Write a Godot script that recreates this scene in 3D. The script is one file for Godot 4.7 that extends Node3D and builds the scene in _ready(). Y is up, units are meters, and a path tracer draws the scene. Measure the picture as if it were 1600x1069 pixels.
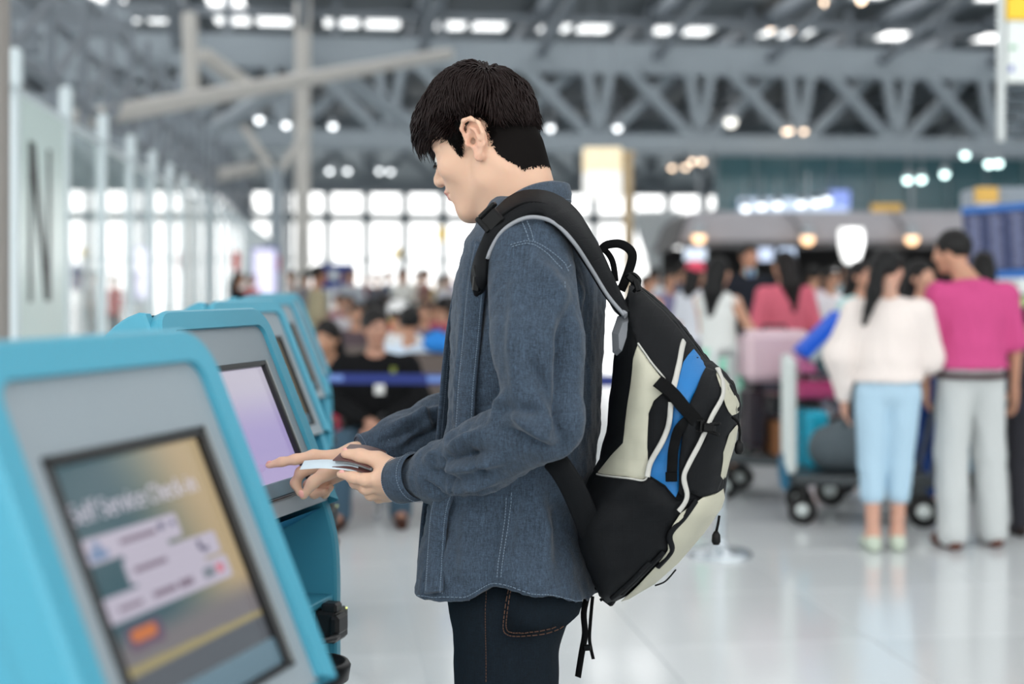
extends Node3D
# An airport check-in hall: a young man with a backpack uses a row of blue self-service kiosks.

const FOC := 2222.0      # focal length in pixels of the 1600 x 1069 frame (a 50 mm lens)
const EYE := 1.43        # height of the camera
const HORIZON := 440.0
const KIOSK_TURN := -0.28379   # the kiosks and the man stand turned by this angle
const HALL_TURN := 0.12898     # the hall's long axis

var mats := {}
var rng := RandomNumberGenerator.new()

# ------------------------------------------------------------------ camera, sky, exposure
func set_view() -> void:
	var cam := Camera3D.new()
	cam.name = "camera"
	cam.position = Vector3(0, EYE, 0)
	cam.projection = Camera3D.PROJECTION_FRUSTUM
	cam.near = 0.1
	cam.far = 400.0
	cam.size = 2.0 * 0.1 * (534.5 / FOC)
	cam.frustum_offset = Vector2(0, -0.1 * (534.5 - HORIZON) / FOC)
	var at_ := CameraAttributesPhysical.new()
	at_.frustum_focal_length = 50.0
	at_.frustum_focus_distance = 2.33
	at_.exposure_aperture = 2.3
	at_.frustum_near = 0.1
	at_.frustum_far = 400.0
	cam.attributes = at_
	add_child(cam)
	var sky_m := ProceduralSkyMaterial.new()
	sky_m.sky_top_color = Color(0.975, 0.976, 0.974)
	sky_m.sky_horizon_color = Color(1.0, 1.0, 0.995)
	sky_m.sky_curve = 0.15
	sky_m.sky_energy_multiplier = 1.0
	sky_m.ground_bottom_color = Color(0.72, 0.72, 0.71)
	sky_m.ground_horizon_color = Color(0.97, 0.97, 0.965)
	sky_m.ground_curve = 0.05
	var sky := Sky.new()
	sky.sky_material = sky_m
	var env := Environment.new()
	env.background_mode = Environment.BG_SKY
	env.sky = sky
	env.tonemap_mode = Environment.TONE_MAPPER_LINEAR
	env.tonemap_exposure = 3.5
	env.sdfgi_enabled = true
	env.ssao_enabled = true
	env.ssil_enabled = true
	var we := WorldEnvironment.new()
	we.name = "daylight"
	we.environment = env
	add_child(we)

# ------------------------------------------------------------------ helpers
func at(px: float, py: float, d: float) -> Vector3:
	return Vector3((px - 800.0) / FOC * d, EYE - (py - HORIZON) / FOC * d, -d)

func floor_at(px: float, d: float) -> Vector3:
	return Vector3((px - 800.0) / FOC * d, 0, -d)

func mat(key: String, c: Color, rough := 0.6, metal := 0.0, opt := {}) -> StandardMaterial3D:
	if mats.has(key):
		return mats[key]
	var m := StandardMaterial3D.new()
	m.resource_name = key
	m.albedo_color = c
	m.roughness = rough
	m.metallic = metal
	for k in opt:
		m.set(k, opt[k])
	mats[key] = m
	return m

func glow(key: String, c: Color, e: float) -> StandardMaterial3D:
	return mat(key, Color(0.8, 0.8, 0.8), 0.5, 0.0, {"emission_enabled": true, "emission": c, "emission_energy_multiplier": e})

func noise_tex(freq: float, oct: int, seed_: int, size := 512, a := Color.BLACK, b := Color.WHITE, kind := FastNoiseLite.TYPE_SIMPLEX_SMOOTH) -> NoiseTexture2D:
	var n := FastNoiseLite.new()
	n.noise_type = kind
	n.frequency = freq
	n.fractal_octaves = oct
	n.seed = seed_
	var t := NoiseTexture2D.new()
	t.width = size
	t.height = size
	t.seamless = true
	t.noise = n
	var g := Gradient.new()
	g.set_color(0, a)
	g.set_color(1, b)
	t.color_ramp = g
	return t

# Collects triangles; tri() takes its corners counter-clockwise as seen from outside.
class MB:
	var st := SurfaceTool.new()
	var n := 0
	func _init() -> void:
		st.begin(Mesh.PRIMITIVE_TRIANGLES)
		st.set_smooth_group(-1)
	func smooth(on: bool) -> MB:
		st.set_smooth_group(0 if on else -1)
		return self
	func tri(a: Vector3, b: Vector3, c: Vector3) -> void:
		st.add_vertex(a)
		st.add_vertex(c)
		st.add_vertex(b)
		n += 1
	func quad(a: Vector3, b: Vector3, c: Vector3, d: Vector3) -> void:
		tri(a, b, c)
		tri(a, c, d)
	func box(c: Vector3, s: Vector3, bs := Basis.IDENTITY, ch := 0.0) -> MB:
		var h := s * 0.5
		ch = minf(ch, minf(h.x, minf(h.y, h.z)) * 0.9)
		if ch <= 0.0:
			for ax in 3:
				for sg in [-1.0, 1.0]:
					var u := Vector3.ZERO
					var v := Vector3.ZERO
					var w := Vector3.ZERO
					w[ax] = sg * h[ax]
					u[(ax + 1) % 3] = h[(ax + 1) % 3]
					v[(ax + 2) % 3] = h[(ax + 2) % 3] * sg
					quad(c + bs * (w - u - v), c + bs * (w + u - v), c + bs * (w + u + v), c + bs * (w - u + v))
			return self
		var i := h - Vector3(ch, ch, ch)
		for ax in 3:
			var b1 := (ax + 1) % 3
			var b2 := (ax + 2) % 3
			for sg in [-1.0, 1.0]:
				var u := Vector3.ZERO
				var v := Vector3.ZERO
				var w := Vector3.ZERO
				w[ax] = sg * h[ax]
				u[b1] = i[b1]
				v[b2] = i[b2] * sg
				quad(c + bs * (w - u - v), c + bs * (w + u - v), c + bs * (w + u + v), c + bs * (w - u + v))
			for s1 in [-1.0, 1.0]:
				for s2 in [-1.0, 1.0]:
					var p := Vector3.ZERO
					var q := Vector3.ZERO
					p[b1] = s1 * h[b1]
					p[b2] = s2 * i[b2]
					q[b1] = s1 * i[b1]
					q[b2] = s2 * h[b2]
					var e := Vector3.ZERO
					e[ax] = i[ax]
					_edge(c, bs, p, q, e)
		for sx in [-1.0, 1.0]:
			for sy in [-1.0, 1.0]:
				for sz in [-1.0, 1.0]:
					var a := Vector3(sx * h.x, sy * i.y, sz * i.z)
					var b := Vector3(sx * i.x, sy * h.y, sz * i.z)
					var d := Vector3(sx * i.x, sy * i.y, sz * h.z)
					if sx * sy * sz > 0:
						tri(c + bs * a, c + bs * b, c + bs * d)
					else:
						tri(c + bs * a, c + bs * d, c + bs * b)
		return self
	func _edge(c: Vector3, bs: Basis, p: Vector3, q: Vector3, e: Vector3) -> void:
		var nrm := (e * 2.0).cross(q - p)
		if nrm.dot(p + q) > 0:
			quad(c + bs * (p - e), c + bs * (p + e), c + bs * (q + e), c + bs * (q - e))
		else:
			quad(c + bs * (p + e), c + bs * (p - e), c + bs * (q - e), c + bs * (q + e))
	func beam(a: Vector3, b: Vector3, w: float, hgt := -1.0, ch := 0.0) -> MB:
		var z := (b - a).normalized()
		var up := Vector3.UP if absf(z.y) < 0.95 else Vector3.RIGHT
		var x := up.cross(z).normalized()
		var y := z.cross(x)
		return box((a + b) * 0.5, Vector3(w, w if hgt < 0 else hgt, a.distance_to(b)), Basis(x, y, z), ch)
	func tube(pts: PackedVector3Array, radii: PackedFloat32Array, sides := 8, flat := 1.0) -> MB:
		# a tube along pts; flat squeezes it across its second axis
		st.set_smooth_group(0)
		var rings: Array[PackedVector3Array] = []
		var up := Vector3.UP
		var t0 := (pts[1] - pts[0]).normalized()
		if absf(t0.dot(up)) > 0.9:
			up = Vector3.RIGHT
		for k in pts.size():
			var t := (pts[mini(k + 1, pts.size() - 1)] - pts[maxi(k - 1, 0)]).normalized()
			var x := up.cross(t).normalized()
			var y := t.cross(x)
			up = y
			var r := radii[k] if radii.size() > 1 else radii[0]
			var ring := PackedVector3Array()
			for s in sides:
				var an := TAU * s / sides
				ring.append(pts[k] + x * cos(an) * r + y * sin(an) * r * flat)
			rings.append(ring)
		for k in rings.size() - 1:
			for s in sides:
				var s2 := (s + 1) % sides
				quad(rings[k][s], rings[k][s2], rings[k + 1][s2], rings[k + 1][s])
		var last := rings.size() - 1
		for s in range(1, sides - 1):
			tri(rings[0][0], rings[0][s + 1], rings[0][s])
			tri(rings[last][0], rings[last][s], rings[last][s + 1])
		return self
	func ribbon(pts: PackedVector3Array, side: PackedVector3Array, width: float, thick: float, widths := PackedFloat32Array()) -> MB:
		# a flat band along pts; side[k] points across the band
		var rings: Array[PackedVector3Array] = []
		for k in pts.size():
			var t := (pts[mini(k + 1, pts.size() - 1)] - pts[maxi(k - 1, 0)]).normalized()
			var sd := side[k] if side.size() > 1 else side[0]
			sd = (sd - t * sd.dot(t)).normalized()
			var nr := sd.cross(t).normalized()
			var w := (widths[k] if widths.size() > 0 else width) * 0.5
			var h := thick * 0.5
			var e := minf(h, w) * 0.7
			rings.append(PackedVector3Array([
				pts[k] + sd * w - nr * (h - e) , pts[k] + sd * w + nr * (h - e), pts[k] + sd * (w - e) + nr * h, pts[k] - sd * (w - e) + nr * h,
				pts[k] - sd * w + nr * (h - e), pts[k] - sd * w - nr * (h - e), pts[k] - sd * (w - e) - nr * h, pts[k] + sd * (w - e) - nr * h]))
		st.set_smooth_group(0)
		for k in rings.size() - 1:
			for s in 8:
				var s2 := (s + 1) % 8
				quad(rings[k][s], rings[k][s2], rings[k + 1][s2], rings[k + 1][s])
		var last := rings.size() - 1
		st.set_smooth_group(-1)
		for s in range(1, 7):
			tri(rings[0][0], rings[0][s + 1], rings[0][s])
			tri(rings[last][0], rings[last][s], rings[last][s + 1])
		return self
	func lathe(prof: PackedVector2Array, sides := 24, xf := Transform3D.IDENTITY) -> MB:
		# prof: (radius, height) from bottom to top
		for k in prof.size() - 1:
			for s in sides:
				var a0 := TAU * s / sides
				var a1 := TAU * (s + 1) / sides
				var p := Vector3(cos(a0) * prof[k].x, prof[k].y, -sin(a0) * prof[k].x)
				var q := Vector3(cos(a1) * prof[k].x, prof[k].y, -sin(a1) * prof[k].x)
				var r := Vector3(cos(a1) * prof[k + 1].x, prof[k + 1].y, -sin(a1) * prof[k + 1].x)
				var t := Vector3(cos(a0) * prof[k + 1].x, prof[k + 1].y, -sin(a0) * prof[k + 1].x)
				if prof[k].x > 1e-6:
					tri(xf * p, xf * q, xf * r)
				if prof[k + 1].x > 1e-6:
					tri(xf * p, xf * r, xf * t)
		return self
	func ball(c: Vector3, r: Vector3, bs := Basis.IDENTITY, seg := 12) -> MB:
		st.set_smooth_group(0)
		var pr := PackedVector2Array()
		for k in seg + 1:
			var an := -PI / 2 + PI * k / seg
			pr.append(Vector2(maxf(cos(an), 0.0) if k > 0 and k < seg else 0.0, sin(an)))
		return lathe(pr, seg + 4, Transform3D(bs * Basis.from_scale(r), c))
	func prism(poly: PackedVector2Array, depth: float, xf := Transform3D.IDENTITY, ch := 0.0) -> MB:
		# poly in x, y (counter-clockwise), extruded from z = 0 to z = depth, its rims chamfered by ch
		if Geometry2D.is_polygon_clockwise(poly):
			poly.reverse()
		var inn := poly
		if ch > 0.0:
			inn = PackedVector2Array()
			var m := poly.size()
			for k in m:
				var d0 := (poly[k] - poly[(k + m - 1) % m]).normalized()
				var d1 := (poly[(k + 1) % m] - poly[k]).normalized()
				var n0 := Vector2(-d0.y, d0.x)
				var n1 := Vector2(-d1.y, d1.x)
				var b := (n0 + n1)
				b = b / maxf(b.length_squared() * 0.5, 0.3)
				inn.append(poly[k] + b * ch)
		var idx := Geometry2D.triangulate_polygon(inn)
		for k in range(0, idx.size(), 3):
			var a := inn[idx[k]]
			var b := inn[idx[k + 1]]
			var c := inn[idx[k + 2]]
			if (b - a).cross(c - a) < 0:
				var sw := b
				b = c
				c = sw
			tri(xf * Vector3(a.x, a.y, depth), xf * Vector3(b.x, b.y, depth), xf * Vector3(c.x, c.y, depth))
			tri(xf * Vector3(a.x, a.y, 0), xf * Vector3(c.x, c.y, 0), xf * Vector3(b.x, b.y, 0))
		for k in poly.size():
			var j := (k + 1) % poly.size()
			var a := poly[k]
			var b := poly[j]
			quad(xf * Vector3(a.x, a.y, ch), xf * Vector3(b.x, b.y, ch), xf * Vector3(b.x, b.y, depth - ch), xf * Vector3(a.x, a.y, depth - ch))
			if ch > 0.0:
				var c := inn[k]
				var d := inn[j]
				quad(xf * Vector3(a.x, a.y, depth - ch), xf * Vector3(b.x, b.y, depth - ch), xf * Vector3(d.x, d.y, depth), xf * Vector3(c.x, c.y, depth))
				quad(xf * Vector3(c.x, c.y, 0), xf * Vector3(d.x, d.y, 0), xf * Vector3(b.x, b.y, ch), xf * Vector3(a.x, a.y, ch))
		return self
	func done() -> ArrayMesh:
		st.generate_normals()
		st.index()
		return st.commit()

func part(called: String, mesh: Mesh, m: Material, parent: Node) -> MeshInstance3D:
	var o := MeshInstance3D.new()
	o.name = called
	o.mesh = mesh
	o.material_override = m
	parent.add_child(o, true)
	if String(o.name) != called:
		o.name = numbered(called, parent, o)
	return o

func numbered(called: String, parent: Node, me: Node = null) -> String:
	if not parent.has_node(called) or parent.get_node(called) == me:
		return called
	var k := 1
	while parent.has_node("%s_%03d" % [called, k]):
		k += 1
	return "%s_%03d" % [called, k]

func tag(o: Node, label: String, category := "", group := "", kind := "") -> Node:
	if label: o.set_meta("label", label)
	if category: o.set_meta("category", category)
	if group: o.set_meta("group", group)
	if kind: o.set_meta("kind", kind)
	return o

func thing(called: String, label: String, category: String, where := Vector3.ZERO, turn := 0.0, group := "") -> Node3D:
	var o := Node3D.new()
	o.name = numbered(called, self)
	add_child(o, true)
	o.position = where
	o.rotation.y = turn
	tag(o, label, category, group)
	return o

func copy_of(o: Node3D, label: String, where: Vector3, turn: float) -> Node3D:
	var c: Node3D = o.duplicate()
	c.name = numbered(String(o.name).rstrip("0123456789_"), self)
	add_child(c, true)
	c.position = where
	c.rotation.y = turn
	c.set_meta("label", label)
	return c

func structure(called: String, mesh: Mesh, m: Material, turn := 0.0, parent: Node = self) -> MeshInstance3D:
	var o := part(called, mesh, m, parent)
	o.rotation.y = turn
	o.set_meta("kind", "structure")
	return o

func rounded_rect(x0: float, y0: float, x1: float, y1: float, r: float, seg := 6) -> PackedVector2Array:
	var p := PackedVector2Array()
	var cs := [Vector2(x1 - r, y1 - r), Vector2(x0 + r, y1 - r), Vector2(x0 + r, y0 + r), Vector2(x1 - r, y0 + r)]
	for q in 4:
		for k in seg + 1:
			var an := PI / 2 * q + PI / 2 * k / seg
			p.append(cs[q] + Vector2(cos(an), sin(an)) * r)
	return p

func curve3(pts: Array, n: int) -> PackedVector3Array:
	# a smooth curve through pts
	var out := PackedVector3Array()
	var m := pts.size() - 1
	for k in n + 1:
		var t := float(k) / n * m
		var i := mini(int(t), m - 1)
		var f := t - i
		var p0: Vector3 = pts[maxi(i - 1, 0)]
		var p1: Vector3 = pts[i]
		var p2: Vector3 = pts[i + 1]
		var p3: Vector3 = pts[mini(i + 2, m)]
		out.append(p1.cubic_interpolate(p2, p0, p3, f))
	return out

func curve2(pts: Array, n: int) -> PackedVector2Array:
	var out := PackedVector2Array()
	var m := pts.size() - 1
	for k in n + 1:
		var t := float(k) / n * m
		var i := mini(int(t), m - 1)
		var p0: Vector2 = pts[maxi(i - 1, 0)]
		var p1: Vector2 = pts[i]
		var p2: Vector2 = pts[i + 1]
		var p3: Vector2 = pts[mini(i + 2, m)]
		out.append(p1.cubic_interpolate(p2, p0, p3, t - i))
	return out

# ------------------------------------------------------------------ the hall
func hall(u: float, h: float, w: float) -> Vector3:
	return Vector3(u, h, -w)

func to_hall(p: Vector3) -> Vector3:
	return p.rotated(Vector3.UP, -HALL_TURN)

func build_floor() -> void:
	var white := mat("polished white tile", Color(0.80, 0.815, 0.82), 0.12, 0.0, {"metallic_specular": 0.55})
	var grout := mat("pale grey grout", Color(0.66, 0.68, 0.69), 0.6)
	var u0 := 0.354 - 0.9 * 4
	var w0 := 4.55
	var nu := 11
	var nw := 12
	var u1 := u0 + 0.9 * nu
	var w1 := w0 + 0.9 * nw
	# the plain floor round the laid tiles, with the joints of the tiles beyond in its texture
	var img := Image.create(256, 256, false, Image.FORMAT_RGB8)
	img.fill(Color(1, 1, 1))
	img.fill_rect(Rect2i(0, 0, 256, 1), Color(0.86, 0.87, 0.875))
	img.fill_rect(Rect2i(0, 0, 1, 256), Color(0.86, 0.87, 0.875))
	var far_floor := mat("polished floor beyond", Color(0.80, 0.815, 0.82), 0.12, 0.0, {"metallic_specular": 0.55, "albedo_texture": ImageTexture.create_from_image(img), "uv1_triplanar": true, "uv1_scale": Vector3.ONE / 0.9, "uv1_offset": Vector3(-u0 / 0.9, 0, w0 / 0.9)})
	var b := MB.new()
	var lo := -0.3
	for r in [[-34.0, u0, -9.0, 97.0], [u1, 34.0, -9.0, 97.0], [u0, u1, -9.0, w0], [u0, u1, w1, 97.0]]:
		b.box(hall((r[0] + r[1]) * 0.5, lo * 0.5, (r[2] + r[3]) * 0.5), Vector3(r[1] - r[0], -lo, r[3] - r[2]))
	b.box(hall((u0 + u1) * 0.5, (lo - 0.012) * 0.5, (w0 + w1) * 0.5), Vector3(u1 - u0, -lo - 0.012, w1 - w0))
	var fl := structure("floor", b.done(), far_floor, HALL_TURN)
	var tone := []
	for k in 4:
		var v: float = [0.0, 0.012, -0.012, 0.006][k]
		tone.append(mat("floor tile %d" % k, Color(0.80 + v, 0.815 + v, 0.82 + v), 0.11 + 0.012 * k, 0.0, {"metallic_specular": 0.55}))
	var tm := MB.new().box(Vector3(0, -0.006, 0), Vector3(0.896, 0.0124, 0.896), Basis.IDENTITY, 0.0015).done()
	var gb := MB.new().box(hall((u0 + u1) * 0.5, -0.007, (w0 + w1) * 0.5), Vector3(u1 - u0, 0.01, w1 - w0)).done()
	part("grout_bed", gb, grout, fl)
	for i in nu:
		for j in nw:
			var t := part("tile", tm, tone[(i * 7 + j * 5 + (i * j) % 3) % 4], fl)
			t.position = hall(u0 + 0.9 * (i + 0.5), 0, w0 + 0.9 * (j + 0.5))

func build_shell() -> void:
	var steel := mat("painted grey roof", Color(0.47, 0.50, 0.52), 0.6)
	var soffit := mat("pale grey wall panel", Color(0.66, 0.70, 0.72), 0.6)
	var alu := mat("grey aluminium mullion", Color(0.62, 0.66, 0.68), 0.4, 0.3)
	var glass := mat("facade glass", Color(0.9, 0.97, 0.98, 0.12), 0.02, 0.0, {"transparency": BaseMaterial3D.TRANSPARENCY_ALPHA})
	# roof: bays of 8.4 m, each with pairs of skylights
	var b := MB.new()
	var top := 11.5
	for row in range(-7, 5):
		var a := 53.5 + 8.4 * row
		# two strips per bay: the skylights, then the closed deck; three long skylights near the partition cross both
		for strip in [[a, 3.6, -8, 8, [-1.0, 1.0]], [a + 3.6, 4.8, -3, 0, [-1.0]]]:
			var edge := -34.0
			var open_strip: bool = row <= 0 and (strip[1] < 4.0 or row == -1)
			if open_strip:
				for n in range(strip[2], strip[3]):
					for s in strip[4]:
						var c: float = 1.35 + 4.2 * n + s * 0.80
						b.box(hall((edge + c - 0.66) * 0.5, top + 0.05, strip[0] + strip[1] * 0.5), Vector3(c - 0.66 - edge, 0.1, strip[1]))
						edge = c + 0.66
			b.box(hall((edge + 34.0) * 0.5, top + 0.05, strip[0] + strip[1] * 0.5), Vector3(34.0 - edge, 0.1, strip[1]))
	var ceil_ := structure("ceiling", b.done(), steel, HALL_TURN)
	# louvre blades in the skylights that the view shows
	var blade := MB.new().box(Vector3.ZERO, Vector3(1.36, 0.03, 0.05), Basis(Vector3.RIGHT, 0.7)).done()
	for n in range(-3, 5):
		for s in [-1.0, 1.0]:
			for k in 6:
				var l := part("louvre_blade", blade, soffit, ceil_)
				l.position = hall(1.35 + 4.2 * n + s * 0.80, top + 0.06, 53.8 + 0.62 * k)
				if n < 0 and s < 0:
					part("louvre_blade", blade, soffit, ceil_).position = hall(1.35 + 4.2 * n - 0.80, top + 0.06, 49.0 + 0.8 * k)
	# walls
	structure("wall_right", MB.new().box(hall(34.2, 5.75, 44.5), Vector3(0.4, 12.3, 106)).done(), soffit, HALL_TURN)
	for q in [["wall_far", 97.0, 7.4, 26], ["wall_rear", -8.0, 10.9, 10]]:
		var w: float = q[1]
		var h: float = q[2]
		var far_wall := structure(q[0], MB.new().box(hall(0, (h + 11.9) * 0.5, w), Vector3(68.8, 11.9 - h, 0.4)).done(), soffit, HALL_TURN)
		var n: int = q[3]
		var pitch := 68.0 / n
		var bar := MB.new().box(Vector3.ZERO, Vector3(0.55 if n > 20 else 0.12, h, 0.3)).done()
		var pane := MB.new().box(Vector3.ZERO, Vector3(pitch - 0.2, h - 0.1, 0.02)).done()
		for k in n + 1:
			part("mullion", bar, alu, far_wall).position = hall(-34.0 + pitch * k, h * 0.5, w)
			if k < n:
				part("glass_pane", pane, glass, far_wall).position = hall(-34.0 + pitch * (k + 0.5), h * 0.5, w)
		for hh in ([5.75, 2.9] if n > 20 else [2.9, 6.0]):
			part("transom", MB.new().box(Vector3.ZERO, Vector3(68, 0.6 if hh > 5.0 and n > 20 else 0.14, 0.2)).done(), alu, far_wall).position = hall(0, hh, w)
	var side := structure("wall_left", MB.new().box(hall(-34.2, 11.0, 44.5), Vector3(0.4, 1.8, 106)).done(), soffit, HALL_TURN)
	for k in 24:
		part("mullion", MB.new().box(Vector3.ZERO, Vector3(0.25, 10.1, 0.16)).done(), alu, side).position = hall(-34.2, 5.05, -7.5 + 4.5 * k)
		part("glass_pane", MB.new().box(Vector3.ZERO, Vector3(0.02, 10.0, 4.3)).done(), glass, side).position = hall(-34.2, 5.05, -5.25 + 4.5 * k)

func member(called: String, a: Vector3, b: Vector3, t: float, m: Material, parent: Node, flat := -1.0) -> void:
	part(called, MB.new().beam(a, b, t, t if flat < 0 else flat, t * 0.15).done(), m, parent)

func build_trusses() -> void:
	var paint := mat("blue grey steel", Color(0.57, 0.61, 0.64), 0.55)
	var dim := mat("dull steel", Color(0.47, 0.50, 0.53), 0.6)
	var warm := mat("light warm grey steel", Color(0.76, 0.75, 0.73), 0.5)
	# transverse roof trusses
	for q in [[50.0, "deep grey lattice truss carrying the roof above the check-in canopy", 0.7], [74.0, "second grey lattice truss, beyond the first and lower in view", 0.6]]:
		var w: float = q[0]
		var t: float = q[2]
		var o := thing("roof_truss", q[1], "truss", Vector3.ZERO, HALL_TURN, "transverse roof trusses")
		member("bottom_chord", hall(-26, 6.35, w), hall(33, 6.35, w), t, paint, o)
		member("top_chord", hall(-26, 9.4, w), hall(33, 9.4, w), 0.35, paint, o, 1.15)
		member("upper_rail", hall(-26, 10.75, w), hall(33, 10.75, w), 0.3, dim, o)
		for k in range(-7, 7):
			var c := 9.6 + 3.72 * k
			if c < -24: continue
			for s in [-1.0, 1.0]:
				member("strut", hall(c, 6.5, w), hall(c + 0.42 * s, 9.0, w), 0.34, paint, o)
				member("diagonal", hall(c + 0.2 * s, 6.5, w), hall(c + 2.75 * s, 8.9, w + 0.5 * s), 0.36, paint, o)
			member("hanger", hall(c + 1.86, 9.9, w), hall(c + 1.86, 11.4, w), 0.3, dim, o)
	# purlins that run along the hall
	for k in range(-5, 8):
		var u := 3.3 + 4.2 * k
		var o := thing("roof_purlin", "", "beam", Vector3.ZERO, HALL_TURN, "long purlins under the roof")
		tag(o, "long grey roof purlin, %s of the parallel line counted from the glass partition" % ["first", "second", "third", "fourth", "fifth", "sixth", "seventh", "eighth", "ninth", "tenth", "eleventh", "twelfth", "last"][k + 5])
		member("flange", hall(u, 10.95, 38), hall(u, 10.95, 96), 0.5, dim, o, 0.5)
		member("brace", hall(u, 9.5, 50), hall(u + 0.3, 10.9, 41), 0.3, dim, o)
		member("brace", hall(u, 9.5, 74), hall(u + 0.3, 10.9, 62), 0.3, dim, o)
	# the big raking member on the left and its lattice
	var o := thing("raking_beam", "pale warm grey raking beam rising across the roof above the glass partition", "beam")
	member("chord", at(95, 192, 22), at(700, 84, 40), 0.36, warm, o, 0.30)
	member("strut", at(300, 152, 27), at(296, 20, 27), 0.26, warm, o)
	member("diagonal", at(316, 84, 28), at(395, 140, 29.5), 0.26, warm, o)
	member("diagonal", at(530, 118, 35), at(660, 206, 38), 0.36, paint, o)
	member("diagonal", at(440, 135, 33), at(330, 205, 30), 0.3, paint, o)
	o = thing("raking_beam", "lower grey raking beam close to the far facade, under the pale one", "beam")
	member("chord", at(255, 290, 40), at(400, 262, 48), 0.32, warm, o, 0.4)
	member("strut", at(300, 282, 42), at(300, 215, 42), 0.25, dim, o)
	# lattice along the top of the glass partition
	o = thing("pipe_lattice", "grey pipe lattice over the top of the glass partition", "truss", Vector3.ZERO, HALL_TURN)
	for h in [3.9, 4.9, 6.0]:
		member("rail", hall(-3.4 - 0.3 * (h - 3.9), h, 10), hall(-3.4, h, 70), 0.12, dim, o)
	for k in 22:
		var w := 11.0 + 2.4 * k
		member("post", hall(-3.4, 3.2, w), hall(-3.4, 6.0, w), 0.11, dim, o)
		member("brace", hall(-3.4, 3.9, w), hall(-3.4, 4.9, w + 2.4), 0.09, dim, o)
		if k % 2 == 0:
			member("arm", hall(-3.4, 4.9, w), hall(-7.5, 5.5, w + 1.0), 0.12, paint, o)
			member("arm", hall(-3.4, 6.0, w), hall(-9.5, 8.6, w + 1.0), 0.16, paint, o)
	for q in [[4.2, 17.0], [5.6, 24.0], [7.0, 30.0]]:
		member("cross_rail", hall(-11.0, q[0], q[1]), hall(-3.3, q[0], q[1]), 0.2, dim, o, 0.3)
	# columns
	for q in [[432.0, 32.0, 0.16, "slim blue grey column with forked arms beyond the kiosks", 262.0], [473.0, 47.0, 0.26, "tall pale column rising to the roof left of the young man", -20.0]]:
		var c := thing("column", q[3], "column", floor_at(q[0], q[1]))
		var hgt: float = at(q[0], q[4], q[1]).y
		part("shaft", MB.new().smooth(true).lathe(PackedVector2Array([Vector2(q[2] * 1.6, 0), Vector2(q[2] * 1.6, 0.1), Vector2(q[2], 0.14), Vector2(q[2], hgt)]), 20).done(), paint if q[1] < 40 else warm, c)
		if q[1] < 40:
			for s in [-1.0, 1.0]:
				part("arm", MB.new().beam(Vector3(0, hgt - 0.2, 0), Vector3(0.75 * s, hgt + 0.95, 0), 0.17, 0.17, 0.03).done(), warm, c)
	var c := thing("column", "thick grey metal column at the edge of the view beside the N panel", "column", floor_at(-16, 7.0))
	part("shaft", MB.new().smooth(true).lathe(PackedVector2Array([Vector2(0.12, 0), Vector2(0.12, 0.08), Vector2(0.095, 0.1), Vector2(0.095, 5.2)]), 28).done(), mat("brushed grey steel", Color(0.55, 0.53, 0.51), 0.4, 0.4), c)

func build_partition() -> void:
	var fin := mat("pale blue grey fin", Color(0.82, 0.865, 0.88), 0.4)
	var clear := mat("partition glass", Color(0.86, 0.95, 0.95, 0.22), 0.03, 0.0, {"transparency": BaseMaterial3D.TRANSPARENCY_ALPHA})
	var frosted := mat("frosted pale green glass", Color(0.89, 0.965, 0.945), 0.25)
	var ink := mat("black sign ink", Color(0.03, 0.06, 0.07), 0.4)
	var o := thing("glass_partition", "long glass partition with pale upright fins receding behind the kiosks", "glass wall", Vector3.ZERO, HALL_TURN)
	var u := -2.6
	var fin_m := MB.new().box(Vector3(0.0, 1.53, 0), Vector3(0.11, 3.06, 0.12), Basis.IDENTITY, 0.01).done()
	var clamp_m := MB.new().box(Vector3(0.02, 3.2, 0), Vector3(0.12, 0.34, 0.12), Basis.IDENTITY, 0.03).done()
	var pane_m := MB.new().box(Vector3(0, 1.5, 0), Vector3(0.016, 2.96, 2.16)).done()
	for k in 24:
		var w := 12.25 + 2.35 * k
		part("fin", fin_m, fin, o).position = hall(u, 0, w)
		part("bracket", clamp_m, fin, o).position = hall(u, 0, w)
		if k != 0:
			part("glass_pane", pane_m, clear, o).position = hall(u, 0, w + 1.175)
	part("top_rail", MB.new().box(hall(u, 3.03, 38), Vector3(0.06, 0.06, 54)).done(), fin, o)
	var p := part("letter_panel", MB.new().box(hall(u + 0.01, 1.5, 13.42), Vector3(0.05, 3.0, 2.1), Basis.IDENTITY, 0.008).done(), frosted, o)
	p.set_meta("label", "frosted pale green panel with a large black letter N")
	var x := u + 0.04
	var l := MB.new()
	# the letter: two thin uprights and a heavy diagonal
	for q in [[12.74, 12.85, 12.74, 12.85], [13.58, 13.69, 13.58, 13.69], [12.74, 12.96, 13.47, 13.69]]:
		l.prism(PackedVector2Array([Vector2(-q[2], 1.25), Vector2(-q[3], 1.25), Vector2(-q[1], 2.65), Vector2(-q[0], 2.65)]), 0.012, Transform3D(Basis(Vector3(0, 0, 1), Vector3(0, 1, 0), Vector3(-1, 0, 0)), Vector3(x + 0.006, 0, 0)))
	part("letter", l.done(), ink, p)

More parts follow.
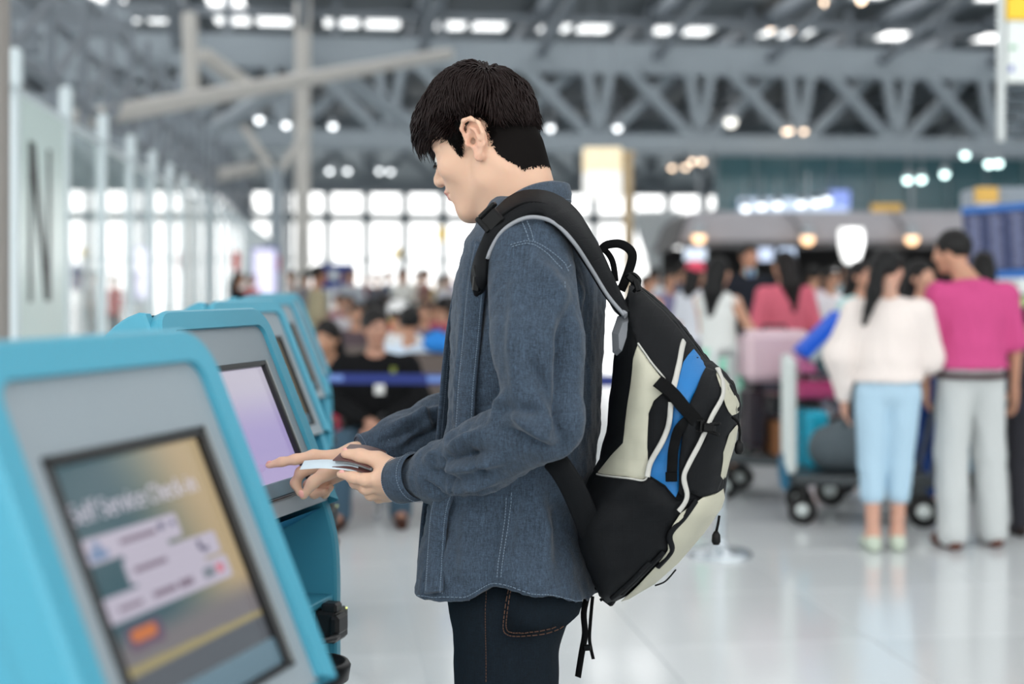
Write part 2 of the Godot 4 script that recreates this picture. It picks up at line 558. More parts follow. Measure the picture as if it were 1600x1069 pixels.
func lamp(px: float, py: float, d: float, r: float, c: Color, e: float, label: String, group: String) -> void:
	var o := thing("ceiling_lamp", label, "lamp", at(px, py, d), 0.0, group)
	part("bulb", MB.new().ball(Vector3.ZERO, Vector3(r, r, r), Basis.IDENTITY, 8).done(), glow("lamp glow %s %.1f" % [c.to_html(), e], c, e), o)
	part("housing", MB.new().smooth(true).lathe(PackedVector2Array([Vector2(r * 1.1, r * 0.3), Vector2(r * 1.25, r * 0.9), Vector2(r * 0.8, r * 2.0), Vector2(0, r * 2.1)]), 14).done(), mat("lamp housing", Color(0.6, 0.62, 0.64), 0.4, 0.3), o)
	part("stem", MB.new().beam(Vector3(0, r * 2.0, 0), Vector3(0, r * 2.0 + 0.9, 0), r * 0.2).done(), mat("lamp housing", Color.GRAY), o)
	var l := OmniLight3D.new()
	l.name = "light"
	l.light_color = c
	l.light_energy = e * r * r * 0.5
	l.light_size = r
	l.omni_range = 40.0
	l.omni_attenuation = 2.0
	l.shadow_enabled = true
	o.add_child(l)

func build_lamps() -> void:
	var w := Color(0.97, 0.99, 1.0)
	var y := Color(1.0, 0.87, 0.74)
	var nth := ["first", "second", "third", "fourth", "fifth", "sixth", "seventh", "eighth"]
	var i := 0
	for q in [[340, 190, 42.0], [405, 187, 44.0], [447, 195, 46.0], [515, 267, 60.0], [520, 197, 48.0], [543, 267, 60.0], [593, 267, 62.0], [610, 268, 62.0], [860, 200, 48.0], [965, 200, 48.0]]:
		lamp(q[0], q[1], q[2], 0.11, w, 1.3, "small white lamp among the roof trusses, %s counted from the glass partition towards the man" % nth[i] if q[0] < 640 else "small white lamp on the truss behind the man's head, %s" % ("close to his hair" if q[0] < 900 else "farther from his hair"), "white truss lamps by the partition" if q[0] < 640 else "white truss lamps by the man's head")
		i += 1
	i = 0
	for q in [[1050, 262, 52.0], [1071, 261, 52.0], [1082, 252, 50.0], [1097, 252, 50.0]]:
		lamp(q[0], q[1], q[2], 0.1, y, 1.3, "small warm lamp above the canopy's sloped end, %s from the man's side" % nth[i], "warm lamps over the canopy end")
		i += 1
	i = 0
	for q in [[1204, 45, 53.0], [1219, 42, 53.0], [1240, 47, 53.0], [1253, 41, 53.0]]:
		lamp(q[0], q[1], q[2], 0.11, y, 1.7, "small warm lamp in the row of four beside a skylight, %s from the man's side" % nth[i], "warm lamps beside the skylight")
		i += 1
	i = 0
	for q in [[1228, 205, 50.0], [1234, 204, 50.0], [1256, 205, 50.0]]:
		lamp(q[0], q[1], q[2], 0.1, y, 1.3, "small warm lamp on the truss bottom chord, %s of three from the man's side" % nth[i], "warm lamps on the bottom chord")
		i += 1
	i = 0
	for q in [[1290, 3, 46.0], [1308, -2, 46.0], [1346, 0, 46.0]]:
		lamp(q[0], q[1], q[2], 0.12, y, 1.8, "small warm lamp at the picture's top edge, %s of three from the man's side" % nth[i], "warm lamps at the top edge")
		i += 1
	i = 0
	lamp(1142, 190, 49.0, 0.20, Color(1.0, 0.99, 0.95), 0.7, "large white lamp between the struts of the roof truss", "")
	for q in [[1418, 281, 40.0], [1440, 280, 40.0], [1476, 272, 40.0], [1508, 242, 42.0], [1545, 256, 40.0], [1560, 255, 40.0]]:
		lamp(q[0], q[1], q[2], 0.1, Color(0.85, 1.0, 0.98), 1.8, "small cool lamp before the teal windows, %s counted from the man's side" % nth[i], "cool lamps by the teal windows")
		i += 1

# ------------------------------------------------------------------ kiosks
# In a kiosk's own axes x points to its user, y up, z along its width (0 to 0.405). Its screen leans back.
const KW := 0.405
const KTOP := 1.377

func lean(a: float, b: float, out := 0.0) -> Vector3:
	# a across from the far side, b down the leaning front from its top edge, out in front of it
	var t := deg_to_rad(23.2)
	return Vector3(b * sin(t) + out * cos(t), KTOP - b * cos(t) + out * sin(t), a)

func lean_xf(out := 0.0) -> Transform3D:
	# x runs along -z (left to right for the user), y up the front, z out of it
	var t := deg_to_rad(23.2)
	return Transform3D(Basis(Vector3(0, 0, -1), Vector3(-sin(t), cos(t), 0), Vector3(cos(t), sin(t), 0)), lean(0, 0, out))

func kiosk(px: float, d: float, label: String, look: String, proto: Node3D) -> Node3D:
	var where := Vector3((px - 800.0) / FOC * d, 0, -d)
	var o: Node3D
	if proto:
		o = copy_of(proto, label, where, KIOSK_TURN)
		o.name = numbered("check_in_kiosk", self, o)
	else:
		o = thing("check_in_kiosk", label, "kiosk", where, KIOSK_TURN, "blue self-service kiosks in a row")
		kiosk_parts(o)
	if look:
		var s: MeshInstance3D = o.get_node("screen")
		s.material_override = mats[look]
	return o

func kiosk_parts(o: Node3D) -> void:
	var blue := mat("kiosk blue", Color(0.275, 0.585, 0.675), 0.38, 0.0, {"metallic_specular": 0.45})
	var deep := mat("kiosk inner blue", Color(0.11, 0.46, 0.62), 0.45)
	var grey := mat("kiosk grey fascia", Color(0.545, 0.585, 0.61), 0.5, 0.1)
	var black := mat("black bezel", Color(0.035, 0.045, 0.055), 0.3)
	var dark := mat("kiosk dark plastic", Color(0.05, 0.055, 0.065), 0.45)
	var bar := mat("kiosk slate bar", Color(0.36, 0.45, 0.50), 0.4)
	# side panels: the kiosk's outline seen from the side
	var prof := PackedVector2Array([Vector2(0.0, 1.377), Vector2(0.157, 1.01)])
	prof.append_array(curve2([Vector2(0.157, 1.01), Vector2(0.170, 0.965), Vector2(0.1755, 0.92), Vector2(0.177, 0.87)], 6).slice(1))
	prof.append_array(PackedVector2Array([Vector2(0.177, 0.0), Vector2(-0.26, 0.0), Vector2(-0.26, 0.93)]))
	prof.append_array(curve2([Vector2(-0.26, 0.93), Vector2(-0.25, 1.06), Vector2(-0.20, 1.20), Vector2(-0.085, 1.33), Vector2(-0.045, 1.365), Vector2(-0.012, 1.379)], 14).slice(1))
	for s in 2:
		part("side_panel", MB.new().prism(prof, 0.024, Transform3D(Basis.IDENTITY, Vector3(-0.003, 0, 0.004 if s == 0 else KW - 0.028)), 0.004).done(), blue, o)
	# the shell between them: back, roof and top band
	var sh := MB.new()
	var backp := curve2([Vector2(-0.255, 0.0), Vector2(-0.255, 0.5), Vector2(-0.255, 0.93), Vector2(-0.245, 1.06), Vector2(-0.196, 1.196), Vector2(-0.082, 1.326), Vector2(-0.042, 1.361), Vector2(-0.004, 1.374)], 30)
	sh.smooth(true)
	for k in backp.size() - 1:
		sh.quad(Vector3(backp[k].x, backp[k].y, 0.02), Vector3(backp[k].x, backp[k].y, KW - 0.02), Vector3(backp[k + 1].x, backp[k + 1].y, KW - 0.02), Vector3(backp[k + 1].x, backp[k + 1].y, 0.02))
		var q := Vector2(0.012, -0.006)
		sh.quad(Vector3(backp[k].x + q.x, backp[k].y + q.y, KW - 0.02), Vector3(backp[k].x + q.x, backp[k].y + q.y, 0.02), Vector3(backp[k + 1].x + q.x, backp[k + 1].y + q.y, 0.02), Vector3(backp[k + 1].x + q.x, backp[k + 1].y + q.y, KW - 0.02))
	part("back_shell", sh.done(), blue, o)
	# front frame with rounded top corners: outer edge, then an opening for the fascia
	var fr := MB.new()
	var outer := curve_frame(0.0, KW, 0.0, 0.392, 0.05)
	var inner := curve_frame(0.034, KW - 0.034, 0.036, 0.380, 0.022)
	var xf := lean_xf(0.0)
	for k in outer.size() - 1:
		for sd in [[0.0, false], [0.026, true]]:
			pass
		var a := outer[k]
		var b := outer[k + 1]
		var c := inner[k + 1]
		var e := inner[k]
		var z1 := 0.016
		var z0 := -0.03
		var rim := 0.005
		var a2 := a.lerp(e, 0.14)
		var b2 := b.lerp(c, 0.14)
		fr.quad(xf * v3(a2, z1), xf * v3(e, z1), xf * v3(c, z1), xf * v3(b2, z1))
		fr.quad(xf * v3(a, z1 - rim), xf * v3(a2, z1), xf * v3(b2, z1), xf * v3(b, z1 - rim))
		fr.quad(xf * v3(a, z0), xf * v3(a, z1 - rim), xf * v3(b, z1 - rim), xf * v3(b, z0))
		fr.quad(xf * v3(e, z1), xf * v3(e, z0), xf * v3(c, z0), xf * v3(c, z1))
	part("front_frame", fr.done(), blue, o)
	# grey fascia with a window for the screen
	var fa := MB.new()
	var hole := [0.064, 0.340, 0.104, 0.358]
	for r in [[0.03, KW - 0.03, 0.03, hole[2]], [0.03, KW - 0.03, hole[3], 0.384], [0.03, hole[0], hole[2], hole[3]], [hole[1], KW - 0.03, hole[2], hole[3]]]:
		fa.box(lean((r[0] + r[1]) * 0.5, (r[2] + r[3]) * 0.5, -0.002), Vector3(r[1] - r[0], r[3] - r[2], 0.02), xf.basis)
	part("fascia", fa.done(), grey, o)
	var bz := MB.new()
	for r in [[hole[0], hole[1], hole[2], hole[2] + 0.010], [hole[0], hole[1], 0.352, hole[3]], [hole[0], hole[0] + 0.014, hole[2], hole[3]], [hole[1] - 0.010, hole[1], hole[2], hole[3]]]:
		bz.box(lean((r[0] + r[1]) * 0.5, (r[2] + r[3]) * 0.5, 0.001), Vector3(r[1] - r[0], r[3] - r[2], 0.022), xf.basis, 0.002)
	var bezel := part("bezel", bz.done(), black, o)
	part("trim_line", MB.new().box(lean(hole[0] + 0.0065, 0.23, 0.0125), Vector3(0.0022, 0.25, 0.002), xf.basis).done(), mat("thin silver trim", Color(0.7, 0.72, 0.72), 0.3, 0.6), bezel)
	part("lower_bar", MB.new().box(lean((hole[0] + hole[1]) * 0.5, 0.338, -0.003), Vector3(0.252, 0.028, 0.016), xf.basis, 0.002).done(), bar, o)
	# the screen, with its picture's corner at the user's upper left
	var sc := MB.new()
	var s0 := lean(0.330, 0.113, 0.002)
	var s1 := lean(0.078, 0.324, 0.002)
	var st := sc.st
	st.set_smooth_group(-1)
	var c4 := [lean(0.330, 0.324, 0.002), lean(0.078, 0.324, 0.002), lean(0.078, 0.113, 0.002), lean(0.330, 0.113, 0.002)]
	var uv := [Vector2(0, 1), Vector2(1, 1), Vector2(1, 0), Vector2(0, 0)]
	for t in [[0, 2, 1], [0, 3, 2]]:
		for k in t:
			st.set_uv(uv[k])
			st.add_vertex(c4[k])
	part("screen", sc.done(), mats["screen lavender"], o)
	part("screen_back", MB.new().box(lean(0.202, 0.23, -0.012), Vector3(0.28, 0.26, 0.02), xf.basis).done(), black, o)
	# open bay under the screen
	var bay := MB.new()
	var z0 := 0.024
	var z1 := KW - 0.024
	bay.box(Vector3(0.0, 0.98, (z0 + z1) * 0.5), Vector3(0.014, 0.30, z1 - z0))
	bay.smooth(true)
	var bp := curve2([Vector2(0.145, 1.012), Vector2(0.10, 0.985), Vector2(0.05, 0.955), Vector2(0.012, 0.90), Vector2(0.008, 0.85)], 12)
	for k in bp.size() - 1:
		bay.quad(Vector3(bp[k].x, bp[k].y, z0), Vector3(bp[k + 1].x, bp[k + 1].y, z0), Vector3(bp[k + 1].x, bp[k + 1].y, z1), Vector3(bp[k].x, bp[k].y, z1))
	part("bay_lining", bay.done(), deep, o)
	part("shelf", MB.new().box(Vector3(0.085, 0.846, (z0 + z1) * 0.5), Vector3(0.165, 0.012, z1 - z0), Basis.IDENTITY, 0.002).done(), blue, o)
	part("slot_plate", MB.new().box(Vector3(0.07, 0.8535, 0.21), Vector3(0.06, 0.004, 0.13), Basis.IDENTITY, 0.001).done(), dark, o)
	part("front_panel", MB.new().box(Vector3(0.1535, 0.78, (z0 + z1) * 0.5), Vector3(0.012, 0.12, z1 - z0), Basis.IDENTITY, 0.0015).done(), blue, o)
	for q in [[0.655, 0.128], [0.40, 0.370], [0.115, 0.19]]:
		var dr := part("door", MB.new().box(Vector3(0.1535, q[0], (z0 + z1) * 0.5), Vector3(0.012, q[1] - 0.003, z1 - z0 - 0.004), Basis.IDENTITY, 0.0015).done(), blue, o)
		if q[0] < 0.5 and q[0] > 0.3:
			part("lock", MB.new().box(Vector3(0.164, q[0] + 0.13, 0.11), Vector3(0.012, 0.03, 0.014), Basis(Vector3.RIGHT, 0.5), 0.003).box(Vector3(0.166, q[0] + 0.147, 0.098), Vector3(0.012, 0.012, 0.03), Basis.IDENTITY, 0.003).done(), dark, dr)
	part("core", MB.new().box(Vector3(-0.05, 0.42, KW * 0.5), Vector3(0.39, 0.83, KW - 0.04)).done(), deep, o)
	# passport reader: a black box and a round tray
	var sn := part("scanner", MB.new().box(Vector3(0.178, 0.806, 0.062), Vector3(0.045, 0.058, 0.062), Basis.IDENTITY, 0.006).box(Vector3(0.20, 0.812, 0.078), Vector3(0.02, 0.036, 0.05), Basis.IDENTITY, 0.006).box(Vector3(0.185, 0.84, 0.074), Vector3(0.03, 0.018, 0.03), Basis.IDENTITY, 0.004).done(), dark, o)
	part("indicator", MB.new().ball(Vector3(0.203, 0.834, 0.048), Vector3(0.0022, 0.0022, 0.0022), Basis.IDENTITY, 6).done(), glow("indicator lamp glow", Color(0.85, 0.9, 0.2), 0.3), sn)
	var tray := MB.new()
	tray.smooth(true).lathe(PackedVector2Array([Vector2(0, -0.03), Vector2(0.05, -0.03), Vector2(0.062, -0.024), Vector2(0.066, 0.0), Vector2(0.062, 0.007), Vector2(0.054, 0.008), Vector2(0.05, 0.003), Vector2(0, 0.002)]), 28, Transform3D(Basis.IDENTITY, Vector3(0.20, 0.765, 0.19)))
	part("tray", tray.done(), dark, o)
	part("tray_arm", MB.new().tube(PackedVector3Array([Vector3(0.16, 0.80, 0.235), Vector3(0.19, 0.802, 0.20), Vector3(0.215, 0.80, 0.14), Vector3(0.205, 0.795, 0.10)]), PackedFloat32Array([0.009]), 8, 0.6).done(), dark, o)
	part("plinth", MB.new().box(Vector3(-0.04, 0.02, KW * 0.5), Vector3(0.46, 0.04, KW + 0.02), Basis.IDENTITY, 0.006).done(), dark, o)

func v3(p: Vector2, z: float) -> Vector3:
	return Vector3(p.x, p.y, z)

func curve_frame(a0: float, a1: float, b0: float, b1: float, r: float) -> PackedVector2Array:
	# from the lower near corner up, over the rounded top and down: an open band, x = -a, y = -b
	var p := PackedVector2Array([Vector2(-a1, -b1)])
	for k in 9:
		var an := PI - PI / 2 * k / 8
		p.append(Vector2(-a1 + r + cos(an) * r, -b0 - r + sin(an) * r))
	for k in 9:
		var an := PI / 2 - PI / 2 * k / 8
		p.append(Vector2(-a0 - r + cos(an) * r, -b0 - r + sin(an) * r))
	p.append(Vector2(-a0, -b1))
	return p

func px_fill(img: Image, poly: Array, c: Color) -> void:
	# fills a polygon given in parts of the picture's width and height
	var p := PackedVector2Array(poly)
	var lo := p[0]
	var hi := p[0]
	for q in p:
		lo = lo.min(q)
		hi = hi.max(q)
	var s := Vector2(img.get_width(), img.get_height())
	for y in range(maxi(0, int(lo.y * s.y)), mini(int(s.y), int(hi.y * s.y) + 1)):
		for x in range(maxi(0, int(lo.x * s.x)), mini(int(s.x), int(hi.x * s.x) + 1)):
			if Geometry2D.is_point_in_polygon(Vector2((x + 0.5) / s.x, (y + 0.5) / s.y), p):
				img.set_pixel(x, y, img.get_pixel(x, y).lerp(Color(c, 1.0), c.a))

func screens() -> void:
	# what each screen shows
	var w := 320
	var h := 270
	var img := Image.create(w, h, false, Image.FORMAT_RGB8)
	for y in h:
		for x in w:
			var u := float(x) / w
			var v := float(y) / h
			var c := Color(0.27, 0.40, 0.44).lerp(Color(0.80, 0.71, 0.56), smoothstep(0.30, 0.95, u + 0.15 * (0.5 - v)))
			c = c.lerp(Color(0.54, 0.52, 0.53), smoothstep(0.66, 0.80, v))
			c = c.lerp(Color(0.40, 0.42, 0.45), smoothstep(0.87, 0.90, v))
			img.set_pixel(x, y, c)
	var white := Color(0.83, 0.80, 0.87)
	for r in [[0.005, 0.31, 0.66, 0.42], [0.23, 0.44, 0.88, 0.545], [0.03, 0.56, 0.90, 0.665]]:
		px_fill(img, Array(rounded_rect(r[0], r[1], r[2], r[3], 0.018)), white)
	px_fill(img, [Vector2(0.25, 0.41), Vector2(0.55, 0.41), Vector2(0.55, 0.46), Vector2(0.25, 0.46)], white)
	px_fill(img, [Vector2(0.27, 0.535), Vector2(0.75, 0.535), Vector2(0.75, 0.57), Vector2(0.27, 0.57)], white)
	# rows of fine print, a blue figure, a red mark and dark strokes
	for r in [[0.26, 0.352, 0.50, 0.374], [0.28, 0.482, 0.50, 0.505], [0.34, 0.605, 0.50, 0.628], [0.12, 0.612, 0.27, 0.630], [0.52, 0.600, 0.62, 0.632]]:
		px_fill(img, [Vector2(r[0], r[1]), Vector2(r[2], r[1]), Vector2(r[2], r[3]), Vector2(r[0], r[3])], Color(0.55, 0.48, 0.55))
	px_fill(img, Array(rounded_rect(0.095, 0.332, 0.145, 0.368, 0.018)), Color(0.45, 0.58, 0.74))
	px_fill(img, Array(rounded_rect(0.065, 0.370, 0.175, 0.402, 0.012)), Color(0.45, 0.58, 0.74))
	px_fill(img, Array(rounded_rect(0.52, 0.335, 0.56, 0.365, 0.012)), Color(0.35, 0.35, 0.48))
	px_fill(img, Array(rounded_rect(0.60, 0.34, 0.635, 0.362, 0.010)), Color(0.42, 0.42, 0.55))
	px_fill(img, Array(rounded_rect(0.73, 0.460, 0.76, 0.505, 0.008)), Color(0.42, 0.40, 0.50))
	px_fill(img, Array(rounded_rect(0.75, 0.495, 0.80, 0.520, 0.008)), Color(0.42, 0.40, 0.50))
	px_fill(img, Array(rounded_rect(0.70, 0.590, 0.785, 0.638, 0.01)), Color(0.55, 0.58, 0.62))
	px_fill(img, Array(rounded_rect(0.80, 0.588, 0.855, 0.632, 0.01)), Color(0.90, 0.55, 0.62))
	px_fill(img, Array(rounded_rect(0.10, 0.695, 0.33, 0.80, 0.03)), Color(0.45, 0.33, 0.45, 0.7))
	px_fill(img, Array(rounded_rect(0.13, 0.715, 0.29, 0.765, 0.02)), Color(0.88, 0.52, 0.30))
	px_fill(img, [Vector2(0.0, 0.845), Vector2(1.0, 0.862), Vector2(1.0, 0.884), Vector2(0.0, 0.885)], Color(0.74, 0.68, 0.46, 0.85))
	var t := ImageTexture.create_from_image(img)
	mat("screen welcome", Color(0.02, 0.02, 0.02), 0.16, 0.0, {"emission_enabled": true, "emission_texture": t, "emission": Color.BLACK, "emission_energy_multiplier": 0.21})
	var im2 := Image.create(8, 64, false, Image.FORMAT_RGB8)
	for y in 64:
		var v := y / 63.0
		var c := Color(0.82, 0.80, 0.87).lerp(Color(0.71, 0.66, 0.86), smoothstep(0.1, 0.62, v)).lerp(Color(0.76, 0.70, 0.88), smoothstep(0.7, 1.0, v))
		for x in 8:
			im2.set_pixel(x, y, c)
	mat("screen lavender", Color(0.02, 0.02, 0.02), 0.2, 0.0, {"emission_enabled": true, "emission_texture": ImageTexture.create_from_image(im2), "emission": Color.BLACK, "emission_energy_multiplier": 0.22})
	mat("screen tan", Color(0.02, 0.02, 0.02), 0.12, 0.0, {"emission_enabled": true, "emission": Color(0.60, 0.57, 0.50), "emission_energy_multiplier": 0.14})
	mat("screen sand", Color(0.02, 0.02, 0.02), 0.12, 0.0, {"emission_enabled": true, "emission": Color(0.66, 0.58, 0.48), "emission_energy_multiplier": 0.14})
	mat("screen slate", Color(0.02, 0.02, 0.02), 0.12, 0.0, {"emission_enabled": true, "emission": Color(0.42, 0.46, 0.50), "emission_energy_multiplier": 0.12})

func build_kiosks() -> void:
	screens()
	var k2 := kiosk(402, 2.70, "blue kiosk with a lavender screen that the young man's finger touches", "screen lavender", null)
	var k1 := kiosk(300, 1.51, "big blurred blue kiosk showing a self service welcome page with white boxes", "screen welcome", k2)
	kiosk(430, 3.88, "blue kiosk just beyond the touched one, its tan screen holding a lamp's reflection", "screen tan", k2)
	kiosk(451, 5.07, "blue kiosk with a sand coloured screen, second beyond the touched one", "screen sand", k2)
	kiosk(463, 6.25, "last blue kiosk of the row, nearest to the seated man in black", "screen slate", k2)
	# heading on the welcome page
	var tm := TextMesh.new()
	tm.text = "Self Service Check-in"
	tm.font = SystemFont.new()
	tm.font.font_names = PackedStringArray(["Droid Sans"])
	tm.font_size = 32
	tm.pixel_size = 0.00072
	tm.depth = 0.0006
	tm.horizontal_alignment = HORIZONTAL_ALIGNMENT_LEFT
	var t := part("heading", tm, mat("screen white print", Color(0.3, 0.3, 0.3), 0.4, 0.0, {"emission_enabled": true, "emission": Color(0.82, 0.80, 0.86), "emission_energy_multiplier": 0.22}), k1.get_node("screen"))
	var xf := lean_xf(0.003)
	t.transform = Transform3D(xf.basis, lean(0.322, 0.157, 0.0032))

# ------------------------------------------------------------------ rounded bodies from distance fields
class Fld:
	# round cones and ellipsoids, joined smoothly inside a group and to group 0
	var kind := PackedInt32Array()      # 0 round cone, 1 ellipsoid, 2 function
	var pa := PackedVector3Array()
	var pb := PackedVector3Array()
	var ra := PackedFloat32Array()
	var rb := PackedFloat32Array()
	var grp := PackedInt32Array()
	var blend := PackedFloat32Array()
	var inv: Array[Basis] = []
	var fun: Array[Callable] = []
	var sign_ := PackedInt32Array()     # 1 adds, -1 cuts
	var k := 0.03
	var none := func(_p: Vector3) -> float: return 0.0
	var kg := 0.012
	func _add(t: int, a: Vector3, b: Vector3, r1: float, r2: float, g: int, bl: float, bs: Basis, f: Callable, sg: int) -> void:
		kind.append(t)
		pa.append(a)
		pb.append(b)
		ra.append(r1)
		rb.append(r2)
		grp.append(g)
		blend.append(bl if bl >= 0.0 else (k if g == 0 else kg))
		inv.append(bs)
		fun.append(f)
		sign_.append(sg)
	func cap(a: Vector3, b: Vector3, r1: float, r2 := -1.0, g := 0, bl := -1.0, sg := 1) -> Fld:
		_add(0, a, b, r1, r2 if r2 >= 0.0 else r1, g, bl, Basis.IDENTITY, none, sg)
		return self
	func chain(pts: Array, rs: Array, g := 0, bl := -1.0) -> Fld:
		for i in pts.size() - 1:
			cap(pts[i], pts[i + 1], rs[i], rs[i + 1], g, bl)
		return self
	func ell(c: Vector3, r: Vector3, bs := Basis.IDENTITY, g := 0, bl := -1.0, sg := 1) -> Fld:
		_add(1, c, r, maxf(r.x, maxf(r.y, r.z)), minf(r.x, minf(r.y, r.z)), g, bl, bs.inverse(), none, sg)
		return self
	func loft(f: Callable, c: Vector3, reach: float, bl := -1.0, sg := 1, g := 0) -> Fld:
		_add(2, c, Vector3.ZERO, reach, 0.0, g, bl, Basis.IDENTITY, f, sg)
		return self
	func one(i: int, p: Vector3) -> float:
		match kind[i]:
			0:
				var a := pa[i]
				var ab := pb[i] - a
				var l2 := ab.length_squared()
				var h := 0.0
				if l2 > 1e-10:
					h = clampf((p - a).dot(ab) / l2, 0.0, 1.0)
				return p.distance_to(a + ab * h) - (ra[i] + (rb[i] - ra[i]) * h)
			1:
				var q := inv[i] * (p - pa[i])
				var r := pb[i]
				var k0 := (q / r).length()
				if k0 < 1e-4:
					return -rb[i]
				var k1 := (q / (r * r)).length()
				return k0 * (k0 - 1.0) / k1
		return fun[i].call(p)
	func bound(i: int, p: Vector3) -> float:
		# no more than the distance to the shape
		if kind[i] == 0:
			return one(i, p)
		return p.distance_to(pa[i]) - ra[i]
	func val(p: Vector3, ids: PackedInt32Array) -> float:
		var d0 := 1e3
		var best := 1e3
		var cur := -1
		var dg := 1e3
		var kgg := kg
		for i in ids:
			if sign_[i] < 0:
				continue
			var d := one(i, p)
			if grp[i] == 0:
				var kk := blend[i]
				var h := maxf(kk - absf(d0 - d), 0.0)
				d0 = minf(d0, d) - h * h * 0.25 / kk
			else:
				if grp[i] != cur:
					if cur >= 0:
						best = minf(best, dg)
					cur = grp[i]
					dg = d
				else:
					var h := maxf(kgg - absf(dg - d), 0.0)
					dg = minf(dg, d) - h * h * 0.25 / kgg
		if cur >= 0:
			best = minf(best, dg)
			var h := maxf(kgg - absf(d0 - best), 0.0)
			d0 = minf(d0, best) - h * h * 0.25 / kgg
		for i in ids:
			if sign_[i] < 0:
				var d := -one(i, p)
				var kk := blend[i]
				var h := maxf(kk - absf(d0 - d), 0.0)
				d0 = maxf(d0, d) + h * h * 0.25 / kk
		return d0
	func net(cell: float, lo := Vector3.INF, hi := Vector3.INF) -> Dictionary:
		# surface nets over the cells near the shape: {v, i}
		if lo == Vector3.INF:
			lo = Vector3.ONE * 1e3
			hi = -lo
			for i in kind.size():
				if sign_[i] > 0:
					var r := maxf(ra[i], rb[i])
					lo = lo.min(pa[i] - Vector3.ONE * r)
					hi = hi.max(pa[i] + Vector3.ONE * r)
					if kind[i] == 0:
						lo = lo.min(pb[i] - Vector3.ONE * r)
						hi = hi.max(pb[i] + Vector3.ONE * r)
			lo -= Vector3.ONE * cell * 2.0
			hi += Vector3.ONE * cell * 2.0
		const B := 5
		var nb := Vector3i(((hi - lo) / (cell * B)).ceil())
		var n := nb * B
		var sx := n.x + 1
		var sy := n.y + 1
		var sz := n.z + 1
		var val_ := PackedFloat32Array()
		val_.resize(sx * sy * sz)
		val_.fill(1e6)
		var at_ := PackedInt32Array()
		at_.resize(n.x * n.y * n.z)
		at_.fill(-1)
		var half := cell * B * 0.5
		var diag := half * 1.7321
		var blocks: Array[Vector3i] = []
		var kmax := 0.0
		for x in blend:
			kmax = maxf(kmax, x)
		var m := kind.size()
		var bd := PackedFloat32Array()
		bd.resize(m)
		for bx in nb.x:
			for by in nb.y:
				for bz in nb.z:
					var c := lo + Vector3(bx, by, bz) * (cell * B) + Vector3.ONE * half
					var least := 1e6
					for i in m:
						var d := bound(i, c)
						bd[i] = d
						if sign_[i] > 0:
							least = minf(least, d)
					if least > diag + kmax * 0.6:
						continue
					var ids := PackedInt32Array()
					for i in m:
						if bd[i] < maxf(least, -diag) + 2.0 * diag + kmax or (bd[i] < diag + kmax):
							ids.append(i)
					var v0 := val(c, ids)
					if absf(v0) > diag * 1.35 + 0.003:
						continue
					blocks.append(Vector3i(bx, by, bz))
					for ix in range(bx * B, bx * B + B + 1):
						for iy in range(by * B, by * B + B + 1):
							for iz in range(bz * B, bz * B + B + 1):
								var q := (ix * sy + iy) * sz + iz
								if val_[q] > 9e5:
									val_[q] = val(lo + Vector3(ix, iy, iz) * cell, ids)
		var v := PackedVector3Array()
		var cells := PackedInt32Array()
		var ox := sy * sz
		for b in blocks:
			for ix in range(b.x * B, b.x * B + B):
				for iy in range(b.y * B, b.y * B + B):
					var q := (ix * sy + iy) * sz + b.z * B
					for iz in range(b.z * B, b.z * B + B):
						var c0 := val_[q]
						var c1 := val_[q + 1]
						var c2 := val_[q + sz]
						var c3 := val_[q + sz + 1]
						var c4 := val_[q + ox]
						var c5 := val_[q + ox + 1]
						var c6 := val_[q + ox + sz]
						var c7 := val_[q + ox + sz + 1]
						q += 1
						var s := int(c0 < 0) + int(c1 < 0) + int(c2 < 0) + int(c3 < 0) + int(c4 < 0) + int(c5 < 0) + int(c6 < 0) + int(c7 < 0)
						if s == 0 or s == 8:
							continue
						var p := Vector3.ZERO
						var w := 0.0
						if (c0 < 0) != (c1 < 0): p += Vector3(0, 0, c0 / (c0 - c1)); w += 1.0
						if (c2 < 0) != (c3 < 0): p += Vector3(0, 1, c2 / (c2 - c3)); w += 1.0
						if (c4 < 0) != (c5 < 0): p += Vector3(1, 0, c4 / (c4 - c5)); w += 1.0
						if (c6 < 0) != (c7 < 0): p += Vector3(1, 1, c6 / (c6 - c7)); w += 1.0
						if (c0 < 0) != (c2 < 0): p += Vector3(0, c0 / (c0 - c2), 0); w += 1.0
						if (c1 < 0) != (c3 < 0): p += Vector3(0, c1 / (c1 - c3), 1); w += 1.0
						if (c4 < 0) != (c6 < 0): p += Vector3(1, c4 / (c4 - c6), 0); w += 1.0
						if (c5 < 0) != (c7 < 0): p += Vector3(1, c5 / (c5 - c7), 1); w += 1.0
						if (c0 < 0) != (c4 < 0): p += Vector3(c0 / (c0 - c4), 0, 0); w += 1.0
						if (c1 < 0) != (c5 < 0): p += Vector3(c1 / (c1 - c5), 0, 1); w += 1.0
						if (c2 < 0) != (c6 < 0): p += Vector3(c2 / (c2 - c6), 1, 0); w += 1.0
						if (c3 < 0) != (c7 < 0): p += Vector3(c3 / (c3 - c7), 1, 1); w += 1.0
						var ci := (ix * n.y + iy) * n.z + iz
						at_[ci] = v.size()
						cells.append(ix)
						cells.append(iy)
						cells.append(iz)
						v.append(lo + (Vector3(ix, iy, iz) + p / w) * cell)
		var idx := PackedInt32Array()
		var dx := n.y * n.z
		var dy := n.z
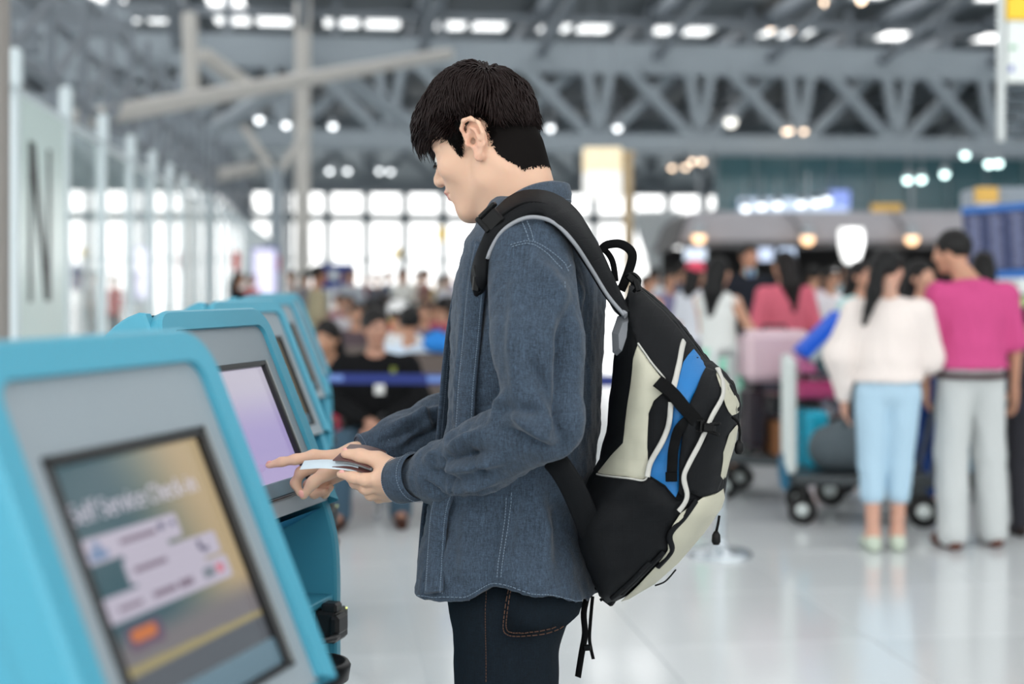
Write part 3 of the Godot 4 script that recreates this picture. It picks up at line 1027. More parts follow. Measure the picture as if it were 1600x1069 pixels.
		for k2 in v.size():
			var ix := cells[k2 * 3]
			var iy := cells[k2 * 3 + 1]
			var iz := cells[k2 * 3 + 2]
			if ix == 0 or iy == 0 or iz == 0:
				continue
			var ci := (ix * n.y + iy) * n.z + iz
			var q := (ix * sy + iy) * sz + iz
			var a := val_[q] < 0
			# an edge along x, y or z from this corner
			if a != (val_[q + ox] < 0):
				_quad(idx, at_[ci], at_[ci - dy], at_[ci - dy - 1], at_[ci - 1], a)
			if a != (val_[q + sz] < 0):
				_quad(idx, at_[ci], at_[ci - 1], at_[ci - dx - 1], at_[ci - dx], a)
			if a != (val_[q + 1] < 0):
				_quad(idx, at_[ci], at_[ci - dx], at_[ci - dx - dy], at_[ci - dy], a)
		return {"v": v, "i": idx}
	func _quad(idx: PackedInt32Array, a: int, b: int, c: int, d: int, inside: bool) -> void:
		if a < 0 or b < 0 or c < 0 or d < 0:
			return
		if inside:
			idx.append_array(PackedInt32Array([a, c, b, a, d, c]))
		else:
			idx.append_array(PackedInt32Array([a, b, c, a, c, d]))

func net_normals(s: Dictionary) -> PackedVector3Array:
	var v: PackedVector3Array = s.v
	var i: PackedInt32Array = s.i
	var nr := PackedVector3Array()
	nr.resize(v.size())
	for k in range(0, i.size(), 3):
		var a := v[i[k]]
		var f := (v[i[k + 2]] - a).cross(v[i[k + 1]] - a)
		nr[i[k]] += f
		nr[i[k + 1]] += f
		nr[i[k + 2]] += f
	for k in nr.size():
		nr[k] = nr[k].normalized()
	return nr

func relax(s: Dictionary, times := 1) -> Dictionary:
	# evens out the steps of the grid
	for r in times:
		var v: PackedVector3Array = s.v
		var i: PackedInt32Array = s.i
		var sum := PackedVector3Array()
		var cnt := PackedFloat32Array()
		sum.resize(v.size())
		cnt.resize(v.size())
		for k in range(0, i.size(), 3):
			var a := i[k]
			var b := i[k + 1]
			var c := i[k + 2]
			sum[a] += v[b] + v[c]
			sum[b] += v[a] + v[c]
			sum[c] += v[a] + v[b]
			cnt[a] += 2.0
			cnt[b] += 2.0
			cnt[c] += 2.0
		for k in v.size():
			if cnt[k] > 0.0:
				v[k] = v[k].lerp(sum[k] / cnt[k], 0.5)
		s.v = v
	return s

func push_out(s: Dictionary, f: Callable) -> Dictionary:
	var nr := net_normals(s)
	var v: PackedVector3Array = s.v
	for k in v.size():
		v[k] += nr[k] * float(f.call(v[k], nr[k]))
	s.v = v
	return s

func net_mesh(list: Array, tint = null) -> ArrayMesh:
	var v := PackedVector3Array()
	var nr := PackedVector3Array()
	var i := PackedInt32Array()
	for s in list:
		var base := v.size()
		nr.append_array(net_normals(s))
		var si: PackedInt32Array = s.i.duplicate()
		for k in si.size():
			si[k] += base
		v.append_array(s.v)
		i.append_array(si)
	var arr := []
	arr.resize(Mesh.ARRAY_MAX)
	arr[Mesh.ARRAY_VERTEX] = v
	arr[Mesh.ARRAY_NORMAL] = nr
	arr[Mesh.ARRAY_INDEX] = i
	if tint != null:
		var c := PackedColorArray()
		c.resize(v.size())
		for k in v.size():
			c[k] = tint.call(v[k], nr[k])
		arr[Mesh.ARRAY_COLOR] = c
	var m := ArrayMesh.new()
	m.add_surface_from_arrays(Mesh.PRIMITIVE_TRIANGLES, arr)
	return m

# ------------------------------------------------------------------ the young man
# His own axes: x towards his back, y up, z to his left (towards the camera).
const MAN_AT := Vector3(0.02, 0, -2.4)

func mp(px: float, py: float, zl: float) -> Vector3:
	# the point of the plane zl of his axes that shows at a place of the photograph
	var b := Basis(Vector3.UP, KIOSK_TURN)
	var c: Vector3 = b.inverse() * (Vector3(0, EYE, 0) - MAN_AT)
	var r: Vector3 = b.inverse() * Vector3((px - 800.0) / FOC, -(py - HORIZON) / FOC, -1.0)
	return c + r * ((zl - c.z) / r.z)

func mps(list: Array) -> Array:
	var out := []
	for q in list:
		out.append(mp(q[0], q[1], q[2]))
	return out

var head_xf: Transform3D
var head_net := {}

func make_head_frame() -> void:
	var p := deg_to_rad(25.0)
	var y := deg_to_rad(10.0)
	var f := Vector3(-cos(p) * cos(y), -sin(p), -cos(p) * sin(y))
	var r := Vector3(sin(y), 0, -cos(y))
	head_xf = Transform3D(Basis(f, r.cross(f), r), mp(766, 226, 0))

func moved(s: Dictionary, xf: Transform3D) -> Dictionary:
	var v: PackedVector3Array = s.v
	for k in v.size():
		v[k] = xf * v[k]
	s.v = v
	return s

func head_field() -> Fld:
	# x forward, y up, z to the right; the origin lies between the ears
	var f := Fld.new()
	f.k = 0.02
	f.ell(Vector3(-0.001, 0.048, 0), Vector3(0.084, 0.084, 0.071))
	f.ell(Vector3(0.045, 0.045, 0), Vector3(0.046, 0.055, 0.057))
	f.ell(Vector3(0.042, -0.018, 0), Vector3(0.050, 0.072, 0.057))
	for s in [-1.0, 1.0]:
		f.cap(Vector3(0.004, -0.040, 0.052 * s), Vector3(0.012, -0.062, 0.047 * s), 0.015, 0.014)
		f.cap(Vector3(0.012, -0.062, 0.046 * s), Vector3(0.076, -0.086, 0.014 * s), 0.014, 0.015)
		f.ell(Vector3(0.066, -0.010, 0.040 * s), Vector3(0.022, 0.022, 0.018))
		f.cap(Vector3(0.084, 0.030, 0.012 * s), Vector3(0.074, 0.031, 0.044 * s), 0.009, 0.008, 0, 0.012)
	f.ell(Vector3(0.086, -0.086, 0), Vector3(0.016, 0.015, 0.017))
	f.cap(Vector3(0.05, -0.03, 0), Vector3(0.066, -0.078, 0), 0.042, 0.026)
	f.ell(Vector3(0.078, -0.047, 0), Vector3(0.025, 0.033, 0.030))
	# eye sockets, lids
	for s in [-1.0, 1.0]:
		f.ell(Vector3(0.100, 0.013, 0.032 * s), Vector3(0.013, 0.011, 0.019), Basis.IDENTITY, 0, 0.014, -1)
		f.ell(Vector3(0.0775, 0.012, 0.032 * s), Vector3(0.0145, 0.0125, 0.0155), Basis.IDENTITY, 0, 0.004)
	# nose
	f.chain([Vector3(0.088, 0.024, 0), Vector3(0.100, 0.006, 0), Vector3(0.112, -0.010, 0), Vector3(0.1135, -0.014, 0)], [0.0085, 0.0085, 0.0095, 0.0098], 0, 0.009)
	for s in [-1.0, 1.0]:
		f.ell(Vector3(0.102, -0.018, 0.0125 * s), Vector3(0.0105, 0.0075, 0.0065), Basis.IDENTITY, 0, 0.006)
		f.ell(Vector3(0.108, -0.0255, 0.0065 * s), Vector3(0.005, 0.004, 0.003), Basis.IDENTITY, 0, 0.003, -1)
	# lips
	f.ell(Vector3(0.1030, -0.0400, 0), Vector3(0.0080, 0.0058, 0.021), Basis.IDENTITY, 0, 0.006)
	f.ell(Vector3(0.1000, -0.0512, 0), Vector3(0.0085, 0.0068, 0.019), Basis.IDENTITY, 0, 0.006)
	f.cap(Vector3(0.110, -0.0455, 0.010), Vector3(0.110, -0.0455, -0.010), 0.0028, 0.0028, 0, 0.003, -1)
	f.cap(Vector3(0.100, -0.0452, 0.012), Vector3(0.092, -0.046, 0.027), 0.0022, 0.0014, 0, 0.003, -1)
	f.cap(Vector3(0.100, -0.0452, -0.012), Vector3(0.092, -0.046, -0.027), 0.0022, 0.0014, 0, 0.003, -1)
	f.ell(Vector3(0.100, -0.064, 0), Vector3(0.010, 0.005, 0.014), Basis.IDENTITY, 0, 0.008, -1)
	# ears
	for s in [-1.0, 1.0]:
		var tilt := Basis(Vector3.UP, 0.10 * s) * Basis(Vector3.BACK, 0.16)
		var o := Vector3(-0.008, -0.002, 0.071 * s)
		var ear := func(x: float, y: float, z: float) -> Vector3: return o + tilt * Vector3(x, y, z * s)
		f.ell(ear.call(-0.007, 0.003, 0.004), Vector3(0.019, 0.030, 0.0065), tilt, 0, 0.006)
		f.chain([ear.call(0.013, 0.006, 0.007), ear.call(0.013, 0.022, 0.012), ear.call(0.003, 0.0335, 0.015), ear.call(-0.012, 0.032, 0.0165), ear.call(-0.024, 0.020, 0.0165), ear.call(-0.027, 0.002, 0.015), ear.call(-0.021, -0.015, 0.012), ear.call(-0.010, -0.026, 0.009)], [0.0034, 0.0038, 0.0042, 0.0043, 0.0043, 0.0041, 0.0038, 0.0045], 0, 0.003)
		f.ell(ear.call(-0.003, -0.029, 0.007), Vector3(0.0095, 0.0095, 0.0052), tilt, 0, 0.005)
		f.chain([ear.call(-0.004, 0.020, 0.0125), ear.call(-0.014, 0.012, 0.0135), ear.call(-0.016, -0.002, 0.0125), ear.call(-0.010, -0.015, 0.011)], [0.0026, 0.0034, 0.0036, 0.003], 0, 0.004)
		f.ell(ear.call(-0.001, 0.001, 0.014), Vector3(0.0095, 0.0135, 0.011), tilt, 0, 0.003, -1)
		f.ell(ear.call(0.003, -0.002, 0.008), Vector3(0.0050, 0.0060, 0.012), tilt, 0, 0.003, -1)
		f.ell(ear.call(-0.019, 0.013, 0.018), Vector3(0.0030, 0.016, 0.0035), tilt, 0, 0.003, -1)
		f.ell(ear.call(0.011, -0.004, 0.009), Vector3(0.0045, 0.0065, 0.0055), tilt, 0, 0.004)
	# neck, down into the collar
	var inv := head_xf.affine_inverse()
	f.cap(Vector3(-0.030, -0.030, 0), inv * mp(822, 335, 0.0), 0.056, 0.060, 0, 0.03)
	f.cap(inv * mp(790, 262, 0.045), inv * mp(782, 335, 0.02), 0.018, 0.018, 0, 0.04)
	return f

func skin_tint(p: Vector3, c: Color) -> Color:
	# lips and a little warmth on ears, nose and knuckles: the skin's own colour
	var q := head_xf.affine_inverse() * p
	var lips := smoothstep(0.024, 0.016, absf(q.z)) * smoothstep(0.0115, 0.0085, absf(q.y + 0.0455)) * smoothstep(0.091, 0.097, q.x)
	c = c.lerp(Color(0.50, 0.16, 0.17), 0.75 * lips)
	var ear := smoothstep(0.070, 0.082, absf(q.z)) * smoothstep(0.05, 0.03, q.length() - 0.05)
	c = c.lerp(Color(0.70, 0.33, 0.24), 0.40 * ear)
	var brow := smoothstep(0.0075, 0.004, absf(q.y - 0.0335 + 0.06 * maxf(absf(q.z) - 0.038, 0.0))) * smoothstep(0.012, 0.018, absf(q.z)) * smoothstep(0.058, 0.050, absf(q.z)) * smoothstep(0.05, 0.06, q.x)
	c = c.lerp(Color(0.035, 0.025, 0.022), 0.85 * brow)
	# the shaved sides: short dark stubble
	return c

func build_man() -> void:
	make_head_frame()
	var o := thing("person", "young man in a dark blue denim shirt and jeans pointing at a kiosk screen", "person", MAN_AT, KIOSK_TURN)
	var skin := mat("fair skin", Color.WHITE, 0.5, 0.0, {"vertex_color_use_as_albedo": true, "subsurf_scatter_enabled": true, "subsurf_scatter_strength": 0.18, "metallic_specular": 0.4})
	var hf := head_field()
	var head := hf.net(0.003, Vector3(-0.125, -0.17, -0.105), Vector3(0.135, 0.15, 0.105))
	head = relax(head, 1)
	head_net = {"v": head.v.duplicate(), "i": head.i.duplicate()}
	head = moved(head, head_xf)
	# hidden body under the clothes
	var bf := Fld.new()
	bf.k = 0.03
	bf.cap(mp(824, 420, 0), mp(815, 560, 0), 0.08, 0.085)
	bf.cap(mp(815, 560, 0.03), mp(800, 820, 0.04), 0.08, 0.075)
	bf.cap(mp(815, 560, -0.03), mp(800, 820, -0.04), 0.08, 0.075)
	bf.cap(mp(822, 412, -0.13), mp(822, 412, 0.13), 0.04)
	bf.cap(mp(822, 335, 0), mp(822, 400, 0), 0.05, 0.05)
	for s in [-1.0, 1.0]:
		var hip := mp(795, 900, 0.075 * s)
		var knee := Vector3(hip.x - 0.02, 0.50, 0.095 * s)
		var ankle := Vector3(hip.x + 0.03, 0.09, 0.10 * s)
		bf.cap(hip, knee, 0.068, 0.054)
		bf.cap(knee, ankle, 0.054, 0.040)
		bf.cap(ankle, ankle + Vector3(-0.16, -0.05, 0), 0.038, 0.03)
	for q in [mps([[822, 410, 0.165], [850, 662, 0.235], [632, 748, 0.115]]), mps([[815, 405, -0.165], [775, 668, -0.205], [562, 710, -0.01]])]:
		bf.cap(q[0], q[1], 0.038, 0.022)
		bf.cap(q[1], q[2], 0.022, 0.025)
	var body := bf.net(0.014)
	var right := hand_right()
	var left := hand_left()
	var tint := func(p: Vector3, n: Vector3) -> Color:
		return skin_tint(p, Color(0.66, 0.42, 0.30))
	part("body", net_mesh([head, body, right, left], tint), skin, o)
	face_parts(o)
	hair_parts(o)
	shirt_parts(o)
	jeans_parts(o)
	nails(o)

func face_parts(o: Node3D) -> void:
	var dark := mat("eyelash", Color(0.03, 0.025, 0.025), 0.6)
	var white := mat("eye white", Color(0.85, 0.83, 0.80), 0.2)
	for s in [-1.0, 1.0]:
		var c := Vector3(0.0785, 0.0095, 0.032 * s)
		var eye := part("eye", MB.new().ball(head_xf * c, Vector3.ONE * 0.0128).done(), white, o)
		part("iris", MB.new().ball(head_xf * (c + Vector3(0.0095, -0.006, 0)), Vector3.ONE * 0.0050, Basis.IDENTITY, 8).done(), dark, eye)
		var lash := MB.new()
		var pts := []
		for k in 9:
			var a := lerpf(-1.05, 1.05, k / 8.0)
			pts.append(head_xf * (Vector3(0.0785, 0.0105, 0.032 * s) + Vector3(cos(a) * 0.0150, -0.0035 - 0.003 * cos(a), sin(a) * 0.0158)))
		lash.tube(curve3(pts, 16), PackedFloat32Array([0.0011]), 6)
		for k in 14:
			var a := lerpf(-0.95, 1.1 , k / 13.0)
			var b := Vector3(0.0785, 0.0105, 0.032 * s) + Vector3(cos(a) * 0.0150, -0.0035 - 0.003 * cos(a), sin(a) * 0.0158)
			var e := b + Vector3(cos(a) * 0.006, -0.0035, sin(a) * 0.0065)
			lash.tube(PackedVector3Array([head_xf * b, head_xf * (b.lerp(e, 0.6) + Vector3(0, -0.0006, 0)), head_xf * e]), PackedFloat32Array([0.0006, 0.0004, 0.0001]), 4)
		part("eyelashes", lash.done(), dark, o)

# fingers: joints in picture places and depth planes
func hand_right() -> Dictionary:
	var f := Fld.new()
	f.k = 0.014
	f.kg = 0.007
	var w: Array = mps([[580, 711, -0.02], [556, 713, 0.0], [520, 716, 0.022]])
	f.chain(w, [0.023, 0.022, 0.013])
	f.chain(mps([[552, 716, 0.0], [512, 726, 0.012]]), [0.020, 0.013])
	f.chain(mps([[552, 722, -0.01], [518, 735, -0.002]]), [0.020, 0.013])
	f.chain(mps([[556, 728, -0.02], [526, 743, -0.016]]), [0.018, 0.012])
	f.chain(mps([[522, 714, 0.024], [490, 712, 0.040], [462, 718, 0.050], [440, 722, 0.054], [420, 727, 0.056]]), [0.0115, 0.0100, 0.0088, 0.0078, 0.0064], 1)
	f.chain(mps([[512, 724, 0.012], [470, 738, 0.030], [461, 755, 0.026], [469, 771, 0.030]]), [0.0115, 0.0092, 0.0082, 0.0068], 2)
	f.chain(mps([[518, 735, -0.002], [482, 758, 0.002], [491, 772, 0.008], [507, 768, 0.018]]), [0.0110, 0.0090, 0.0080, 0.0066], 3)
	f.chain(mps([[526, 743, -0.016], [500, 765, -0.012], [507, 772, -0.004], [517, 762, 0.006]]), [0.0100, 0.0082, 0.0072, 0.0060], 4)
	f.chain(mps([[545, 724, 0.022], [510, 739, 0.050], [489, 754, 0.062], [474, 775, 0.060]]), [0.0165, 0.0125, 0.0102, 0.0072], 5)
	return relax(f.net(0.003), 1)

func hand_left() -> Dictionary:
	var f := Fld.new()
	f.k = 0.016
	f.kg = 0.008
	f.chain(mps([[645, 750, 0.112], [624, 748, 0.112], [600, 744, 0.118]]), [0.026, 0.025, 0.018])
	f.chain(mps([[622, 750, 0.105], [598, 756, 0.112]]), [0.022, 0.015])
	f.chain(mps([[622, 755, 0.098], [602, 764, 0.094]]), [0.022, 0.015])
	f.chain(mps([[625, 760, 0.090], [608, 772, 0.078]]), [0.020, 0.013])
	f.chain(mps([[618, 736, 0.112], [592, 719, 0.112], [563, 712, 0.114], [540, 709, 0.112]]), [0.020, 0.0135, 0.0110, 0.0085], 1)
	f.chain(mps([[600, 748, 0.118], [572, 750, 0.132], [552, 746, 0.130], [532, 741, 0.124]]), [0.0130, 0.0100, 0.0088, 0.0068], 2)
	f.chain(mps([[598, 757, 0.110], [572, 763, 0.118], [555, 755, 0.098], [545, 747, 0.082]]), [0.0130, 0.0100, 0.0088, 0.0068], 3)
	f.chain(mps([[602, 765, 0.094], [580, 773, 0.096], [567, 762, 0.076], [560, 750, 0.062]]), [0.0122, 0.0095, 0.0084, 0.0066], 4)
	f.chain(mps([[608, 772, 0.078], [592, 778, 0.076], [582, 768, 0.060], [576, 757, 0.052]]), [0.0108, 0.0084, 0.0074, 0.0060], 5)
	return relax(f.net(0.003), 1)

func nails(o: Node3D) -> void:
	var pink := mat("fingernail", Color(0.86, 0.62, 0.58), 0.3)
	for q in [[470, 767, 0.068, 472, 777, 0.066, 0.0055], [543, 704, 0.116, 536, 706, 0.114, 0.0062], [425, 722.5, 0.059, 417, 724.5, 0.058, 0.004], [538, 738, 0.130, 530, 738.5, 0.128, 0.0045]]:
		var a := mp(q[0], q[1], q[2])
		var b := mp(q[3], q[4], q[5])
		var d := (b - a).normalized()
		var n := Vector3(0, 0, 1)
		n = (n - d * n.dot(d)).normalized()
		part("fingernail", MB.new().ball((a + b) * 0.5, Vector3(a.distance_to(b) * 0.62, q[6], 0.0022), Basis(d, n.cross(d), n), 8).done(), pink, o)
	# ring finger band of the right hand is not shown: nothing is added

# ---- hair
var hairline := PackedVector2Array()

func hx(px: float, py: float, hz: float) -> Vector2:
	# where a place of the photograph lies on the plane hz of the head's axes
	var inv := head_xf.affine_inverse()
	var a: Vector3 = inv * mp(px, py, 0.0)
	var b: Vector3 = inv * mp(px, py, 0.1)
	var p := a + (b - a) * ((hz - a.z) / (b.z - a.z))
	return Vector2(p.x, p.y)

func make_hairline() -> void:
	for q in [[652, 212, -0.035], [660, 206, -0.045], [675, 211, -0.055], [692, 215, -0.062], [704, 226, -0.068], [712, 243, -0.070], [716, 240, -0.072], [718, 218, -0.074], [722, 196, -0.075], [732, 183, -0.075], [748, 182, -0.074], [760, 194, -0.066], [766, 214, -0.058], [777, 233, -0.052], [790, 246, -0.046], [804, 254, -0.038], [820, 261, -0.026]]:
		hairline.append(hx(q[0], q[1], q[2]))
	hairline.append_array(PackedVector2Array([Vector2(-0.055, -0.082), Vector2(-0.20, -0.090), Vector2(-0.20, 0.25), Vector2(0.11, 0.25)]))

func scalp(p: Vector3) -> bool:
	return Geometry2D.is_point_in_polygon(Vector2(p.x, p.y), hairline)

func line_distance(p: Vector3) -> float:
	var best := 1e9
	for k in 17:
		best = minf(best, Vector2(p.x, p.y).distance_to(Geometry2D.get_closest_point_to_segment(Vector2(p.x, p.y), hairline[k], hairline[k + 1])))
	return best

func hair_parts(o: Node3D) -> void:
	var dark := mat("dark brown hair", Color(0.110, 0.073, 0.069), 0.45, 0.0, {"metallic_specular": 0.26})
	var stub := mat("cropped hair", Color(0.070, 0.060, 0.057), 0.75, 0.0, {"metallic_specular": 0.15})
	make_hairline()
	# the close-cropped sides and back: a thin dark layer on the skull, cut at the hairline
	var s := {"v": head_net.v.duplicate(), "i": head_net.i.duplicate()}
	s = push_out(s, func(p: Vector3, q: Vector3) -> float: return 0.0013)
	var v: PackedVector3Array = s.v
	var idx: PackedInt32Array = s.i
	var keep := PackedInt32Array()
	var jn := FastNoiseLite.new()
	jn.frequency = 260.0
	for k in range(0, idx.size(), 3):
		var c := (v[idx[k]] + v[idx[k + 1]] + v[idx[k + 2]]) / 3.0
		if c.y < -0.10: continue
		var jag := 0.007 * jn.get_noise_3d(c.x, c.y * 0.4, c.z)
		if scalp(c + Vector3(jag, jag - 0.001, 0)) and absf(c.z) < 0.0732:
			keep.append_array(PackedInt32Array([idx[k], idx[k + 1], idx[k + 2]]))
	s.i = keep
	var hair := part("cropped_hair", net_mesh([moved(s, head_xf)]), stub, o)
	# strands: the long top swept forward over the forehead and down the temples, short ones below
	var st := MB.new()
	var sh := MB.new()
	var g := RandomNumberGenerator.new()
	g.seed = 99
	var whorl := Vector3(-0.050, 0.108, -0.010)
	var n := 11000
	for k in n:
		var yy := 1.0 - 2.0 * (k + 0.5) / n
		var an := k * 2.399963
		var rr := sqrt(1.0 - yy * yy)
		var d := Vector3(rr * cos(an), yy, rr * sin(an))
		var root := Vector3(-0.001, 0.048, 0) + d * Vector3(0.0845, 0.0845, 0.0715)
		if root.x > 0.035:
			var e := Vector3((root.x - 0.045) / 0.046, (root.y - 0.045) / 0.055, root.z / 0.0575)
			var gap := 1.0 / maxf(sqrt(e.y * e.y + e.z * e.z + e.x * e.x), 0.2)
			if gap > 1.0 and root.x > 0.045:
				root = Vector3(0.045, 0.045, 0) + (root - Vector3(0.045, 0.045, 0)) * minf(gap, 1.3)
		if root.y < -0.03:
			root.z *= 0.80
			root.x = maxf(root.x, -0.074)
		if root.z < -0.055 and root.x > -0.040 and root.x < 0.016 and root.y < 0.046:
			continue
		var inside := scalp(root)
		var ld := line_distance(root)
		if not inside and (ld > 0.007 or g.randf() < 0.35 + ld * 90.0):
			continue
		var top := smoothstep(0.012, 0.074, root.y - 0.25 * root.x + g.randf_range(-0.008, 0.008)) if inside else 0.0
		var nrm := Vector3(d.x / 0.0845, d.y / 0.0845, d.z / 0.0715).normalized()
		var front := smoothstep(0.0, 0.07, root.x)
		var away := root - whorl
		var flow := away.normalized()
		flow = (flow * (1.0 - 0.4 * top) + Vector3(0.62 * smoothstep(-0.06, 0.0, root.x), -0.12, signf(root.z) * 0.25) * top + Vector3(-0.25, -1.0, 0) * (1.0 - top) * 1.3)
		# locks: neighbouring strands lean and curl the same way
		var lock := sin(root.x * 105.0 + root.z * 80.0) + sin(root.y * 90.0 - root.z * 130.0 + 1.7)
		var curl := 0.55 * sin(root.x * 60.0 - root.z * 95.0 + root.y * 40.0)
		flow += (Vector3(0.2, 0, 1) * lock * 0.42) * top
		flow = (flow - nrm * flow.dot(nrm)).normalized()
		var length := lerpf(0.011, 0.054 + 0.018 * front, top) * g.randf_range(0.75, 1.12)
		if not inside: length *= 0.6
		var temple := smoothstep(0.045, 0.060, absf(root.z)) * front
		length *= 1.0 - 0.50 * temple * smoothstep(0.105, 0.075, root.y)
		if root.z < -0.050 and root.x > -0.050 and root.x < 0.026 and root.y < 0.080:
			length *= 0.55
		var lift := lerpf(0.16, 0.62 + 0.42 * front, top) * g.randf_range(0.8, 1.2) * lerpf(0.25, 1.0, smoothstep(0.0, 0.03, away.length())) + 0.13 * lock * top
		var pts := PackedVector3Array()
		var p := root
		var dir := (flow + nrm * lift).normalized()
		var segs := 8 if top > 0.45 else (5 if top > 0.15 else 2)
		var side := nrm.cross(flow).normalized()
		for q in segs + 1:
			pts.append(head_xf * p)
			p += dir * (length / segs)
			if top > 0.0:
				var e := (p - Vector3(0.002, 0.046, 0)) / Vector3(0.090, 0.092, 0.078)
				var out_n := Vector3(e.x / 0.090, e.y / 0.092, e.z / 0.078).normalized()
				var over := e.length() - 1.0
				dir = (dir - out_n * (0.17 + 1.7 * maxf(over - 0.10 - 0.20 * front, 0.0)) * top + Vector3(0, -0.11 * top, 0) + side * curl * 0.30 * top * (1.0 if q > 2 else 0.0)).normalized()
				if over < 0.03:
					dir = (dir + out_n * 0.5).normalized()
		var w := lerpf(0.0011, 0.0021, top)
		var radii := PackedFloat32Array()
		for q in segs + 1:
			var t := float(q) / segs
			radii.append(w * (1.0 - t * t * 0.9))
		if top > 0.15:
			st.tube(pts, radii, 4)
		else:
			sh.tube(pts, radii, 3)
	# a soft edge of fine short hairs along the hairline
	n = 42000
	for k in n:
		var yy := 1.0 - 2.0 * (k + 0.5) / n
		if yy > 0.45: continue
		var an := k * 2.399963
		var rr := sqrt(1.0 - yy * yy)
		var d := Vector3(rr * cos(an), yy, rr * sin(an))
		var root := Vector3(-0.001, 0.030, 0) + d * Vector3(0.084, 0.105, 0.0705)
		if root.z > 0.0 or root.x > 0.05: continue
		if root.y < -0.02:
			root = Vector3(maxf(root.x, -0.072), root.y, root.z * lerpf(1.0, 0.84, smoothstep(-0.02, -0.06, root.y)))
		var inside := scalp(root)
		var ld := line_distance(root)
		if ld > (0.010 if inside else 0.006) or g.randf() < (0.1 if inside else 0.45 + ld * 80.0): continue
		var nrm := Vector3(d.x / 0.084, d.y / 0.105, d.z / 0.0705).normalized()
		var flow := Vector3(-0.35, -1.0, 0)
		flow = (flow - nrm * flow.dot(nrm)).normalized()
		var dir := (flow + nrm * 0.22).normalized()
		var len_ := g.randf_range(0.004, 0.008) * (1.0 if inside else 0.7)
		sh.tube(PackedVector3Array([head_xf * (root - nrm * 0.001), head_xf * (root + dir * len_)]), PackedFloat32Array([0.0005, 0.0002]), 3)
	part("strands", st.done(), dark, hair)
	part("stubble", sh.done(), stub, hair).set_meta("kind", "stuff")

# ------------------------------------------------------------------ clothes
func denim(key: String, c: Color, scale: float, worn: float, rough := 0.85) -> StandardMaterial3D:
	if mats.has(key):
		return mats[key]
	# woven threads: slubs along both directions with a fleck of white weft
	var g := RandomNumberGenerator.new()
	g.seed = hash(key)
	var n := 256
	var warp := PackedFloat32Array()
	var weft := PackedFloat32Array()
	warp.resize(n * n)
	weft.resize(n * n)
	for a in n:
		var t := 0.0
		var u := 0.0
		for b in n:
			t = t * 0.86 + g.randf_range(-0.5, 0.5)
			u = u * 0.80 + g.randf_range(-0.5, 0.5)
			warp[b * n + a] = t
			weft[a * n + b] = u
	var img := Image.create(n, n, false, Image.FORMAT_RGB8)
	for y in n:
		for x in n:
			var v := 1.0 + 0.24 * warp[y * n + x] + 0.21 * weft[y * n + x] + (0.10 if (x + y) % 3 == 0 else -0.05)
			v *= 1.0 + worn * 0.3
			img.set_pixel(x, y, Color(clampf(c.r * v, 0, 1), clampf(c.g * v, 0, 1), clampf(c.b * v, 0, 1)))
	return mat(key, Color.WHITE, rough, 0.0, {"albedo_texture": ImageTexture.create_from_image(img), "uv1_triplanar": true, "uv1_scale": Vector3.ONE * scale, "rim_enabled": true, "rim": 0.25, "rim_tint": 0.7, "metallic_specular": 0.25})

func interp(ys: PackedFloat32Array, vs: PackedFloat32Array, y: float) -> float:
	# ys fall from top to bottom
	if y >= ys[0]:
		return vs[0]
	for k in ys.size() - 1:
		if y >= ys[k + 1]:
			var t := (ys[k] - y) / (ys[k] - ys[k + 1])
			t = t * t * (3.0 - 2.0 * t)
			return lerpf(vs[k], vs[k + 1], t)
	return vs[vs.size() - 1]

var torso_y := PackedFloat32Array()
var torso_c := PackedFloat32Array()
var torso_a := PackedFloat32Array()
var torso_b := PackedFloat32Array()

func torso_d(p: Vector3) -> float:
	var c := interp(torso_y, torso_c, p.y)
	var a := interp(torso_y, torso_a, p.y)
	var b := interp(torso_y, torso_b, p.y)
	var ux := absf(p.x - c) / a
	var uz := absf(p.z) / b
	var ex := lerpf(2.3, 3.0, smoothstep(1.10, 0.95, p.y))
	var k0 := pow(pow(ux, ex) + pow(uz, ex), 1.0 / ex)
	var d := (k0 - 1.0) * minf(a, b) * (0.55 + 0.45 * k0)
	# slope of the shoulders
	var top := 1.600 - absf(p.z) * 0.42
	d = maxf(d, (p.y - top) * 0.9)
	return d

var hem_x := PackedFloat32Array()
var hem_h := PackedFloat32Array()

func hem_at(x: float) -> float:
	if x <= hem_x[0]: return hem_h[0]
	for k in hem_x.size() - 1:
		if x <= hem_x[k + 1]:
			var t := (x - hem_x[k]) / (hem_x[k + 1] - hem_x[k])
			t = t * t * (3.0 - 2.0 * t)
			return lerpf(hem_h[k], hem_h[k + 1], t)
	return hem_h[hem_h.size() - 1]

# folds of the cloth: [from, to, half-width, height]
var folds := []
var shirt_net := {}

func fold_at(p: Vector3, n: Vector3) -> float:
	if n.z < 0.05:
		return 0.0
	var s := 0.0
	for q in folds:
		var a: Vector3 = q[0]
		var ab: Vector3 = q[1]
		var w: float = q[2]
		if absf(p.z - a.z) > 0.12:
			continue
		var p2 := Vector2(p.x - a.x, p.y - a.y)
		var b2 := Vector2(ab.x, ab.y)
		var t := clampf(p2.dot(b2) / b2.length_squared(), 0.0, 1.0)
		var d := (p2 - b2 * t).length()
		if d < w * 2.2:
			s += float(q[3]) * exp(-d * d / (w * w) * 1.6) * (0.30 + 0.70 * sin(t * PI)) * smoothstep(0.05, 0.5, n.z)
	return s

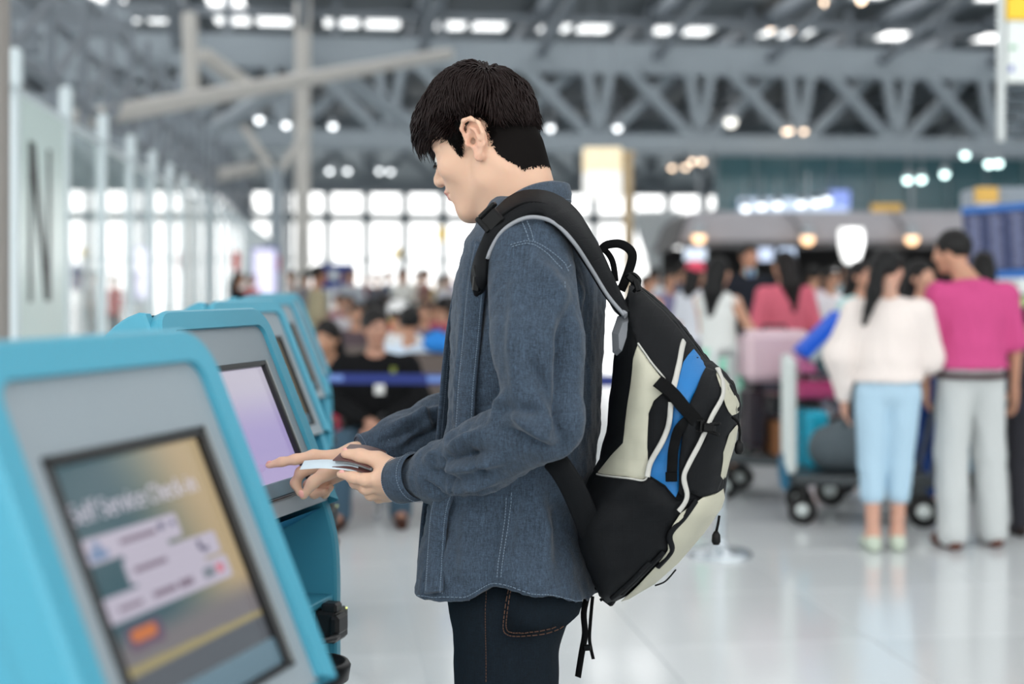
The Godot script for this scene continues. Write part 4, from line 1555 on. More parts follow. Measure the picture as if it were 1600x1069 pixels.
func shirt_parts(o: Node3D) -> void:
	var cloth := denim("shirt denim", Color(0.215, 0.260, 0.312), 7.0, 0.0)
	var thread := mat("pale stitching", Color(0.42, 0.48, 0.54), 0.8)
	var rows := [[296, 828, 46, 0.06], [318, 826, 58, 0.095], [345, 830, 74, 0.15], [385, 832, 94, 0.185], [450, 830, 108, 0.185], [540, 826, 112, 0.172], [640, 821, 114, 0.165], [720, 812, 116, 0.162], [800, 795, 117, 0.172], [870, 801, 131, 0.190], [960, 805, 150, 0.204]]
	for r in rows:
		var p := mp(r[1], r[0], 0)
		torso_y.append(p.y)
		torso_c.append(p.x)
		torso_a.append(float(r[2]) / 926.0)
		torso_b.append(r[3])
	for q in [[664, 928], [742, 926], [796, 905], [860, 926], [932, 958]]:
		var p := mp(q[0], q[1], 0.12)
		hem_x.append(p.x)
		hem_h.append(p.y)
	var f := Fld.new()
	f.k = 0.03
	f.loft(torso_d, mp(818, 620, 0), 0.45, 0.012)
	var la := mps([[824, 398, 0.158], [840, 540, 0.212], [852, 655, 0.235], [752, 712, 0.190], [690, 738, 0.145], [640, 750, 0.113]])
	f.cap(la[0], la[1], 0.072, 0.068, 0, 0.016)
	f.cap(la[1], la[2], 0.068, 0.060, 0, 0.02)
	f.cap(la[2], la[3], 0.058, 0.054, 0, 0.012)
	f.cap(la[3], la[4], 0.054, 0.044, 0, 0.02)
	f.cap(la[4], la[5], 0.044, 0.034, 0, 0.02)
	var ra := mps([[815, 400, -0.150], [775, 668, -0.205], [695, 664, -0.13], [628, 686, -0.06], [566, 705, -0.012]])
	f.cap(ra[0], ra[1], 0.070, 0.060, 0, 0.016)
	f.cap(ra[1], ra[2], 0.060, 0.056, 0, 0.02)
	f.cap(ra[2], ra[3], 0.056, 0.044, 0, 0.02)
	f.cap(ra[3], ra[4], 0.044, 0.029, 0, 0.02)
	# cut at the hem and at both cuffs
	f.loft(func(p: Vector3) -> float: return (p.y - hem_at(p.x)), mp(800, 1100, 0), 0.62, 0.004, -1)
	var ld: Vector3 = (la[5] - la[4]).normalized()
	var lend: Vector3 = mp(622, 752, 0.112)
	f.loft(func(p: Vector3) -> float: return maxf((lend - p).dot(ld), (p - lend).length() - 0.09), lend, 0.12, 0.003, -1)
	var rd: Vector3 = (ra[4] - ra[3]).normalized()
	var rend: Vector3 = mp(562, 706, -0.012)
	f.loft(func(p: Vector3) -> float: return maxf((rend - p).dot(rd), (p - rend).length() - 0.09), rend, 0.12, 0.003, -1)
	# round the neck
	f.cap(mp(790, 262, 0), mp(808, 330, 0), 0.06, 0.058, 0, 0.01, -1)
	var s := f.net(0.0055, Vector3(-0.42, 0.80, -0.31), Vector3(0.22, 1.62, 0.31))
	s = relax(s, 2)
	# folds where the photograph shows them: [px, py, px, py, zl, half-width, height]
	for q in [
		[840, 400, 905, 500, 0.20, 0.016, 0.008], [905, 430, 905, 700, 0.17, 0.018, -0.016], [880, 470, 892, 620, 0.21, 0.014, 0.006],
		[800, 430, 815, 640, 0.27, 0.014, 0.005], [830, 560, 868, 640, 0.28, 0.012, -0.006], [800, 640, 870, 690, 0.28, 0.012, 0.008],
		[790, 668, 862, 706, 0.27, 0.009, -0.007], [780, 640, 850, 640, 0.28, 0.010, -0.006], [775, 655, 800, 610, 0.25, 0.010, 0.006],
		[705, 700, 765, 672, 0.22, 0.009, 0.008], [690, 720, 770, 700, 0.24, 0.008, -0.007], [700, 735, 790, 716, 0.24, 0.009, 0.008],
		[670, 735, 740, 752, 0.20, 0.008, -0.007], [690, 765, 790, 742, 0.21, 0.009, 0.007], [665, 750, 700, 770, 0.17, 0.006, -0.005],
		[672, 718, 700, 700, 0.16, 0.007, 0.005], [730, 690, 760, 745, 0.24, 0.007, -0.005], [690, 705, 720, 770, 0.2, 0.006, -0.004],
		[620, 665, 690, 640, -0.04, 0.010, 0.008], [640, 700, 700, 655, -0.05, 0.010, -0.008], [655, 645, 690, 690, -0.06, 0.009, 0.007], [600, 690, 650, 672, -0.02, 0.008, -0.005],
		[800, 800, 790, 900, 0.165, 0.012, 0.006], [850, 790, 880, 900, 0.16, 0.018, -0.010], [830, 760, 850, 880, 0.165, 0.016, 0.008], [735, 800, 745, 915, 0.15, 0.020, 0.007],
		[700, 800, 690, 920, 0.12, 0.016, -0.006], [860, 780, 905, 880, 0.15, 0.014, 0.009], [880, 840, 920, 930, 0.13, 0.016, 0.008],
		[760, 420, 740, 560, 0.15, 0.020, -0.007], [735, 500, 725, 680, 0.12, 0.016, 0.006], [905, 420, 935, 520, 0.13, 0.016, 0.008], [925, 520, 935, 680, 0.10, 0.018, -0.007]]:
		folds.append([mp(q[0], q[1], q[4]), mp(q[2], q[3], q[4]) - mp(q[0], q[1], q[4]), q[5], q[6] * 2.5])
	var nz := FastNoiseLite.new()
	nz.frequency = 9.0
	nz.fractal_octaves = 3
	nz.seed = 5
	var nf := FastNoiseLite.new()
	nf.frequency = 38.0
	nf.fractal_octaves = 2
	nf.seed = 8
	var forearm := mp(720, 730, 0.19)
	s = push_out(s, func(p: Vector3, n: Vector3) -> float:
		var near_arm := exp(-(p - forearm).length_squared() / 0.012)
		return fold_at(p, n) + 0.005 * nz.get_noise_3d(p.x, p.y * 0.55, p.z) + (0.0018 + 0.003 * near_arm) * nf.get_noise_3d(p.x, p.y, p.z))
	shirt_net = s
	var shirt := part("shirt", net_mesh([s]), cloth, o)
	var surf := func(q: Array) -> Vector3: return mp(q[0], q[1], q[2])
	# cuffs: bands a little proud of the sleeves
	for q in [[ld, lend, la[5], 0.0385, 0.048, 1.0], [rd, rend, ra[4], 0.0305, 0.050, 1.0]]:
		var d: Vector3 = q[0]
		var e: Vector3 = q[1]
		var x := d.cross(Vector3.UP).normalized()
		var y := x.cross(d)
		var cf := MB.new()
		cf.smooth(true)
		var pr := PackedVector2Array([Vector2(q[3] - 0.006, 0.010), Vector2(q[3] - 0.0025, 0.0), Vector2(q[3], 0.001), Vector2(q[3] + 0.0012, 0.003), Vector2(q[3] + 0.004, q[4]), Vector2(q[3] + 0.001, q[4] + 0.003)])
		cf.lathe(pr, 40, Transform3D(Basis(x, -d, y * 0.94), e))
		var c := part("cuff", cf.done(), cloth, shirt)
		var sm := MB.new()
		for off in [0.005, q[4] - 0.004]:
			stitch_loop(sm, e, x, y * 0.94, -d, q[3] + 0.0025 + off * 0.06, off)
		part("stitching", sm.done(), thread, c)
	collar_parts(shirt, cloth, thread)
	placket_parts(shirt, cloth, thread)
	# seams: lines of short stitches lying on the cloth
	var sm := MB.new()
	for line in [
		[[800, 383, 0.22], [829, 376, 0.225], [858, 390, 0.22], [893, 418, 0.19], [903, 450, 0.17]],
		[[803, 386, 0.22], [829, 380, 0.225], [856, 394, 0.22], [889, 421, 0.19]],
		[[828, 342, 0.15], [830, 360, 0.19], [829, 376, 0.22]], [[836, 342, 0.15], [837, 360, 0.19], [836, 377, 0.22]],
		[[893, 418, 0.19], [912, 402, 0.15], [930, 390, 0.12]],
		[[797, 770, 0.17], [793, 830, 0.18], [787, 900, 0.18]], [[790, 770, 0.17], [786, 830, 0.18], [781, 900, 0.18]],
		[[745, 440, 0.16], [735, 520, 0.15], [728, 580, 0.15]]]:
		stitch_line(sm, line, s)
	var hemline := []
	for k in 40:
		var x := lerpf(hem_x[0] + 0.004, hem_x[4] - 0.004, k / 39.0)
		hemline.append(Vector3(x, hem_at(x) + 0.008, 0.2))
	stitch_points(sm, hemline, s)
	part("stitching", sm.done(), thread, shirt)

func snap(p: Vector3, s: Dictionary, lift := 0.0006) -> Vector3:
	# the nearest-to-camera surface vertex close to p in x and y
	var v: PackedVector3Array = s.v
	var best := -1.0
	var bz := p.z
	var found := false
	var b2 := 1e9
	for k in v.size():
		var dx := v[k].x - p.x
		var dy := v[k].y - p.y
		var d2 := dx * dx + dy * dy
		if d2 < 0.00006 and (not found or v[k].z > bz):
			bz = v[k].z
			found = true
	return Vector3(p.x, p.y, bz + lift) if found else Vector3(p.x, p.y, -9.0)

func stitch_line(m: MB, line: Array, s: Dictionary) -> void:
	var pts := []
	for q in line:
		pts.append(mp(q[0], q[1], q[2]))
	stitch_points(m, Array(curve3(pts, maxi(4, int(pts[0].distance_to(pts[-1]) / 0.012)))), s)

func stitch_points(m: MB, pts: Array, s: Dictionary) -> void:
	var q := []
	for p in pts:
		q.append(snap(p, s))
	for k in q.size() - 1:
		var a: Vector3 = q[k]
		var b: Vector3 = q[k + 1]
		if minf(a.z, b.z) < -5.0 or absf(a.z - b.z) > 0.02:
			continue
		var n := maxi(1, int(a.distance_to(b) / 0.004))
		for j in n:
			m.beam(a.lerp(b, (j + 0.15) / n), a.lerp(b, (j + 0.8) / n), 0.0009, 0.0009)

func stitch_loop(m: MB, c: Vector3, x: Vector3, y: Vector3, ax: Vector3, r: float, off: float) -> void:
	for k in 64:
		var a0 := TAU * k / 64.0
		var a1 := TAU * (k + 0.62) / 64.0
		m.beam(c + ax * off + (x * cos(a0) + y * sin(a0)) * r, c + ax * off + (x * cos(a1) + y * sin(a1)) * r, 0.0009, 0.0009)

func collar_parts(shirt: Node3D, cloth: Material, thread: Material) -> void:
	# stand and fall: a ring round the neck, open at the throat
	var inner := curve3(mps([[749, 352, 0.035], [760, 338, 0.060], [790, 312, 0.078], [825, 292, 0.072], [860, 284, 0.045], [886, 287, 0.010], [876, 290, -0.035], [838, 292, -0.070], [796, 312, -0.074], [764, 336, -0.056], [752, 352, -0.03]]), 60)
	var outer := curve3(mps([[752, 384, 0.050], [762, 372, 0.088], [795, 345, 0.110], [832, 326, 0.105], [868, 316, 0.070], [888, 314, 0.015], [884, 322, -0.050], [842, 330, -0.100], [800, 345, -0.104], [768, 370, -0.085], [756, 384, -0.05]]), 60)
	var m := MB.new()
	m.smooth(true)
	var rings := []
	for k in inner.size():
		var a := inner[k]
		var b := outer[k]
		var mid := (a + b) * 0.5
		var out_ := (b - Vector3(mp(820, 330, 0).x, b.y, 0)).normalized()
		rings.append([a - out_ * 0.003 + Vector3(0, -0.012, 0), a - out_ * 0.002 + Vector3(0, -0.001, 0), a + Vector3(0, 0.0016, 0), a + out_ * 0.004 + Vector3(0, -0.001, 0), mid + out_ * 0.006, b + out_ * 0.003, b + out_ * 0.001 + Vector3(0, -0.0025, 0), b - out_ * 0.003])
	for k in rings.size() - 1:
		for j in 7:
			m.quad(rings[k][j + 1], rings[k][j], rings[k + 1][j], rings[k + 1][j + 1])
	for e in [0, rings.size() - 1]:
		for j in range(1, 6):
			if e == 0:
				m.tri(rings[e][0], rings[e][j], rings[e][j + 1])
			else:
				m.tri(rings[e][0], rings[e][j + 1], rings[e][j])
	var c := part("collar", m.done(), cloth, shirt)
	var sm := MB.new()
	for k in range(0, rings.size() - 1):
		var a: Vector3 = rings[k][5] * 0.86 + rings[k][4] * 0.14
		var b: Vector3 = rings[k + 1][5] * 0.86 + rings[k + 1][4] * 0.14
		for j in 2:
			sm.beam(a.lerp(b, j * 0.5 + 0.08), a.lerp(b, j * 0.5 + 0.4), 0.0012, 0.0012)
	part("stitching", sm.done(), thread, c)

func placket_parts(shirt: Node3D, cloth: Material, thread: Material) -> void:
	# the shirt hangs open: two front edges with their bands
	for q in [[[[757, 380, 0.115], [749, 420, 0.125], [742, 470, 0.128], [737, 530, 0.128], [730, 600, 0.126], [724, 680, 0.122], [706, 745, 0.112], [688, 795, 0.112], [682, 860, 0.112], [678, 926, 0.112]], "near"],
			[[[748, 376, -0.02], [728, 430, -0.02], [714, 500, -0.02], [705, 570, -0.018], [699, 640, -0.015], [693, 700, -0.012], [676, 780, 0.0], [668, 860, 0.0], [664, 927, 0.0]], "far"]]:
		var ctrl := mps(q[0])
		if q[1] == "near":
			for k in ctrl.size():
				if k == 5 or k == 6: continue
				for r in 4:
					var z := snap(ctrl[k], shirt_net).z
					if z > -5.0 and z < 0.2:
						ctrl[k] = mp(q[0][k][0], q[0][k][1], z + 0.007)
			ctrl[5] = mp(q[0][5][0], q[0][5][1], ctrl[4].z)
			ctrl[6] = mp(q[0][6][0], q[0][6][1], lerpf(ctrl[4].z, ctrl[7].z, 0.5))
		var pts := curve3(ctrl, 60)
		var side := PackedVector3Array()
		for k in pts.size():
			side.append(Vector3(1.0 if q[1] == "near" else -0.35, 0, 0.30 if q[1] == "near" else 0.9).normalized())
		var b := part("placket", MB.new().ribbon(pts, side, 0.034 if q[1] == "near" else 0.046, 0.007).done(), cloth, shirt)
		var sm := MB.new()
		for e in [-0.014, 0.014]:
			for k in pts.size() - 1:
				var sd := side[k]
				var nr := sd.cross((pts[k + 1] - pts[k]).normalized()).normalized() * 0.0034
				for j in 3:
					for sg in [-1.0, 1.0]:
						sm.beam(pts[k].lerp(pts[k + 1], j / 3.0 + 0.05) + sd * e + nr * sg, pts[k].lerp(pts[k + 1], j / 3.0 + 0.26) + sd * e + nr * sg, 0.0009, 0.0009)
		part("stitching", sm.done(), thread, b)
		if q[1] == "far":
			for k in [8, 20, 32, 44]:
				part("button", MB.new().smooth(true).lathe(PackedVector2Array([Vector2(0, 0), Vector2(0.005, 0), Vector2(0.0055, 0.001), Vector2(0.005, 0.002), Vector2(0, 0.0018)]), 14, Transform3D(Basis(Vector3(0, 0, -1), Vector3(-1, 0, 0), Vector3(0, 1, 0)), pts[k] + Vector3(-0.004, 0, 0.008))).done(), mat("dark shirt button", Color(0.12, 0.13, 0.15), 0.35), b)

func jeans_parts(o: Node3D) -> void:
	var cloth := denim("dark jeans", Color(0.058, 0.090, 0.118), 8.0, 0.0)
	cloth.rim_enabled = false
	var thread := mat("rust stitching", Color(0.30, 0.19, 0.12), 0.8)
	var f := Fld.new()
	f.k = 0.03
	var hip := mp(795, 880, 0.0)
	f.ell(mp(796, 905, 0), Vector3(0.100, 0.11, 0.155), Basis.IDENTITY, 0, 0.05)
	f.ell(mp(838, 930, 0.075), Vector3(0.058, 0.08, 0.062), Basis.IDENTITY, 0, 0.05)
	f.ell(mp(838, 930, -0.075), Vector3(0.058, 0.08, 0.062), Basis.IDENTITY, 0, 0.05)
	for s in [-1.0, 1.0]:
		var a := mp(790, 960, 0.082 * s)
		var b := mp(790, 1069, 0.088 * s)
		var knee := Vector3(b.x - 0.005, 0.50, 0.095 * s)
		var ankle := Vector3(b.x + 0.035, 0.08, 0.10 * s)
		f.cap(a, b, 0.090, 0.080, 0, 0.02)
		f.cap(b, knee, 0.080, 0.066, 0, 0.02)
		f.cap(knee, ankle, 0.066, 0.052, 0, 0.02)
	f.loft(func(p: Vector3) -> float: return p.y - 0.055, Vector3(0, 0.0, 0), 0.3, 0.004, -1)
	var s := relax(f.net(0.009), 1)
	var nz := FastNoiseLite.new()
	nz.frequency = 11.0
	nz.fractal_octaves = 3
	s = push_out(s, func(p: Vector3, n: Vector3) -> float: return 0.004 * nz.get_noise_3d(p.x, p.y * 0.6, p.z))
	var jeans := part("jeans", net_mesh([s]), cloth, o)
	# back pocket, standing off the seat, and its double seam
	var poly := PackedVector2Array()
	var outline := [[797, 905], [893, 938], [889, 965], [884, 980], [868, 994], [830, 994], [802, 986], [796, 976]]
	var m := MB.new()
	m.smooth(true)
	var front := []
	var back := []
	for q in outline:
		var p := mp(q[0], q[1], 0.155)
		var fz := snap(p, s, 0.012)
		if fz.z < -5.0: fz.z = 0.10
		front.append(fz)
		back.append(fz - Vector3(0, 0, 0.032))
	var c := Vector3.ZERO
	for p in front:
		c += p
	c /= front.size()
	c.z += 0.012
	for k in front.size():
		var j := (k + 1) % front.size()
		m.tri(c, front[j], front[k])
		m.quad(front[k], front[j], back[j], back[k])
	var pk := part("back_pocket", m.done(), cloth, jeans)
	var sm := MB.new()
	for line in [[[800, 910, 0.15], [797, 950, 0.15], [796, 976, 0.15], [804, 986, 0.15], [830, 990, 0.15], [866, 990, 0.15], [884, 976, 0.15]], [[804, 912, 0.15], [801, 950, 0.15], [800, 974, 0.15], [808, 982, 0.15], [830, 985, 0.15], [864, 985, 0.15]]]:
		var pts := curve3(mps(line), 26)
		for k in pts.size() - 1:
			var a := snap(pts[k], s, 0.0165)
			var b := snap(pts[k + 1], s, 0.0165)
			if minf(a.z, b.z) < -5.0: continue
			sm.beam(a, a.lerp(b, 0.72), 0.0011, 0.0011)
	part("stitching", sm.done(), thread, pk)
	var sd := MB.new()
	stitch_line(sd, [[757, 925, 0.17], [759, 980, 0.17], [760, 1066, 0.17]], s)
	part("side_seam", sd.done(), thread, jeans)
	# shoes, below the frame
	for e in [-1.0, 1.0]:
		var b := mp(790, 1069, 0.088 * e)
		var g := Fld.new()
		g.k = 0.03
		g.cap(Vector3(b.x + 0.05, 0.045, 0.10 * e), Vector3(b.x - 0.15, 0.035, 0.105 * e), 0.043, 0.036)
		g.cap(Vector3(b.x + 0.04, 0.06, 0.10 * e), Vector3(b.x + 0.035, 0.10, 0.10 * e), 0.042, 0.045)
		g.loft(func(p: Vector3) -> float: return p.y - 0.0, Vector3(b.x, -0.2, 0), 0.4, 0.004, -1)
		part("shoe", net_mesh([g.net(0.008)]), mat("dark shoe leather", Color(0.10, 0.09, 0.085), 0.45), o)

# ------------------------------------------------------------------ the backpack, in the man's axes
var pack_line := PackedVector2Array()
var pack_ref := Vector3.ZERO

func pk(px: float, py: float) -> Vector2:
	# the place on the bag's near face that shows at a place of the photograph
	var z := 0.03
	var p := mp(px, py, z)
	if pack_line.size() > 0:
		for k in 5:
			z = lerpf(z, pack_z(Vector2(p.x, p.y)), 0.7)
			p = mp(px, py, z)
	return Vector2(p.x, p.y)

func pks(list: Array) -> PackedVector2Array:
	var out := PackedVector2Array()
	for q in list:
		out.append(pk(q[0], q[1]))
	return out

func rim_distance(p: Vector2) -> float:
	var best := 1e9
	var n := pack_line.size()
	for k in n:
		var c := Geometry2D.get_closest_point_to_segment(p, pack_line[k], pack_line[(k + 1) % n])
		best = minf(best, p.distance_squared_to(c))
	return sqrt(best)

func pack_z(p: Vector2) -> float:
	# half-thickness of the stuffed bag
	var d := rim_distance(p)
	if not Geometry2D.is_point_in_polygon(p, pack_line):
		return maxf(0.02 - d, 0.0)
	var t := clampf(d / 0.085, 0.0, 1.0)
	var up := smoothstep(1.50, 1.25, p.y)
	return 0.02 + lerpf(0.085, 0.125, up) * sqrt(1.0 - (1.0 - t) * (1.0 - t)) + pack_noise.get_noise_2d(p.x, p.y) * 0.006

var pack_noise := FastNoiseLite.new()

func patch(poly: PackedVector2Array, lift: float, edge := 0.004, cell := 0.009, swell := 0.0, both := false) -> ArrayMesh:
	# a cloth panel that follows the bag: poly in the plane, lifted off the surface, rims turned in
	var m := MB.new()
	m.smooth(true)
	if Geometry2D.is_polygon_clockwise(poly):
		poly.reverse()
	var lo := poly[0]
	var hi := poly[0]
	for p in poly:
		lo = lo.min(p)
		hi = hi.max(p)
	var memo := {}
	var n := poly.size()
	var up := func(p: Vector2) -> float:
		var key := Vector2i((p * 40000.0).round())
		if not memo.has(key):
			var z := pack_z(p) + lift
			if swell > 0.0:
				var best := 1e9
				for k in n:
					best = minf(best, p.distance_to(Geometry2D.get_closest_point_to_segment(p, poly[k], poly[(k + 1) % n])))
				var t := clampf(best / 0.03, 0.0, 1.0)
				z += swell * sqrt(1.0 - (1.0 - t) * (1.0 - t))
			memo[key] = z
		return memo[key]
	var sides := [1.0, -1.0] if both else [1.0]
	for sg in sides:
		for ix in int((hi.x - lo.x) / cell) + 1:
			for iy in int((hi.y - lo.y) / cell) + 1:
				var a := lo + Vector2(ix, iy) * cell
				var sq := PackedVector2Array([a, a + Vector2(cell, 0), a + Vector2(cell, cell), a + Vector2(0, cell)])
				for piece in Geometry2D.intersect_polygons(poly, sq):
					if piece.size() < 3: continue
					if Geometry2D.is_polygon_clockwise(piece):
						piece.reverse()
					for k in range(1, piece.size() - 1):
						var q := [piece[0], piece[k], piece[k + 1]]
						var w := []
						for p in q:
							w.append(Vector3(p.x, p.y, sg * float(up.call(p))))
						if sg > 0:
							m.tri(w[0], w[1], w[2])
						else:
							m.tri(w[0], w[2], w[1])
		for k in n:
			var a := poly[k]
			var b := poly[(k + 1) % n]
			var steps := maxi(1, int(a.distance_to(b) / cell))
			for j in steps:
				var p := a.lerp(b, float(j) / steps)
				var q := a.lerp(b, float(j + 1) / steps)
				var zp: float = up.call(p)
				var zq: float = up.call(q)
				if sg > 0:
					m.quad(Vector3(p.x, p.y, zp - edge - lift), Vector3(q.x, q.y, zq - edge - lift), Vector3(q.x, q.y, zq), Vector3(p.x, p.y, zp))
				else:
					m.quad(Vector3(q.x, q.y, -zq + edge + lift), Vector3(p.x, p.y, -zp + edge + lift), Vector3(p.x, p.y, -zp), Vector3(q.x, q.y, -zq))
	return m.done()

func band(pts: Array, width: float, lift: float, m: MB, thick := 0.002, n := 24) -> MB:
	# webbing or piping laid on the near side of the bag along picture points
	var flat := []
	for q in pts:
		var p := pk(q[0], q[1])
		flat.append(p)
	var c := curve2(flat, n)
	var path := PackedVector3Array()
	var side := PackedVector3Array()
	for k in c.size():
		var t := (c[mini(k + 1, c.size() - 1)] - c[maxi(k - 1, 0)]).normalized()
		var nrm := Vector2(-t.y, t.x)
		var z0 := pack_z(c[k])
		var z1 := pack_z(c[k] + nrm * width * 0.4)
		var z2 := pack_z(c[k] - nrm * width * 0.4)
		path.append(Vector3(c[k].x, c[k].y, maxf(z0, (z1 + z2) * 0.5) + lift))
		side.append(Vector3(nrm.x * width * 0.8, nrm.y * width * 0.8, z1 - z2).normalized())
	return m.ribbon(path, side, width, thick)

func build_pack() -> void:
	var o := thing("backpack", "black hiking backpack with blue and cream panels, worn by the young man in denim", "backpack", MAN_AT, KIOSK_TURN)
	pack_noise.frequency = 14.0
	pack_noise.fractal_octaves = 3
	var black := mat("black nylon", Color(0.075, 0.08, 0.088), 0.6, 0.0, {"metallic_specular": 0.22, "normal_enabled": true, "normal_texture": weave_normal(), "normal_scale": 0.5, "uv1_triplanar": true, "uv1_scale": Vector3.ONE * 16.0})
	var cream := mat("cream ripstop", Color(0.69, 0.68, 0.61), 0.6, 0.0, {"normal_enabled": true, "normal_texture": weave_normal(), "normal_scale": 0.3, "uv1_triplanar": true, "uv1_scale": Vector3.ONE * 16.0})
	var blue := mat("bright blue nylon", Color(0.0, 0.40, 0.65), 0.5, 0.0, {"normal_enabled": true, "normal_texture": weave_normal(), "normal_scale": 0.4, "uv1_triplanar": true, "uv1_scale": Vector3.ONE * 16.0})
	var web := mat("black webbing", Color(0.045, 0.047, 0.05), 0.75, 0.0, {"metallic_specular": 0.2})
	var pipe := mat("pale grey piping", Color(0.70, 0.695, 0.67), 0.5)
	var plastic := mat("black buckle plastic", Color(0.03, 0.031, 0.034), 0.4, 0.0, {"metallic_specular": 0.3})
	var grey := mat("grey mesh padding", Color(0.52, 0.53, 0.55), 0.7)
	pack_line = pks([[984, 442], [1004, 456], [1030, 478], [1056, 505], [1078, 534], [1098, 562], [1122, 580], [1142, 604], [1152, 640], [1146, 680], [1134, 715], [1128, 760], [1122, 800], [1092, 842], [1060, 876], [1020, 908], [985, 930], [956, 944], [940, 928], [920, 886], [905, 842], [905, 792], [918, 750], [938, 715], [950, 660], [956, 600], [962, 540], [968, 490]])
	if Geometry2D.is_polygon_clockwise(pack_line):
		pack_line.reverse()
	part("main_bag", patch(pack_line, 0.0, 0.018, 0.011, 0.0, true), black, o)
	# panels
	part("top_lid", patch(pks([[984, 446], [1006, 458], [1034, 484], [1056, 508], [1076, 536], [1068, 545], [1058, 590], [1052, 612], [1040, 598], [1022, 574], [998, 540], [985, 505]]), 0.004, 0.006, 0.009, 0.006), black, o)
	part("side_panel", patch(pks([[998, 536], [1020, 568], [1042, 597], [1038, 612], [1022, 626], [1014, 645], [1012, 690], [1013, 744], [1004, 749], [978, 744], [934, 738], [955, 712], [974, 692], [978, 655], [986, 600], [990, 560]]), 0.0025, 0.005, 0.008, 0.003), cream, o)
	part("upper_blue_panel", patch(pks([[1086, 545], [1096, 562], [1105, 580], [1096, 600], [1084, 616], [1074, 640], [1058, 640], [1052, 625], [1060, 596], [1068, 566]]), 0.002, 0.005, 0.008, 0.003), blue, o)
	part("lower_blue_panel", patch(pks([[1052, 625], [1074, 640], [1066, 680], [1062, 720], [1061, 765], [1056, 777], [1040, 758], [1014, 742], [1018, 722], [1036, 690], [1046, 660]]), 0.002, 0.005, 0.008, 0.002), blue, o)
	part("middle_panel", patch(pks([[1040, 612], [1052, 624], [1046, 660], [1036, 690], [1016, 724], [1012, 700], [1014, 646], [1024, 626]]), 0.003, 0.005, 0.008, 0.005), black, o)
	part("front_pocket", patch(pks([[1104, 574], [1122, 582], [1132, 596], [1130, 622], [1112, 652], [1096, 686], [1078, 720], [1070, 742], [1076, 770], [1072, 778], [1062, 768], [1063, 720], [1068, 676], [1078, 636], [1090, 606]]), 0.010, 0.012, 0.008, 0.010), black, o)
	part("outer_pocket", patch(pks([[1134, 600], [1146, 634], [1150, 664], [1140, 700], [1132, 740], [1122, 766], [1098, 776], [1078, 768], [1074, 742], [1082, 720], [1100, 690], [1116, 654]]), 0.008, 0.012, 0.008, 0.008), black, o)
	part("pocket_gusset", patch(pks([[1122, 578], [1140, 600], [1153, 632], [1152, 646], [1146, 648], [1136, 632], [1130, 608]]), 0.016, 0.018, 0.008, 0.003), cream, o)
	part("pocket_edge", patch(pks([[1152, 664], [1148, 690], [1138, 724], [1132, 748], [1128, 742], [1132, 706], [1142, 676]]), 0.014, 0.018, 0.008, 0.002), cream, o)
	part("lower_pocket", patch(pks([[1100, 776], [1126, 768], [1131, 780], [1126, 796], [1098, 836], [1062, 878], [1026, 910], [985, 934], [972, 938], [1000, 912], [1030, 880], [1046, 858], [1046, 830], [1066, 800]]), 0.012, 0.014, 0.008, 0.008), cream, o)
	part("lower_panel", patch(pks([[934, 742], [978, 748], [1006, 753], [1016, 746], [1040, 762], [1056, 782], [1072, 782], [1096, 778], [1068, 800], [1046, 830], [1046, 856], [1028, 880], [996, 912], [964, 936], [952, 938], [936, 912], [918, 876], [906, 840], [907, 798], [918, 768]]), 0.005, 0.008, 0.009, 0.008), black, o)
	# piping
	var pm := MB.new()
	band([[1070, 533], [1064, 560], [1058, 588], [1052, 612]], 0.0095, 0.008, pm, 0.004)
	part("piping", pm.done(), pipe, o)
	pm = MB.new()
	band([[1050, 628], [1047, 660], [1036, 690], [1018, 722], [1013, 744]], 0.0085, 0.009, pm, 0.004)
	part("piping", pm.done(), pipe, o)
	pm = MB.new()
	band([[1124, 574], [1134, 592], [1132, 618], [1114, 652], [1098, 688], [1080, 722], [1072, 744], [1077, 768], [1074, 782], [1064, 796]], 0.0085, 0.021, pm, 0.004, 40)
	part("piping", pm.done(), pipe, o)
	for q in [[[998, 536], [1022, 570], [1043, 598], [1038, 614]], [[934, 740], [978, 746], [1005, 750], [1013, 744]]]:
		part("panel_seam", band(q, 0.003, 0.006, MB.new(), 0.003).done(), pipe, o)
	# creases across the lower bag
	for q in [[[1090, 780], [1072, 806], [1050, 832], [1052, 858], [1030, 884]], [[1040, 860], [1010, 890], [975, 925]], [[1018, 876], [990, 905], [960, 932]]]:
		part("zip_flap", band(q, 0.010, 0.014, MB.new(), 0.006).done(), black, o)
	# compression straps and their buckle
	pm = MB.new()
	band([[1030, 594], [1052, 612], [1074, 638], [1094, 660]], 0.022, 0.016, pm, 0.003)
	part("side_strap", pm.done(), web, o)
	pm = MB.new()
	band([[1080, 652], [1062, 672], [1054, 705], [1052, 748]], 0.016, 0.013, pm, 0.003)
	band([[1052, 736], [1052, 750]], 0.018, 0.017, pm, 0.006, 3)
	part("strap_end", pm.done(), web, o)
	var bz := pack_z(pk(1104, 664)) + 0.026
	var bp := pk(1104, 664)
	var bb := Basis(Vector3(0, 0, 1), 0.0).rotated(Vector3.BACK, -0.10)
	var bk := MB.new()
	var bc := Vector3(bp.x, bp.y, bz)
	bk.box(bc + bb * Vector3(-0.011, 0.008, 0), Vector3(0.022, 0.004, 0.006), bb, 0.0015)
	bk.box(bc + bb * Vector3(-0.011, -0.008, 0), Vector3(0.022, 0.004, 0.006), bb, 0.0015)
	bk.box(bc + bb * Vector3(-0.021, 0, 0), Vector3(0.004, 0.019, 0.006), bb, 0.0015)
	bk.box(bc + bb * Vector3(-0.004, 0, 0.001), Vector3(0.005, 0.019, 0.007), bb, 0.0015)
	bk.box(bc + bb * Vector3(0.008, -0.001, 0.001), Vector3(0.020, 0.014, 0.008), bb, 0.003)
